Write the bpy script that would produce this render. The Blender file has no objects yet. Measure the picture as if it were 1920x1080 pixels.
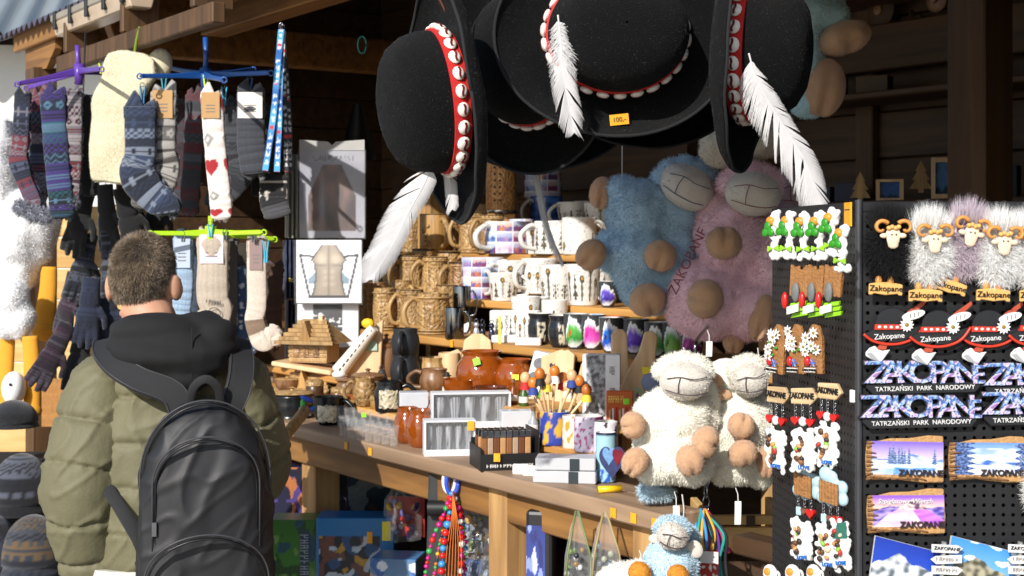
import bpy, bmesh, math, random
import numpy as np
from mathutils import Matrix, Vector, Euler, noise as mnoise

# ------------------------------------------------------------------ camera, sky, sun, exposure
SC = bpy.context.scene
COL = SC.collection
R_ = math.radians
F = 2667.0          # focal length in pixels of the 1920 px wide picture (50 mm lens)
HZ = 453.0          # horizon row
CAMZ = 1.5
cam_d = bpy.data.cameras.new("camera")
cam_d.lens = 50.0; cam_d.sensor_width = 36.0
cam_d.shift_y = -(540.0 - HZ) / 1920.0
cam_d.clip_start = 0.05; cam_d.clip_end = 600.0
cam_d.dof.use_dof = True; cam_d.dof.focus_distance = 2.15; cam_d.dof.aperture_fstop = 15.0
cam = bpy.data.objects.new("camera", cam_d); COL.objects.link(cam)
cam.location = (0, 0, CAMZ); cam.rotation_euler = (R_(90), 0, 0)
SC.camera = cam
LDIR = Vector((0.38, 0.77, -0.50)).normalized()       # the way the sunlight travels
world = bpy.data.worlds.new("World"); SC.world = world; world.use_nodes = True
wn = world.node_tree.nodes; wl = world.node_tree.links
sky = wn.new("ShaderNodeTexSky"); sky.sky_type = 'NISHITA'; sky.sun_disc = False
sky.sun_elevation = math.asin(-LDIR.z); sky.sun_rotation = math.atan2(-LDIR.x, -LDIR.y)
sky.altitude = 850; sky.dust_density = 1.5
wn["Background"].inputs[1].default_value = 0.115
wl.new(sky.outputs[0], wn["Background"].inputs[0])
sun_d = bpy.data.lights.new("sun", 'SUN'); sun_d.energy = 4.2; sun_d.angle = R_(0.5); sun_d.color = (1.0, 0.96, 0.90)
sun = bpy.data.objects.new("sun", sun_d); COL.objects.link(sun)
sun.rotation_euler = LDIR.to_track_quat('-Z', 'Y').to_euler(); sun.location = (-4, -8, 8)
SC.view_settings.view_transform = 'Standard'; SC.view_settings.look = 'None'
SC.view_settings.exposure = 0.38; SC.view_settings.gamma = 1.0; SC.view_settings.use_curve_mapping = False
SC.render.film_transparent = False
SC.cycles.use_denoising = True
SC.cycles.max_bounces = 7; SC.cycles.transparent_max_bounces = 12; SC.cycles.caustics_reflective = False; SC.cycles.caustics_refractive = False

# ------------------------------------------------------------------ helpers
RNG = random.Random(7)
def rnd(a, b): return RNG.uniform(a, b)
def s2l(c): return c / 12.92 if c <= 0.04045 else ((c + 0.055) / 1.055) ** 2.4
def hx(s):
    s = s.lstrip('#'); return tuple(s2l(int(s[i:i + 2], 16) / 255) for i in (0, 2, 4))
def P(x, y, d): return Vector(((x - 960) / F * d, d, CAMZ + (HZ - y) / F * d))
def mpx(px, d): return px * d / F
SR = Vector((0.278, 2.6)); SU = Vector((-0.565, 0.825)); SV = Vector((0.825, 0.565))
RZ = -math.atan2(0.825, 0.565)
def SW(x, w, z=0.0):
    """where the view through column x meets the upright plane w metres behind the counter edge"""
    k = (x - 960) / F; o = SR + SV * w
    t = (o.x - k * o.y) / (k * SU.y - SU.x)
    q = o + SU * t
    return Vector((q.x, q.y, z))
def ON(x, y, z=1.0):
    d = (CAMZ - z) * F / (y - HZ); return Vector(((x - 960) / F * d, d, z))
def ST(s, w, z): q = SR + SU * s + SV * w; return Vector((q.x, q.y, z))

_M = {}
def nodes(name):
    m = bpy.data.materials.new(name); m.use_nodes = True
    return m, m.node_tree.nodes, m.node_tree.links, m.node_tree.nodes["Principled BSDF"]
def setp(b, **k):
    for a, v in k.items():
        n = {'rough': 'Roughness', 'metal': 'Metallic', 'coat': 'Coat Weight', 'sheen': 'Sheen Weight', 'trans': 'Transmission Weight',
             'alpha': 'Alpha', 'sss': 'Subsurface Weight', 'spec': 'Specular IOR Level', 'ior': 'IOR', 'coatr': 'Coat Roughness'}[a]
        b.inputs[n].default_value = v
def pm(name, col, rough=.6, var=.14, vs=25, bump=0, bs=250, obj_var=0, **k):
    """plain procedural material: colour with two scales of noise, optional relief"""
    if name in _M: return _M[name]
    m, N, L, b = nodes(name)
    if isinstance(col, str): col = hx(col)
    setp(b, rough=rough, **k)
    tc = N.new("ShaderNodeTexCoord"); nz = N.new("ShaderNodeTexNoise"); nz.inputs['Scale'].default_value = vs
    nz.inputs['Detail'].default_value = 6
    L.new(tc.outputs['Object'], nz.inputs['Vector'])
    mx = N.new("ShaderNodeMix"); mx.data_type = 'RGBA'
    mx.inputs[6].default_value = (*[c * (1 - var) for c in col], 1); mx.inputs[7].default_value = (*[min(1, c * (1 + var)) for c in col], 1)
    L.new(nz.outputs[0], mx.inputs[0]); out = mx.outputs[2]
    if obj_var:
        oi = N.new("ShaderNodeObjectInfo"); mr = N.new("ShaderNodeMapRange"); mr.inputs[3].default_value = 1 - obj_var; mr.inputs[4].default_value = 1 + obj_var
        L.new(oi.outputs['Random'], mr.inputs[0]); hs = N.new("ShaderNodeHueSaturation")
        L.new(mr.outputs[0], hs.inputs['Value']); L.new(out, hs.inputs['Color']); out = hs.outputs[0]
    L.new(out, b.inputs['Base Color'])
    if bump:
        n2 = N.new("ShaderNodeTexNoise"); n2.inputs['Scale'].default_value = bs; n2.inputs['Detail'].default_value = 4
        L.new(tc.outputs['Object'], n2.inputs['Vector']); bp = N.new("ShaderNodeBump"); bp.inputs['Strength'].default_value = bump
        bp.inputs['Distance'].default_value = .004
        L.new(n2.outputs[0], bp.inputs['Height']); L.new(bp.outputs[0], b.inputs['Normal'])
    rr = N.new("ShaderNodeMapRange"); rr.inputs[3].default_value = max(.02, rough - .08); rr.inputs[4].default_value = min(1, rough + .08)
    L.new(nz.outputs[0], rr.inputs[0]); L.new(rr.outputs[0], b.inputs['Roughness'])
    _M[name] = m; return m
def wood(name, c1, c2, axis=0, sc=1.0, rough=.65, obj_var=.18, bump=.25, **k):
    if name in _M: return _M[name]
    m, N, L, b = nodes(name); setp(b, rough=rough, **k)
    c1 = hx(c1); c2 = hx(c2)
    tc = N.new("ShaderNodeTexCoord"); mp = N.new("ShaderNodeMapping"); s = [34 * sc] * 3; s[axis] = 2.2 * sc
    mp.inputs['Scale'].default_value = s; oi = N.new("ShaderNodeObjectInfo"); ad = N.new("ShaderNodeVectorMath"); ad.operation = 'MULTIPLY_ADD'
    ad.inputs[1].default_value = (1, 1, 1); cb = N.new("ShaderNodeCombineXYZ"); ml = N.new("ShaderNodeMath"); ml.operation = 'MULTIPLY'; ml.inputs[1].default_value = 37
    L.new(oi.outputs['Random'], ml.inputs[0]); [L.new(ml.outputs[0], cb.inputs[i]) for i in range(3)]
    L.new(tc.outputs['Object'], ad.inputs[0]); L.new(cb.outputs[0], ad.inputs[2]); L.new(ad.outputs[0], mp.inputs['Vector'])
    nz = N.new("ShaderNodeTexNoise"); nz.inputs['Scale'].default_value = 1; nz.inputs['Detail'].default_value = 5; nz.inputs['Distortion'].default_value = .9
    L.new(mp.outputs[0], nz.inputs['Vector'])
    n3 = N.new("ShaderNodeTexNoise"); n3.inputs['Scale'].default_value = 5 * sc; L.new(ad.outputs[0], n3.inputs['Vector'])
    cr = N.new("ShaderNodeValToRGB"); cr.color_ramp.elements[0].position = .34; cr.color_ramp.elements[1].position = .66
    cr.color_ramp.elements[0].color = (*c1, 1); cr.color_ramp.elements[1].color = (*c2, 1); L.new(nz.outputs[0], cr.inputs[0])
    mr = N.new("ShaderNodeMapRange"); mr.inputs[3].default_value = 1 - obj_var; mr.inputs[4].default_value = 1 + obj_var * .6
    L.new(oi.outputs['Random'], mr.inputs[0]); m2 = N.new("ShaderNodeMath"); m2.operation = 'MULTIPLY'
    r3 = N.new("ShaderNodeMapRange"); r3.inputs[3].default_value = .72; r3.inputs[4].default_value = 1.22; L.new(n3.outputs[0], r3.inputs[0])
    L.new(mr.outputs[0], m2.inputs[0]); L.new(r3.outputs[0], m2.inputs[1])
    hs = N.new("ShaderNodeHueSaturation"); L.new(m2.outputs[0], hs.inputs['Value']); L.new(cr.outputs[0], hs.inputs['Color'])
    L.new(hs.outputs[0], b.inputs['Base Color'])
    bp = N.new("ShaderNodeBump"); bp.inputs['Strength'].default_value = bump; bp.inputs['Distance'].default_value = .002
    L.new(nz.outputs[0], bp.inputs['Height']); L.new(bp.outputs[0], b.inputs['Normal'])
    _M[name] = m; return m
def vcm(name, rough=.6, bump=0, bs=300, var=.10, vs=60, **k):
    """printed, knitted or painted surface: the pattern is the thing's own colour, stored per vertex"""
    if name in _M: return _M[name]
    m, N, L, b = nodes(name); setp(b, rough=rough, **k)
    at = N.new("ShaderNodeAttribute"); at.attribute_name = 'Col'
    tc = N.new("ShaderNodeTexCoord"); nz = N.new("ShaderNodeTexNoise"); nz.inputs['Scale'].default_value = vs
    L.new(tc.outputs['Object'], nz.inputs['Vector']); mr = N.new("ShaderNodeMapRange"); mr.inputs[3].default_value = 1 - var; mr.inputs[4].default_value = 1 + var
    L.new(nz.outputs[0], mr.inputs[0]); hs = N.new("ShaderNodeHueSaturation"); L.new(mr.outputs[0], hs.inputs['Value']); L.new(at.outputs['Color'], hs.inputs['Color'])
    L.new(hs.outputs[0], b.inputs['Base Color'])
    if bump:
        n2 = N.new("ShaderNodeTexNoise"); n2.inputs['Scale'].default_value = bs; L.new(tc.outputs['Object'], n2.inputs['Vector'])
        bp = N.new("ShaderNodeBump"); bp.inputs['Strength'].default_value = bump; bp.inputs['Distance'].default_value = .003
        L.new(n2.outputs[0], bp.inputs['Height']); L.new(bp.outputs[0], b.inputs['Normal'])
    _M[name] = m; return m
def glass(name, col=(1, 1, 1), rough=.03, alpha=.28):
    """thin clear plastic or glass: mostly see-through with a sharp gloss"""
    if name in _M: return _M[name]
    m, N, L, b = nodes(name); setp(b, rough=rough, alpha=alpha, spec=.9); b.inputs['Base Color'].default_value = (*col, 1)
    lw = N.new("ShaderNodeLayerWeight"); lw.inputs[0].default_value = .35; mr = N.new("ShaderNodeMapRange")
    mr.inputs[3].default_value = alpha * .5; mr.inputs[4].default_value = min(1, alpha * 2.6); L.new(lw.outputs['Facing'], mr.inputs[0]); L.new(mr.outputs[0], b.inputs['Alpha'])
    _M[name] = m; return m

class G:
    """collects shapes for ONE mesh object"""
    def __init__(s): s.v = []; s.f = []; s.mi = []; s.c = []; s.col = None
    def add(s, vs, fs, m=0, xf=None, col=None):
        o = len(s.v)
        s.v += [tuple(xf @ Vector(p)) for p in vs] if xf is not None else [tuple(p) for p in vs]
        s.f += [tuple(i + o for i in f) for f in fs]; s.mi += [m] * len(fs)
        if col is not None:
            while len(s.c) < o: s.c.append((.5, .5, .5))
            if isinstance(col[0], (int, float)): s.c += [col] * len(vs)
            else: s.c += list(col)
        return s
    def box(s, x0, x1, y0, y1, z0, z1, m=0, xf=None, col=None):
        vs = [(x, y, z) for z in (z0, z1) for y in (y0, y1) for x in (x0, x1)]
        return s.add(vs, [(0, 2, 3, 1), (4, 5, 7, 6), (0, 1, 5, 4), (2, 6, 7, 3), (0, 4, 6, 2), (1, 3, 7, 5)], m, xf, col)
    def lathe(s, prof, n=24, m=0, xf=None, sx=1, sy=1, cap=True, col=None, fn=None):
        vs = []; fs = []; cs = []
        for j, (r, z) in enumerate(prof):
            for i in range(n):
                a = 2 * math.pi * i / n; rr = r * (fn(a, z) if fn else 1)
                vs.append((rr * math.cos(a) * sx, rr * math.sin(a) * sy, z))
                if callable(col): cs.append(col(i / n, j / (len(prof) - 1), z))
        for j in range(len(prof) - 1):
            for i in range(n):
                k = (i + 1) % n; fs.append((j * n + i, j * n + k, j * n + n + k, j * n + n + i))
        if cap:
            fs.append(tuple(range(n - 1, -1, -1))); fs.append(tuple((len(prof) - 1) * n + i for i in range(n)))
        return s.add(vs, fs, m, xf, cs if callable(col) else col)
    def tube(s, pts, r, n=8, m=0, xf=None, flat=1.0, up=None, col=None, cap=True):
        pts = [Vector(p) for p in pts]; N_ = len(pts)
        rs = r if isinstance(r, (list, tuple)) else [r] * N_
        vs = []; fs = []; ref = Vector(up) if up else None; cs = []
        for j in range(N_):
            t = (pts[min(j + 1, N_ - 1)] - pts[max(j - 1, 0)])
            t = t.normalized() if t.length > 1e-9 else Vector((0, 0, 1))
            if ref is None: ref = Vector((0, 0, 1)) if abs(t.z) < .9 else Vector((1, 0, 0))
            a = ref.cross(t)
            a = a.normalized() if a.length > 1e-6 else t.orthogonal().normalized()
            b = t.cross(a).normalized()
            if not up: ref = b
            for i in range(n):
                th = 2 * math.pi * i / n
                vs.append(pts[j] + a * (rs[j] * math.cos(th)) + b * (rs[j] * flat * math.sin(th)))
                if callable(col): cs.append(col(i / n, j / max(1, N_ - 1)))
        for j in range(N_ - 1):
            for i in range(n):
                k = (i + 1) % n; fs.append((j * n + i, j * n + k, j * n + n + k, j * n + n + i))
        if cap: fs.append(tuple(range(n - 1, -1, -1))); fs.append(tuple((N_ - 1) * n + i for i in range(n)))
        return s.add(vs, fs, m, xf, cs if callable(col) else col)
    def sph(s, c, r, n=14, m=0, xf=None, col=None):
        r = (r, r, r) if isinstance(r, (int, float)) else r
        h = max(4, n // 2); vs = [(c[0], c[1], c[2] - r[2])]; fs = []
        for j in range(1, h):
            ph = math.pi * j / h
            for i in range(n):
                a = 2 * math.pi * i / n
                vs.append((c[0] + r[0] * math.sin(ph) * math.cos(a), c[1] + r[1] * math.sin(ph) * math.sin(a), c[2] - r[2] * math.cos(ph)))
        vs.append((c[0], c[1], c[2] + r[2])); T = len(vs) - 1
        for i in range(n):
            k = (i + 1) % n; fs.append((0, 1 + k, 1 + i)); fs.append((T, 1 + (h - 2) * n + i, 1 + (h - 2) * n + k))
            for j in range(h - 2): fs.append((1 + j * n + i, 1 + j * n + k, 1 + (j + 1) * n + k, 1 + (j + 1) * n + i))
        return s.add(vs, fs, m, xf, col)
    def prism(s, poly, t, m=0, xf=None, col=None, y0=0.0):
        """outline in x,z extruded along y from y0 to y0+t"""
        n = len(poly); vs = [(x, y0, z) for x, z in poly] + [(x, y0 + t, z) for x, z in poly]
        A = sum(poly[i][0] * poly[(i + 1) % n][1] - poly[(i + 1) % n][0] * poly[i][1] for i in range(n))
        fs = [tuple(range(n)), tuple(range(2 * n - 1, n - 1, -1))] + [(i, n + i, n + (i + 1) % n, (i + 1) % n) for i in range(n)]
        if A < 0: fs = [tuple(reversed(f)) for f in fs]
        return s.add(vs, fs, m, xf, col)
    def grid(s, nx, ny, pf, cf=None, m=0, xf=None, closed=False):
        """sheet of nx by ny quads; pf(u,v)->point, cf(u,v)->colour"""
        vs = [pf(i / nx, j / ny) for j in range(ny + 1) for i in range(nx + 1)]
        fs = [(j * (nx + 1) + i, j * (nx + 1) + i + 1, (j + 1) * (nx + 1) + i + 1, (j + 1) * (nx + 1) + i) for j in range(ny) for i in range(nx)]
        cs = [cf(i / nx, j / ny) for j in range(ny + 1) for i in range(nx + 1)] if cf else None
        return s.add(vs, fs, m, xf, cs)
    def build(s, name, mats, parent=None, smooth=None, bevel=0, world=False, seg=1):
        me = bpy.data.meshes.new(name); me.from_pydata(s.v, [], s.f); me.update()
        for mm in (mats if isinstance(mats, (list, tuple)) else [mats]): me.materials.append(mm)
        if any(s.mi): me.polygons.foreach_set('material_index', s.mi)
        if s.c:
            while len(s.c) < len(s.v): s.c.append((.5, .5, .5))
            ca = me.color_attributes.new('Col', 'FLOAT_COLOR', 'POINT')
            ca.data.foreach_set('color', np.concatenate([np.array(s.c, dtype=np.float32)[:, :3], np.ones((len(s.v), 1), np.float32)], axis=1).ravel())
        if smooth is not None:
            me.shade_smooth()
            if smooth < 180: me.set_sharp_from_angle(angle=R_(smooth))
        return link(me, name, parent, bevel, world, seg)
def link(me, name, parent=None, bevel=0, world=False, seg=1):
    o = bpy.data.objects.new(name, me); COL.objects.link(o)
    if parent is not None:
        o.parent = parent
        if world: o.location = -wloc(parent)
    if bevel:
        bv = o.modifiers.new('bevel', 'BEVEL'); bv.width = bevel; bv.segments = seg; bv.limit_method = 'ANGLE'; bv.angle_limit = R_(40)
    return o
def wloc(o):
    l = o.location.copy()
    while o.parent: o = o.parent; l = l + o.location
    return l
def tag(o, label, cat, group=None, kind=None):
    if label: o['label'] = label
    if cat: o['category'] = cat
    if group: o['group'] = group
    if kind: o['kind'] = kind
    return o
def thing(name, label, cat, loc=(0, 0, 0), rz=0.0, group=None, rot=None):
    o = bpy.data.objects.new(name, None); COL.objects.link(o); o.empty_display_size = .02
    o.location = loc; o.rotation_euler = rot if rot is not None else (0, 0, rz)
    return tag(o, label, cat, group)
def struct(o): o['kind'] = 'structure'; return o
def copy_tree(o, parent=None):
    c = o.copy(); COL.objects.link(c)
    if parent: c.parent = parent
    for ch in list(o.children): copy_tree(ch, c)
    return c
_T = {}
def text_mesh(s, size, ext=.0008, fn=None, align='CENTER', space=1.0, shear=0, off=0):
    cu = bpy.data.curves.new('t', 'FONT'); cu.body = s; cu.size = size; cu.extrude = ext; cu.align_x = align; cu.align_y = 'CENTER'
    cu.resolution_u = 3; cu.space_character = space; cu.shear = shear; cu.offset = off
    o = bpy.data.objects.new('t', cu); COL.objects.link(o)
    dg = bpy.context.evaluated_depsgraph_get(); me = bpy.data.meshes.new_from_object(o.evaluated_get(dg))
    bpy.data.objects.remove(o); bpy.data.curves.remove(cu)
    return me
def text(s, size, mat, parent, xf=None, name='lettering', world=False, **k):
    """lettering in the x,z plane facing -y"""
    key = (s, size, tuple(sorted(k.items())), mat.name)
    if key not in _T:
        me = text_mesh(s, size, **k); me.materials.clear(); me.materials.append(mat)
        me.transform(Matrix.Rotation(R_(90), 4, 'X')); _T[key] = me
    o = link(_T[key], name, parent)
    if xf is not None:
        if world: o.matrix_basis = Matrix.Translation(-wloc(parent)) @ xf
        else: o.matrix_basis = xf
    return o
def remesh(g, voxel, it=6, fac=.5):
    """fuse the collected shapes into one continuous skin"""
    me = bpy.data.meshes.new('r'); me.from_pydata(g.v, [], g.f); o = bpy.data.objects.new('r', me); COL.objects.link(o)
    md = o.modifiers.new('r', 'REMESH'); md.mode = 'VOXEL'; md.voxel_size = voxel
    sm = o.modifiers.new('s', 'SMOOTH'); sm.factor = fac; sm.iterations = it
    dg = bpy.context.evaluated_depsgraph_get(); out = bpy.data.meshes.new_from_object(o.evaluated_get(dg))
    bpy.data.objects.remove(o); bpy.data.meshes.remove(me); return out
def mesh_arrays(me):
    n = len(me.vertices); co = np.empty(n * 3, np.float32); no = np.empty(n * 3, np.float32)
    me.vertices.foreach_get('co', co); me.vertices.foreach_get('normal', no); return co.reshape(-1, 3), no.reshape(-1, 3)
def set_co(me, co): me.vertices.foreach_set('co', np.ascontiguousarray(co, np.float32).ravel()); me.update()
def fur(me, n, length, width, seed=1, droop=.35, jit=.5, mask=None, curl=.4, flow=None):
    """thin tapering strands growing from the faces of a mesh: returns a G"""
    rs = np.random.RandomState(seed); me.calc_loop_triangles()
    tri = np.empty(len(me.loop_triangles) * 3, np.int32); me.loop_triangles.foreach_get('vertices', tri); tri = tri.reshape(-1, 3)
    co, no = mesh_arrays(me); a, b, c = co[tri[:, 0]], co[tri[:, 1]], co[tri[:, 2]]
    ar = np.linalg.norm(np.cross(b - a, c - a), axis=1)
    if mask is not None: ar = ar * mask((a + b + c) / 3)
    idx = rs.choice(len(tri), n, p=ar / ar.sum()); r1 = np.sqrt(rs.rand(n, 1)); r2 = rs.rand(n, 1)
    p = a[idx] * (1 - r1) + b[idx] * r1 * (1 - r2) + c[idx] * r1 * r2
    nn = no[tri[idx, 0]]
    d = nn + rs.randn(n, 3) * jit * .5; d[:, 2] -= droop
    if flow is not None: d = d + flow(p, nn)
    d /= np.linalg.norm(d, axis=1, keepdims=True)
    L = length * (.5 + rs.rand(n, 1)); side = np.cross(d, rs.randn(n, 3)); side /= np.linalg.norm(side, axis=1, keepdims=True) + 1e-9
    d2 = d + rs.randn(n, 3) * curl; d2[:, 2] -= droop * .6; d2 /= np.linalg.norm(d2, axis=1, keepdims=True)
    base = p - nn * length * .12; mid = base + d * L * .55; tip = mid + d2 * L * .5; w = width * (.6 + .8 * rs.rand(n, 1))
    vs = np.stack([base - side * w, base + side * w, mid + side * w * .7, mid - side * w * .7, tip], axis=1).reshape(-1, 3)
    g = G(); g.v = vs; g.f = []; return vs, n
def fur_object(me, name, n, length, width, mat, parent, world=True, **k):
    vs, n = fur(me, n, length, width, **k)
    o = np.arange(n)[:, None] * 5; q = (o + np.array([[0, 1, 2, 3]])); t = (o + np.array([[3, 2, 4]]))
    m = bpy.data.meshes.new(name); m.vertices.add(n * 5); m.vertices.foreach_set('co', vs.astype(np.float32).ravel())
    m.loops.add(n * 7); m.loops.foreach_set('vertex_index', np.concatenate([q, t], axis=1).ravel().astype(np.int32))
    st = (np.arange(n)[:, None] * 7 + np.array([[0, 4]])).ravel().astype(np.int32)
    m.polygons.add(n * 2); m.polygons.foreach_set('loop_start', st); m.update(calc_edges=True); m.validate()
    m.materials.append(mat); m.shade_smooth()
    ob = link(m, name, parent, world=world); ob['kind'] = 'stuff'; return ob
def scribble(parent, w, h, mat, xf, n=7, seed=1, name='small_print'):
    """print too small to read: a row of letter-sized strokes in the x,z plane facing -y"""
    r_ = random.Random(seed); g = G(); cw = w / n
    for i in range(n):
        x0 = -w / 2 + i * cw; k = r_.randrange(4); t = cw * .2
        g.box(x0 + cw * .12, x0 + cw * .12 + t, -.0006, 0, -h / 2, h / 2, xf=xf)
        if k != 1: g.box(x0 + cw * .62, x0 + cw * .62 + t, -.0006, 0, -h / 2 if k else 0, h / 2, xf=xf)
        g.box(x0 + cw * .32 + .00001, x0 + cw * .62, -.0005, 0, -h * .08, h * .1, xf=xf)
        if k == 2: g.box(x0 + cw * .32, x0 + cw * .62, -.0005, 0, h * .34, h * .5, xf=xf)
    return g.build(name, mat, parent)
def lerp(a, b, t): return a + (b - a) * t
def mixc(a, b, t): t = min(1, max(0, t)); return tuple(x + (y - x) * t for x, y in zip(a, b))
def sstep(a, b, x):
    t = min(1, max(0, (x - a) / (b - a))); return t * t * (3 - 2 * t)
def n1(x, s=0): return mnoise.noise((x, s * 7.13, s * 3.7))
def n2d(x, y, s=0): return mnoise.noise((x, y, s * 5.31))
def catmull(pts, n=6):
    pts = [Vector(p) for p in pts]; out = []
    for i in range(len(pts) - 1):
        p0 = pts[max(0, i - 1)]; p1 = pts[i]; p2 = pts[i + 1]; p3 = pts[min(len(pts) - 1, i + 2)]
        for k in range(n):
            t = k / n; out.append(.5 * ((2 * p1) + (p2 - p0) * t + (2 * p0 - 5 * p1 + 4 * p2 - p3) * t * t + (3 * p1 - p0 - 3 * p2 + p3) * t ** 3))
    out.append(pts[-1]); return out
def TR(loc, rot=(0, 0, 0), sc=1.0):
    return Matrix.LocRotScale(Vector(loc), Euler(rot), Vector((sc, sc, sc)) if isinstance(sc, (int, float)) else Vector(sc))
def frame(axis, up=(0, 0, 1)):
    """rotation whose local z is axis"""
    z = Vector(axis).normalized(); x = Vector(up).cross(z)
    x = x.normalized() if x.length > 1e-5 else Vector((1, 0, 0)); y = z.cross(x)
    return Matrix((x, y, z)).transposed().to_4x4()

# ------------------------------------------------------------------ shared materials
W_beam = wood('beam_wood', '#75502a', '#a0723a', 0, .8, obj_var=.15)
W_beamz = wood('post_wood', '#9a7347', '#c39a63', 2, .8, obj_var=.12)
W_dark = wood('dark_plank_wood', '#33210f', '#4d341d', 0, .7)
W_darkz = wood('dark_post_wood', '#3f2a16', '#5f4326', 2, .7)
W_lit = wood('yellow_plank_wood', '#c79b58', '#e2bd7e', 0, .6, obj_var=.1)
W_top = wood('counter_wood', '#8a6f56', '#ad9074', 0, .7, rough=.55)
W_shelf = wood('shelf_wood', '#a8763c', '#c8954f', 0, .8)
W_mug = wood('mug_wood', '#8c6a40', '#bd9a66', 2, 2.2, rough=.45, obj_var=.14)
W_mugd = wood('mug_wood_dark', '#8a6434', '#b78d52', 2, 2.2, rough=.45, obj_var=.14)
W_pale = wood('pale_board_wood', '#d0aa7c', '#e6c69c', 2, 1.2, rough=.6, obj_var=.08)
W_brn = wood('turned_brown_wood', '#6a4a32', '#8e6848', 2, 1.5, rough=.4, obj_var=.1)
black_pl = pm('black_plastic', '#1a1a1c', .45, .2)
white_pl = pm('white_paint', '#e8e6e2', .5, .05)
red_p = pm('red_paint', '#b8221c', .35, .1)
steel = pm('brushed_steel', '#9a9ca0', .22, .05, metal=1.0)
gold_tag = pm('orange_price_paper', '#f0a41a', .6, .05)
lime_tag = pm('lime_price_paper', '#8fe02c', .6, .05)
yel_tag = pm('yellow_price_paper', '#f2e02c', .6, .05)
ink = pm('black_ink', '#15130f', .6, .1)
clear = glass('clear_glass', (.75, .77, .78), alpha=.085, rough=.01)
film = glass('clear_film', rough=.08, alpha=.14)
VC = vcm('printed_surface', .4)
VCM = vcm('printed_matte', .75)
KNIT = vcm('knitted_wool', .95, bump=.5, bs=420, var=.22, vs=160, sheen=.3)
# ------------------------------------------------------------------ ground and distance
g = G(); g.grid(60, 60, lambda u, v: ((u - .5) * 160, (v - .3) * 160, 0.0))
gm = pm('paving', '#a9a49b', .8, .25, 3, bump=.5, bs=60)
struct(g.build('ground', gm))
def hill(u, v):
    x = -130 + 200 * u; y = 45 + 110 * v
    return (x, y, -.5 + 26 * sstep(0, 1, v) * (.75 + .35 * n1(u * 5, 2)) + 2.2 * n2d(u * 14, v * 9, 1) * v)
g = G(); g.grid(60, 40, hill)
struct(g.build('snowy_hill', pm('hill_snow', '#eef0f4', .7, .06, .3, bump=.3, bs=2), smooth=180))
# neighbouring hut whose grey sheet roof shows over the eave
hut = thing('neighbour_hut', 'neighbouring hut with grey corrugated sheet roof behind the stall eave', 'hut', (-3.6, 9.2, 0), R_(12))
def corr(nx, L, D, rise, amp, pitch):
    def f(u, v): return ((u - .5) * L, (v) * D, rise * v + amp * math.sin(2 * math.pi * u * L / pitch))
    return f
g = G(); g.grid(220, 2, corr(220, 4.6, 2.6, 1.1, .03, .16)); g.build('roof_sheet', pm('grey_sheet', '#8f989c', .45, .12, 6, metal=.3), hut, 180).location = (0, -.5, 2.80)
g = G(); g.box(-2.1, 2.1, 0, .12, 0, 2.78); g.build('front_wall', pm('snow_white', '#e6e4e0', .8, .05), hut)  # wall made white to stand in for the bright snow beyond
g = G(); g.box(-2.1, 2.1, 1.9, 2.0, 0, 3.4); g.build('rear_wall', W_dark, hut)
g = G(); g.box(-.16, -.02, -.1, .0, 2.2, 3.6); g.build('flue_pipe', pm('cream_pipe', '#d8cfb0', .5), hut).location = (.62, 1.2, .7)

# ------------------------------------------------------------------ the stall: counter, shelves, posts, walls, roof
stall = thing('market_stall', 'open timber souvenir stall with counter, stepped shelves and sloping sheet roof', 'market stall', (SR.x, SR.y, 0), RZ)
def sb(name, s0, s1, w0, w1, z0, z1, mat, bevel=.004, parent=None):
    g = G(); cx, cy, cz = -(s0 + s1) / 2, (w0 + w1) / 2, (z0 + z1) / 2
    hxx, hy, hz = abs(s1 - s0) / 2, abs(w1 - w0) / 2, abs(z1 - z0) / 2
    g.box(-hxx, hxx, -hy, hy, -hz, hz); o = g.build(name, mat, parent or stall, bevel=bevel)
    o.location = (cx, cy, cz); return o
# counter boards, each its own piece
top = None
for i, (w0, w1) in enumerate(((0, .10), (.103, .17), (.173, .34), (.343, .50), (.503, .66), (.663, .82))):
    o = sb('counter_board', (0.0, .18)[i] if i < 2 else .35 + .012 * i, 3.3, w0, w1, .965 + .001 * (i % 2), .998 + .002 * (i % 2 == 0), W_top)
sb('apron_rail', .0, 3.2, .035, .065, .89, .963, W_beam)
sb('counter_leg', .06, .13, .03, .10, 0, .962, W_beamz)
sb('counter_leg', .56, .63, .03, .098, 0, .962, W_beamz)
sb('counter_leg', 1.52, 1.60, .05, .13, 0, .962, W_beamz)
sb('counter_leg', 3.0, 3.1, .04, .12, 0, .962, W_beamz)
sb('counter_leg', .40, .47, .7, .77, 0, .962, W_beamz)
sb('counter_leg', 1.6, 1.7, .7, .77, 0, .962, W_beamz)
sb('end_rail', -.50, -.07, .10, .15, .93, .965, W_dark)
sb('shade_board', -1.1, .12, .022, .045, 2.02, 2.34, W_beam)  # added out of view to keep the sun off the post
sb('low_shelf', .4, 3.2, .10, .78, .30, .325, W_dark)
sb('low_shelf', .4, 3.2, .16, .78, .66, .68, W_dark)
sb('base_board', .36, 3.3, .84, .87, 0, .96, W_dark)
sb('counter_riser', .40, 2.2, .14, .236, 1.032, 1.05, W_shelf)
for s_ in (.45, 1.2, 2.15): sb('riser_support', s_ - .012, s_ + .012, .15, .23, 1.002, 1.03, W_shelf)
sb('counter_riser', .40, 2.3, .24, .438, 1.08, 1.10, W_shelf)
for s_ in (.45, .9, 1.6, 2.25): sb('riser_support', s_ - .012, s_ + .012, .27, .42, 1.002, 1.078, W_shelf)
STEPS = [(.45, 1.222), (.70, 1.32), (.95, 1.46), (1.2, 1.55)]
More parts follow.
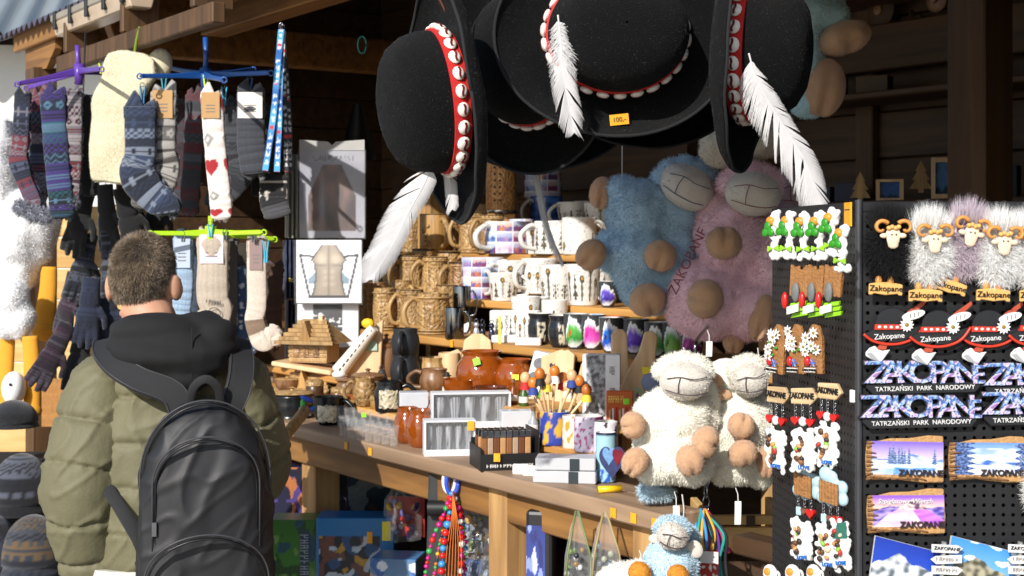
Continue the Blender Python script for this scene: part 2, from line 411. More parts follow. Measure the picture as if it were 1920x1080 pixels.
for i, (w, z) in enumerate(STEPS):
    sb('shelf', .12, 2.62, w, (STEPS[i + 1][0] + .03 if i < 3 else w + .28), z - .024, z - .001 * i, W_shelf)
for s_ in (.16, 1.35, 2.56):
    for i, (w, z) in enumerate(STEPS): sb('shelf_support', s_ - .012, s_ + .012, w + .03 + .004 * i, w + .2, (1.002 if s_ > .4 else .01), z - .026, W_dark)
# posts
sb('post', -.045, .055, .86, .96, 0, 2.75, W_darkz)
sb('post', 2.52, 2.61, 1.02, 1.10, 0, 2.8, W_beamz)
sb('post', 3.95, 4.06, -.02, .08, 0, 2.22, W_darkz)
sb('post', -1.0, -.9, 1.6, 1.7, 0, 2.9, W_darkz)
# back wall and end walls, plank by plank
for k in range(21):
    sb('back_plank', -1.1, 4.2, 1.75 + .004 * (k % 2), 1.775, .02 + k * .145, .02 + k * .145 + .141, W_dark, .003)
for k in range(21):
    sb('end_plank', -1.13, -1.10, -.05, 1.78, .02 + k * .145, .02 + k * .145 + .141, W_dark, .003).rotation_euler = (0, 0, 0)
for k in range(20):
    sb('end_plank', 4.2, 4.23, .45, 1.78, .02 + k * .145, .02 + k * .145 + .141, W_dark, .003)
sb('back_sheet', -1.14, 4.24, 1.78, 1.80, 0, 3.2, W_dark, 0)  # backing sheets added to stop light coming through the plank gaps
sb('end_sheet', 4.235, 4.25, .43, 1.78, 0, 3.0, W_dark, 0)
sb('end_sheet', -1.16, -1.135, -.05, 1.78, 0, 3.1, W_dark, 0)
for k in range(9):
    sb('wall_batten', .1 + k * .46, .17 + k * .46, 1.715, 1.748, .3, 2.9, W_darkz)
for z in (1.62, 1.94, 2.24): sb('back_shelf', -.9, 1.75, 1.52, 1.712, z - .02, z, W_dark)
sb('back_rail', -.9, 3.9, 1.66, 1.71, 2.02, 2.16, W_dark)
sb('back_rail', 1.8, 3.9, 1.64, 1.70, 1.70, 1.92, W_dark)
# roof
SLOPE = .40
def rz_(w): return 2.40 + SLOPE * w
for k in range(18):                               # underside boards, along the stall
    w0 = .03 + k * .115
    o = sb('roof_board', -1.1, 4.3, w0, w0 + .131, 0, .018, W_dark, .002)
    o.location.z = rz_(w0 + .06) - .02; o.rotation_euler = (math.atan(SLOPE), 0, 0)
for s_ in (-.75, .25, 1.25, 2.25, 3.25, 4.1):
    o = sb('rafter', s_, s_ + .07, -.0, 1.95, 0, .12, W_beam)
    o.location.z = rz_(.975) - .125; o.rotation_euler = (math.atan(SLOPE), 0, 0)
sb('eave_beam', -1.1, 3.02, .33, .43, 2.265, 2.40, W_beam)
sb('hat_rail', -.9, 1.3, -.165, -.135, 2.315, 2.345, W_beam)
for s_ in (-.5, .4, 1.2): sb('rail_arm', s_, s_ + .03, -.18, .33, 2.35, 2.375, W_beam)
sb('tie_beam', -.75, -.66, .45, 1.7, 2.27, 2.39, W_beam)
sb('tie_beam', 3.32, 3.41, .13, 1.7, 2.22, 2.36, W_beam)
sb('fascia_board', 1.9, 4.3, -.005, .018, 2.315, 2.40, W_beam)
sb('fascia_board', -1.1, 1.88, -.005, .018, 2.318, 2.403, W_beam)
sb('hanging_rail', 1.75, 3.2, -.15, -.11, 2.11, 2.17, W_darkz)
for s_ in (1.9, 2.5, 3.1): sb('rail_bracket', s_, s_ + .03, -.145, -.02, 2.175, 2.3, W_darkz)
g = G(); nx = 760; Ls = 5.6; Dw = 2.5
def roofp(u, v): return ((u - .5) * Ls, -.05 + v * Dw, .045 + SLOPE * v * Dw - .064 + .012 * math.sin(2 * math.pi * u * Ls / .075))
g.grid(nx, 1, roofp)
def roofp2(u, v): a = roofp(u, v); return (a[0], a[1], a[2] - .004)
g.grid(nx, 1, lambda u, v: roofp2(1 - u, v)); g.build('roof_sheet', pm('roof_metal', '#5d5a68', .5, .18, 9, metal=.2), stall, 180).location = (-1.6, 0, rz_(0) - .0)
# gable board at the far end
g = G(); g.prism([(0, .06), (.3, .05), (.42, .12), (.42, .22), (0, .18)], .03); o = g.build('gable_board', W_beam, stall); o.location = (-4.2, .02, 2.16)

# strip lamp under the eave
lampo = thing('strip_lamp', 'long weathered plastic strip lamp under the roof edge', 'lamp', ST(2.85, -.10, 2.30), RZ)
g = G(); g.box(-.42, .42, -.05, .05, 0, .03); g.build('housing', pm('aged_grey_plastic', '#8d8578', .5, .3, 8), lampo, bevel=.006)
g = G(); g.prism([(-.05, 0), (-.035, -.05), (.035, -.05), (.05, 0)], .8, xf=Matrix.Rotation(R_(-90), 4, 'Z') @ Matrix.Translation((0, -.4, 0))); g.build('diffuser', pm('yellowed_acrylic', '#b9a58c', .35, .3, 10), lampo, bevel=.005)
for k in range(5):
    g = G(); g.box(-.012, .012, -.056, .056, -.03, .035); g.build('clip', black_pl, lampo, bevel=.002).location = (-.36 + k * .18, 0, 0)

# ------------------------------------------------------------------ sunlit plank wall behind the toys at the far end
pw = thing('plank_wall', 'sunlit yellow timber plank wall behind the hanging white geese', 'wall', (-2.35, 6.25, 0), R_(-6))
for k in range(12):
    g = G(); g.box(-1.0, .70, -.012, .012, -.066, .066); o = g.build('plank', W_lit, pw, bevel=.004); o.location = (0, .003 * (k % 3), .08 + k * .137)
for x in (-.8, 0, .6):
    g = G(); g.box(-.05, .05, .014, .09, 0, 1.66); g.build('stud', W_darkz, pw).location = (x, 0, 0)
# ------------------------------------------------------------------ felt hats
felt = pm('black_felt', (.0045, .0045, .005), .95, .6, 900, bump=1.0, bs=900, spec=.12, sheen=.03)
ribbon = pm('red_ribbon', '#c01f1c', .7, .12, 200, bump=.3, bs=900)
shellm = pm('cowrie_shell', '#efe9e0', .25, .1, 120); slitm = pm('cowrie_slit', '#6e1512', .6)
featherm = pm('white_feather', '#cfcdcd', .75, .08, 90, sheen=.2)
g = G(); g.sph((0, 0, 0), (.0118, .0105, .0058), 12)
for k in range(7):
    t = -1 + k / 3.0; g.box(-.0022 + .001 * math.sin(t * 3), .0014 + .001 * math.sin(t * 3), t * .0078 - .0013, t * .0078 + .0013, .0040, .0061 - .0012 * t * t, m=1, xf=Matrix.Rotation(R_(90), 4, 'Z'))
_co = g.build('cowrie', [shellm, slitm], None, 50); COWRIE = _co.data; bpy.data.objects.remove(_co)
OX, OY = .96, 1.14
def make_hat(label, centre, axis, up=(0, 0, 1), droop=.012, tagpos=None, ncow=26, spin=0, rb=1.0, seed=1):
    fr = frame(axis, up) @ Matrix.Rotation(spin, 4, 'Z')
    h = thing('felt_hat', label, 'hat', centre, group='black highlander hats hanging under the eave'); h.rotation_euler = fr.to_euler()
    prof = [(.002, .134), (.035, .133), (.062, .126), (.083, .112), (.097, .090), (.103, .066), (.103, .042), (.1, .012), (.104, .003), (.112, .0), (.13, .0), (.15, .003), (.166, .010), (.177, .021), (.181, .027), (.1815, .031), (.179, .033), (.176, .029), (.163, .016), (.148, .009), (.13, .006), (.108, .006)]
    top = prof[:9]; body = top + [(r * rb, z) for r, z in prof[9:16]] + [(.176 * rb, .026), (.164 * rb, .012), (.148 * rb, .004), (.128 * rb, -.004), (.102, -.004), (.092, .03), (.084, .08), (.05, .114), (.002, .12)]
    g = G(); g.lathe(body, 64, sx=OX, sy=OY, cap=False)
    def warp(p):
        x, y, z = p; r = math.hypot(x, y); a = math.atan2(y, x); k = max(0, (r - .1) / .09)
        return (x, y, z + droop * math.cos(2 * a) * k * k + .006 * n2d(x * 14, y * 14, seed) * min(1, k * 2) + .0025 * n2d(x * 30, z * 30, seed))
    g.v = [warp(p) for p in g.v]; fl = g.build('felt_body', felt, h, 180)
    # stitched rim
    g = G(); fzm = pm('felt_fibres', (.11, .11, .12), .9, .5, 300)
    fur_object(fl.data, 'felt_nap', 22000, .0026, .00013, fzm, h, world=False, seed=seed, droop=.0, jit=1.6, curl=1.0)
    g = G(); ring = [warp((.1795 * rb * OX * math.cos(a), .1795 * rb * OY * math.sin(a), .031)) for a in [2 * math.pi * i / 72 for i in range(73)]]
    g.tube(ring, .0028, 6); g.build('brim_edge', pm('felt_trim', (.012, .012, .014), .9, .3, 400, bump=.6, bs=600), h, 180)
    g = G(); g.lathe([(.0985, .013), (.1022, .013), (.1050, .028), (.1056, .042), (.1020, .043)], 64, sx=OX, sy=OY, cap=False)
    band = g.build('hat_band', ribbon, h, 60)
    for i in range(ncow):
        a = 2 * math.pi * i / ncow + .05; n = Vector((math.cos(a) / OX, math.sin(a) / OY, -.12)).normalized()
        t = Vector((-math.sin(a) * OX, math.cos(a) * OY, 0)).normalized(); b = n.cross(t)
        c = link(COWRIE, 'cowrie', band); mt = Matrix((t, b, n)).transposed().to_4x4() @ Matrix.Rotation(rnd(-.12, .12), 4, 'Z') @ Matrix.Scale(rnd(.98, 1.12), 4)
        mt.translation = Vector((.1045 * OX * math.cos(a), 1.002 * .1045 * OY * math.sin(a), .0285)) + n * .003; c.matrix_basis = mt
    return h
def feather(parent, pts, wid, d0=None, seed=1, curve=.02, side=(1, 1), mat=None, nb=240, name='feather', fluff=0.0, nrm=None):
    """pts: quill to tip in world space; wid(t): half width in metres"""
    path = catmull(pts, 14); rs = random.Random(seed); N_ = len(path); g = G()
    nd = Vector(nrm) if nrm else Vector((0, -1, 0))
    L = sum((path[i + 1] - path[i]).length for i in range(N_ - 1))
    g.tube(path, [lerp(.0017, .0004, i / (N_ - 1)) for i in range(N_)], 6)
    for sd in (-1, 1):
        off = 0.0; cl = 0
        for i in range(nb):
            t = .10 + .9 * i / nb; q = t * (N_ - 1); k = min(N_ - 2, int(q)); p = path[k].lerp(path[k + 1], q - k)
            tg = (path[min(k + 2, N_ - 1)] - path[max(0, k - 1)]).normalized(); s_ = tg.cross(nd).normalized() * sd
            if rs.random() < .045: off = rs.uniform(-.22, .24)
            off *= .94
            w = wid(t) * side[0 if sd < 0 else 1] * (1 + rs.uniform(-.04, .04)); ang = R_(lerp(56, 26, t)) + off
            d = s_ * math.sin(ang) + tg * math.cos(ang); ln = w / max(.3, math.sin(ang)); bw = L / nb * 1.45
            n_ = nd * 1; prev = None; vs = []
            for j in range(5):
                f = j / 4; pt = p + d * (ln * f) + tg * (ln * .18 * f * f) - n_ * (curve * f * f * (w / .03) * .5) + Vector((rs.gauss(0, 1), rs.gauss(0, 1), rs.gauss(0, 1))) * (fluff * f * ln * max(0, 1 - t * 1.6)) + n_ * (.0006 * (i % 2))
                ww = bw * (1 - .75 * max(0, f - .6) / .4) * .5
                vs += [pt - tg * ww, pt + tg * ww]
            g.add(vs, [(2 * j, 2 * j + 2, 2 * j + 3, 2 * j + 1) for j in range(4)])
    return g.build(name, mat or featherm, parent, 180)
def wfeather(hat, px, d, *a, **k):
    """feather given by points in the picture's geometry, put into the hat's own frame"""
    inv = (Matrix.Translation(hat.location) @ hat.rotation_euler.to_matrix().to_4x4()).inverted()
    pts = [P(x, y, d + (e[0] if e else 0)) for x, y, *e in px]
    o = feather(None, pts, *a, **k); me = o.data; me.transform(inv); o.parent = hat; return o
hat_l = make_hat('black felt hat seen from its side, crown away from the sheep, big feather below', P(862, 186, 2.36), (-.94, -.33, -.13), droop=.006, seed=2)
hat_b = make_hat('black felt hat half hidden between the side-on hat and the front-facing hat', P(1006, 112, 2.56), (-.48, -.87, -.05), seed=3)
hat_c = make_hat('black felt hat facing front with orange price sticker on its brim', P(1150, 72, 2.42), (.09, -.98, .055), spin=R_(90), seed=4)
hat_r = make_hat('black felt hat seen from its side beside the pegboard, long feather crossing downward', P(1368, 92, 2.38), (.93, -.36, -.05), droop=.006, seed=5)
hat_lo = make_hat('black felt hat tucked below and behind the front-facing hat', P(1196, 128, 2.70), (.16, -.95, .26), spin=R_(90), seed=6, rb=1.0)
hat_m = make_hat('black felt hat hanging lowest in the shade with thin grey feather', P(1014, 164, 2.74), (-.1, -.98, .16), spin=R_(90), seed=7, rb=1.0)
cordm = pm('brown_cord', '#5a2a1c', .8)
for h_, (x, y) in ((hat_l, (822, -140)), (hat_b, (1000, -140)), (hat_c, (1150, -140)), (hat_r, (1370, -140)), (hat_lo, (1200, -140)), (hat_m, (1040, -140))):
    inv = (Matrix.Translation(h_.location) @ h_.rotation_euler.to_matrix().to_4x4()).inverted()
    dd = h_.location.y; g = G(); g.tube([inv @ P(x, y, dd + .02), inv @ P(x + 3, 0, dd + .015), inv @ (h_.location + Vector((0, .02, .1))), inv @ h_.location], .0022, 6); g.build('hanging_cord', cordm, h_)
wf = lambda m, a=.12: (lambda t: m * min(1, (t / a)) ** .6 * (1 if t < .72 else max(.05, 1 - ((t - .72) / .28) ** 1.7)))
wfeather(hat_l, [(812, 300), (795, 345), (765, 400), (735, 460), (697, 524)], 2.33, wf(.034), seed=3, side=(.5, 1.0), nb=280)
wfeather(hat_l, [(838, 300), (843, 330), (846, 360), (848, 392)], 2.37, wf(.011), seed=4, nb=60)
wfeather(hat_c, [(1046, 28), (1052, 80), (1058, 150), (1076, 248)], 2.30, wf(.021, .3), seed=5, fluff=.2, nb=280)
wfeather(hat_r, [(1404, 100), (1420, 150), (1462, 225), (1508, 300), (1543, 388)], 2.27, wf(.038, .25), seed=6, side=(.5, 1.0), nb=300, fluff=.03)
wfeather(hat_m, [(1003, 280), (1010, 340), (1028, 430), (1056, 498)], 2.62, wf(.0105), seed=7, nb=90, nrm=(.75, -.65, 0))
def stick(parent, p, w, h, mat, n=(0, -1, 0), roll=0, name='price_sticker', txt=None):
    """small paper price sticker at world point p facing n"""
    fr = Matrix.Translation(p) @ frame(n) @ Matrix.Rotation(roll, 4, 'Z')
    g = G(); g.grid(4, 2, lambda u, v: ((u - .5) * w, (v - .5) * h, .0008 + .0006 * math.sin(u * 3))); g.grid(4, 2, lambda u, v: ((.5 - u) * w, (v - .5) * h, .0004 + .0006 * math.sin(u * 3)))
    o = g.build(name, mat, None, 180)
    inv = (Matrix.Translation(parent.location) @ parent.rotation_euler.to_matrix().to_4x4()).inverted() if parent else Matrix()
    o.data.transform(inv @ fr); o.parent = parent
    if txt:
        t = link(text_mesh(txt, h * .62), 'price_print', o); t.data.materials.append(ink); t.data.transform(inv @ fr @ Matrix.Translation((0, 0, .0018)))
    return o
stick(hat_c, P(1161, 224, 2.392), .032, .018, gold_tag, (0, -.95, -.12), R_(6), txt='100,-')

# ------------------------------------------------------------------ plush sheep
from mathutils.bvhtree import BVHTree
tan_m = pm('tan_plush', '#c49a76', .95, .12, 60, bump=.5, bs=700, sheen=.4)
muzzle_m = pm('white_plush', '#d9d2c8', .95, .06, 60, bump=.5, bs=700, sheen=.4)
FURC = {}
def furmat(name, c):
    return pm('plush_' + name, c, .95, .16, 40, bump=.6, bs=300, sheen=.4)
def ell(x, y, rx, ry, d, dd=None): c = P(x, y, d); return (c, (mpx(rx, d), dd if dd else mpx((rx + ry) / 2, d), mpx(ry, d)))
def plush(label, loc_px, d, colour, body, muzzles=(), hooves=(), ears=(), heads=(), stitch=None, nf=16000, fl=.005, hoof_m=None, word=None, group='plush sheep hanging in a bunch', name='plush_sheep', mz=None):
    base = P(*loc_px, d); t = thing(name, label, 'soft toy', base, group=group)
    g = G()
    for x, y, rx, ry, *e in body:
        c, r = ell(x, y, rx, ry, d + (e[0] if e else 0)); g.sph(c, r, 20)
    me = remesh(g, .0075, 8); co, no = mesh_arrays(me)
    nn = np.array([mnoise.noise(Vector(p) * 16) * .010 + mnoise.noise(Vector(p) * 45) * .005 for p in co]); set_co(me, co + no * nn[:, None])
    fm = furmat(colour[0], colour[1]); me.materials.append(fm); me.shade_smooth(); bo = link(me, 'body', t, world=True)
    fur_object(me, 'fur', nf, fl, 0.00055, fm, t, seed=len(label), droop=.3)
    bvh = BVHTree.FromPolygons([v.co[:] for v in me.vertices], [p.vertices[:] for p in me.polygons])
    tops = max((v.co for v in me.vertices), key=lambda c: c.z)
    zt = {'cream': P(0, 655, d).z, 'pale_blue': P(0, 935, d).z, 'white': P(0, 1040, d).z}.get(colour[0], 2.36)
    if zt > tops.z + .01:
        g = G(); g.tube([tops - Vector((0, 0, .02)), Vector((tops.x + .002, tops.y, (tops.z + zt) / 2)), Vector((tops.x, tops.y + .01, zt))], .0012, 5); g.build('hanging_cord', pm('white_string', '#c9c5bd', .8), t, world=True)
    st = stitch or pm('dark_stitch', '#3a3036', .8)
    for i, (x, y, rx, ry, rot, off, lines) in enumerate(muzzles):
        c = P(x, y, d + off); a, b, h = mpx(rx, d), mpx(rx, d) * .9, mpx(ry, d)
        xf = Matrix.Translation(c) @ Matrix.Rotation(rot, 4, 'Y')
        g = G(); g.sph((0, 0, 0), (a, b, h), 24, xf=xf); mm_ = remesh(g, .005, 2); co, no = mesh_arrays(mm_); set_co(mm_, co + no * np.array([mnoise.noise(Vector(q) * 22 + Vector((x, 0, 0))) * .0055 - .001 for q in co])[:, None]); mm_.materials.append(mz or muzzle_m); mm_.shade_smooth(); m_ = link(mm_, 'muzzle', t, world=True)
        fur_object(mm_, 'nap', 5000, .0032, .00045, mz or muzzle_m, m_, world=False, seed=int(x), droop=.1, jit=1.2)
        g = G()
        for q in range(5): aa = R_(20 + 35 * q); g.sph(c + Vector((a * .8 * math.cos(aa), b * .55, h * .75 * math.sin(aa) + h * .2)), (a * .42, b * .5, h * .5), 12)
        hm_3 = remesh(g, .006, 3); hm_3.materials.append(fm); hm_3.shade_smooth(); hd_o = link(hm_3, 'head', t, world=True); fur_object(hm_3, 'head_fur', 3500, fl, .00055, fm, hd_o, world=False, seed=int(y), droop=.2)
        for ln in lines:
            pts = []
            for q in catmull([(u, v, 0) for u, v in ln], 6):
                u, v = q.x, q.y; k = max(0, 1 - u * u - v * v); pts.append(xf @ Vector((u * a, -b * math.sqrt(k) - .0022, v * h)))
            g = G(); g.tube(pts, .0009, 6); g.build('stitch', st, m_)
    for x, y, rx, ry, rot, off in heads:
        g = G(); g.sph((0, 0, 0), (mpx(rx, d), mpx(min(rx, ry), d), mpx(ry, d)), 18, xf=Matrix.Translation(P(x, y, d + off)) @ Matrix.Rotation(rot, 4, 'Y')); g.build('head', fm, t, 180, world=True)
    for x, y, rx, ry, rot, off, em in ears:
        xf = Matrix.Translation(P(x, y, d + off)) @ Matrix.Rotation(rot, 4, 'Y')
        g = G(); g.sph((0, 0, 0), (mpx(rx, d), mpx(min(rx, ry) * .45, d), mpx(ry, d)), 16, xf=xf); g.build('ear', em, t, 180, world=True)
    for x, y, rx, ry, rot, off in hooves:
        a, h = mpx(rx, d), mpx(ry, d); xf = Matrix.Translation(P(x, y, d + off)) @ Matrix.Rotation(rot, 4, 'Y')
        g = G(); n = 26
        vs_g = G(); vs_g.sph((0, 0, 0), (a, a * .95, h), n)
        def cleft(p):
            q = Vector(p); k = math.exp(-(q.x / (a * .16)) ** 2) * max(0, -q.z / h * .5 + .5) ** 1.2 * max(0, -q.y / a + .35)
            return q * (1 - .42 * min(1, k))
        g.add([cleft(p) for p in vs_g.v], vs_g.f, xf=xf); ho = g.build('hoof', hoof_m or tan_m, t, 180, world=True); fur_object(ho.data, 'nap', 1800, .0028, .0004, hoof_m or tan_m, ho, world=False, seed=int(x), droop=.1, jit=1.2)
    if word:
        s, (x0, y0), (x1, y1), size, wm = word
        q0, q1 = P(x0, y0, d - .15), P(x1, y1, d - .15); ax = (q1 - q0).normalized()
        m2 = text_mesh(s, size, ext=0); fr = Matrix((ax, Vector((0, -1, 0)).cross(ax), Vector((0, -1, 0)))).transposed().to_4x4(); fr.translation = (q0 + q1) / 2
        m2.transform(fr)
        for v in m2.vertices:
            hit = bvh.ray_cast(v.co, Vector((0, 1, 0)))
            if hit[0]: v.co = hit[0] + Vector((0, -.010, 0))
        m2.materials.append(wm); link(m2, 'embroidery', bo)
    return t
nav = pm('navy_stitch', '#3b4a66', .8); mar = pm('maroon_stitch', '#7b3a48', .8)
ML = [[(-.75, .1), (-.3, .25), (.2, .2), (.7, .35)], [(-.3, .25), (-.35, -.2), (-.3, -.6)], [(-.75, -.5), (-.2, -.62), (.35, -.6), (.75, -.45)]]
blue = ('blue', '#b2d0e4'); pink = ('pink', '#f0cad4'); cream = ('cream', '#f4eee0'); pblue = ('pale_blue', '#bcd6e4')
plush('blue plush sheep hanging in the shade under the black hats', (1230, 600), 3.12, blue,
      [(1200, 395, 66, 58), (1255, 400, 60, 66, .02), (1195, 480, 62, 66), (1262, 480, 48, 80, .02), (1222, 545, 58, 46), (1150, 470, 38, 40, .02), (1165, 365, 34, 34), (1300, 400, 45, 50, .04)],
      muzzles=[(1287, 350, 54, 40, R_(28), -.05, ML)],
      hooves=[(1128, 362, 23, 31, R_(10), .0), (1108, 478, 27, 31, R_(40), -.05), (1238, 480, 30, 29, R_(20), -.085), (1214, 563, 34, 31, R_(-20), -.07)], stitch=nav, nf=34000, fl=.009)
plush('pink plush sheep with tan hooves hanging in the shade beside the pegboard', (1370, 640), 3.04, pink,
      [(1400, 385, 48, 50, .03), (1372, 450, 66, 70), (1330, 560, 76, 74), (1400, 575, 76, 62), (1440, 500, 58, 90, .02), (1300, 590, 50, 40), (1350, 400, 40, 50, .04)],
      muzzles=[(1412, 362, 54, 42, R_(10), -.06, ML)],
      hooves=[(1357, 455, 33, 31, R_(180), -.075), (1322, 560, 36, 33, R_(100), -.085), (1428, 596, 22, 44, R_(15), -.075), (1375, 640, 20, 22, 0, .0)],
      stitch=mar, nf=34000, fl=.009, word=('ZAKOPANE', (1262, 548), (1318, 432), .028, mar))
plush('mauve grey plush sheep peeking out behind the pink sheep', (1500, 420), 3.25, ('mauve', '#a88f98'),
      [(1478, 400, 40, 56), (1500, 430, 30, 36)], muzzles=[(1488, 357, 36, 32, R_(-5), -.03, ML)], stitch=mar, nf=2500, mz=pm('mauve_muzzle', '#b9a3a8', .95, .06))
plush('cream plush sheep with navy ear, the bigger of two over the counter end', (1265, 905), 2.66, cream,
      [(1262, 790, 74, 66), (1262, 850, 78, 58), (1225, 790, 44, 50), (1310, 780, 42, 60, .03), (1225, 865, 48, 42, -.02), (1300, 868, 44, 40, -.02), (1205, 800, 26, 24, -.03), (1290, 730, 48, 46, .03)],
      muzzles=[(1285, 714, 50, 36, R_(5), -.045, ML)], ears=[(1224, 717, 22, 19, 0, .0, pm('navy_plush', '#252c3f', .9)), (1338, 712, 20, 14, R_(20), .03, tan_m)],
      hooves=[(1187, 797, 25, 23, R_(80), -.06), (1191, 867, 24, 28, R_(30), -.075), (1294, 864, 26, 29, R_(-15), -.085), (1323, 829, 30, 24, R_(-70), -.075)], nf=22000, fl=.006)
plush('cream plush sheep with yellow stain touching the pegboard edge', (1390, 915), 2.72, cream,
      [(1385, 800, 60, 66), (1380, 865, 58, 48), (1425, 790, 40, 62, .02), (1425, 870, 34, 44), (1350, 850, 26, 50, .01)],
      muzzles=[(1405, 712, 36, 32, R_(-5), -.05, ML)], heads=[(1362, 705, 40, 34, 0, .02)], ears=[(1347, 738, 26, 12, R_(8), -.03, tan_m)],
      hooves=[(1390, 798, 25, 24, R_(200), -.075), (1393, 850, 27, 24, R_(-20), -.085), (1437, 866, 17, 30, 0, -.05)], nf=18000, fl=.006)
plush('pale blue plush sheep with orange hooves hanging lowest on the chain', (1250, 1110), 2.5, pblue,
      [(1255, 1060, 54, 52), (1250, 1110, 60, 50), (1285, 1010, 30, 32, .03), (1225, 1085, 30, 40)],
      muzzles=[(1262, 1006, 31, 26, R_(15), -.045, ML)], ears=[(1228, 1010, 12, 9, 0, .0, muzzle_m), (1303, 1030, 15, 18, R_(-30), -.02, muzzle_m)],
      hooves=[(1199, 1075, 20, 21, R_(0), -.055), (1271, 1078, 19, 18, R_(0), -.07)], nf=12000, fl=.005, hoof_m=pm('orange_plush', '#c9882c', .9, .12))
plush('white plush goose body with red trim beside the lowest pale blue sheep', (1165, 1120), 2.55, ('white', '#e8e4da'),
      [(1170, 1082, 40, 28), (1195, 1062, 26, 20, .02), (1150, 1100, 30, 30)], nf=2000, fl=.006, name='plush_goose', group='plush toys by the chain')
plush('blue plush sheep behind the side-on hat, tan split hooves pointing at the post', (1540, 240), 3.0, ('shade_blue', '#b8dce4'),
      [(1510, 20, 58, 40), (1560, 25, 34, 34), (1500, 110, 50, 90, .03), (1512, 190, 36, 34)],
      hooves=[(1582, 72, 52, 32, R_(-18), -.02), (1545, 165, 40, 56, R_(8), -.02), (1615, 60, 16, 22, R_(-10), -.0)], nf=12000)
plush('cream plush sheep back behind the side-on hat and pink sheep', (1400, 300), 3.04, ('cream_back', '#cfc6b4'),
      [(1395, 262, 84, 36), (1350, 280, 40, 30), (1450, 235, 40, 36)], nf=5000)
# loose blue fleece under the counter end
plush('tuft of pale blue plush under the bigger cream sheep', (1235, 935), 2.68, pblue, [(1228, 920, 32, 16), (1250, 926, 22, 14)], nf=2500, fl=.01, group='plush toys by the chain')
# paper tags and the steel chain
for i, (x, y, d, l, ro, lab) in enumerate(((1268, 948, 2.60, .05, .12, 'white loop tag hanging under the bigger cream sheep'), (1384, 940, 2.66, .045, 0, 'white paper tag under the cream sheep by the pegboard'), (1330, 640, 2.75, .03, 0, 'grey paper tag under the pink sheep'))):
    o = thing('toy_tag', lab, 'tag', P(x, y, d), group='paper tags on the toys')
    g = G(); g.grid(2, 10, lambda u, v: ((u - .5) * .012 + ro * .05 * v * v, .0 + .006 * v * v, -v * l), xf=None); g.grid(2, 10, lambda u, v: ((.5 - u) * .012 + ro * .05 * v * v, .0006 + .006 * v * v, -v * l)); g.build('paper', white_pl, o, 180)
    g = G(); g.tube([(0, 0, 0), (.001, .01, .012), (0, .03, .02)], .0008, 5); g.build('thread', white_pl, o)
ch = thing('chain', 'steel link chain hanging between the two cream sheep', 'chain', P(1325, 700, 2.72))
LK = G(); LK.tube([(.0065 * math.cos(a), 0, .0125 * math.sin(a)) for a in [2 * math.pi * i / 16 for i in range(17)]], .0018, 6); lk = LK.build('link', steel, ch, 180)
for k in range(1, 28):
    c = lk.copy(); COL.objects.link(c); c.location = (.0015 * math.sin(k), 0, -.0205 * k); c.rotation_euler = (0, 0, R_(90) * (k % 2) + .3)
hk = thing('display_hook', 'bent grey steel hook above the bigger cream sheep', 'hook', P(1308, 690, 2.8))
g = G(); g.tube(catmull([P(1340, 695, 2.78), P(1312, 690, 2.79), P(1304, 665, 2.8), P(1308, 635, 2.83), P(1340, 600, 3.1)], 6), .0035, 8); g.build('rod', steel, hk, 180, world=True)
# ------------------------------------------------------------------ the boy with the backpack, seen from behind
boy = thing('person', 'person in olive puffer jacket and black hood, standing with back turned', 'person', (-.765, 3.2, 0), R_(14))
skin = pm('skin', '#c79478', .55, .08, 20, sss=.12); olive = pm('olive_nylon', '#6a664e', .62, .10, 12, bump=.25, bs=120, spec=.3)
hoodm = pm('black_jersey', '#121213', .85, .25, 300, bump=.5, bs=800); denim = pm('dark_denim', '#23262e', .8, .2, 80, bump=.3, bs=500)
HC = Vector((-.062, .02, 1.412))      # head centre
HY = Matrix.Rotation(R_(-21), 4, 'Z') @ Matrix.Scale(.94, 4)
def hd(x, y, z): return HC + (HY @ Vector((x, y, z)))
g = G()
g.sph((0, 0, 0), (.071, .090, .097), 24, xf=Matrix.Translation(hd(0, -.004, .012)) @ HY)
g.sph((0, 0, 0), (.058, .062, .062), 18, xf=Matrix.Translation(hd(0, .030, -.062)) @ HY)
g.sph((0, 0, 0), (.011, .016, .022), 10, xf=Matrix.Translation(hd(0, .098, -.018)) @ HY)
g.tube([hd(0, -.015, -.05), (-.045, -.01, 1.33), (-.02, -.01, 1.25), (0, 0, 1.16)], [.056, .054, .062, .09], 16)
g.sph((0, 0, 1.02), (.15, .095, .20), 18); g.sph((0, 0, .82), (.14, .09, .12), 18)
for sx in (-1, 1):
    g.sph((0, 0, 0), (.0115, .021, .034), 14, xf=Matrix.Translation(hd(sx * .083, -.006, -.016)) @ HY @ Matrix.Rotation(sx * R_(-26), 4, 'Z') @ Matrix.Rotation(R_(10), 4, 'X'))
    g.tube([(sx * .08, 0, .84), (sx * .09, .01, .46), (sx * .1, -.01, .08)], [.075, .055, .038], 14)
    g.sph((sx * .1, .05, .04), (.038, .11, .04), 12)
arms = {-1: [(-.145, -.015, 1.175), (-.192, -.055, .96), (-.165, -.01, .755)], 1: [(.140, .0, 1.175), (.185, .06, .97), (.165, .29, .99)]}
hands = {-1: ((-.165, .0, .70), Vector((.05, .05, -1)), Vector((.2, 1, 0))), 1: ((.16, .34, 1.0), Vector((-.1, 1, .05)), Vector((-1, 0, .1)))}
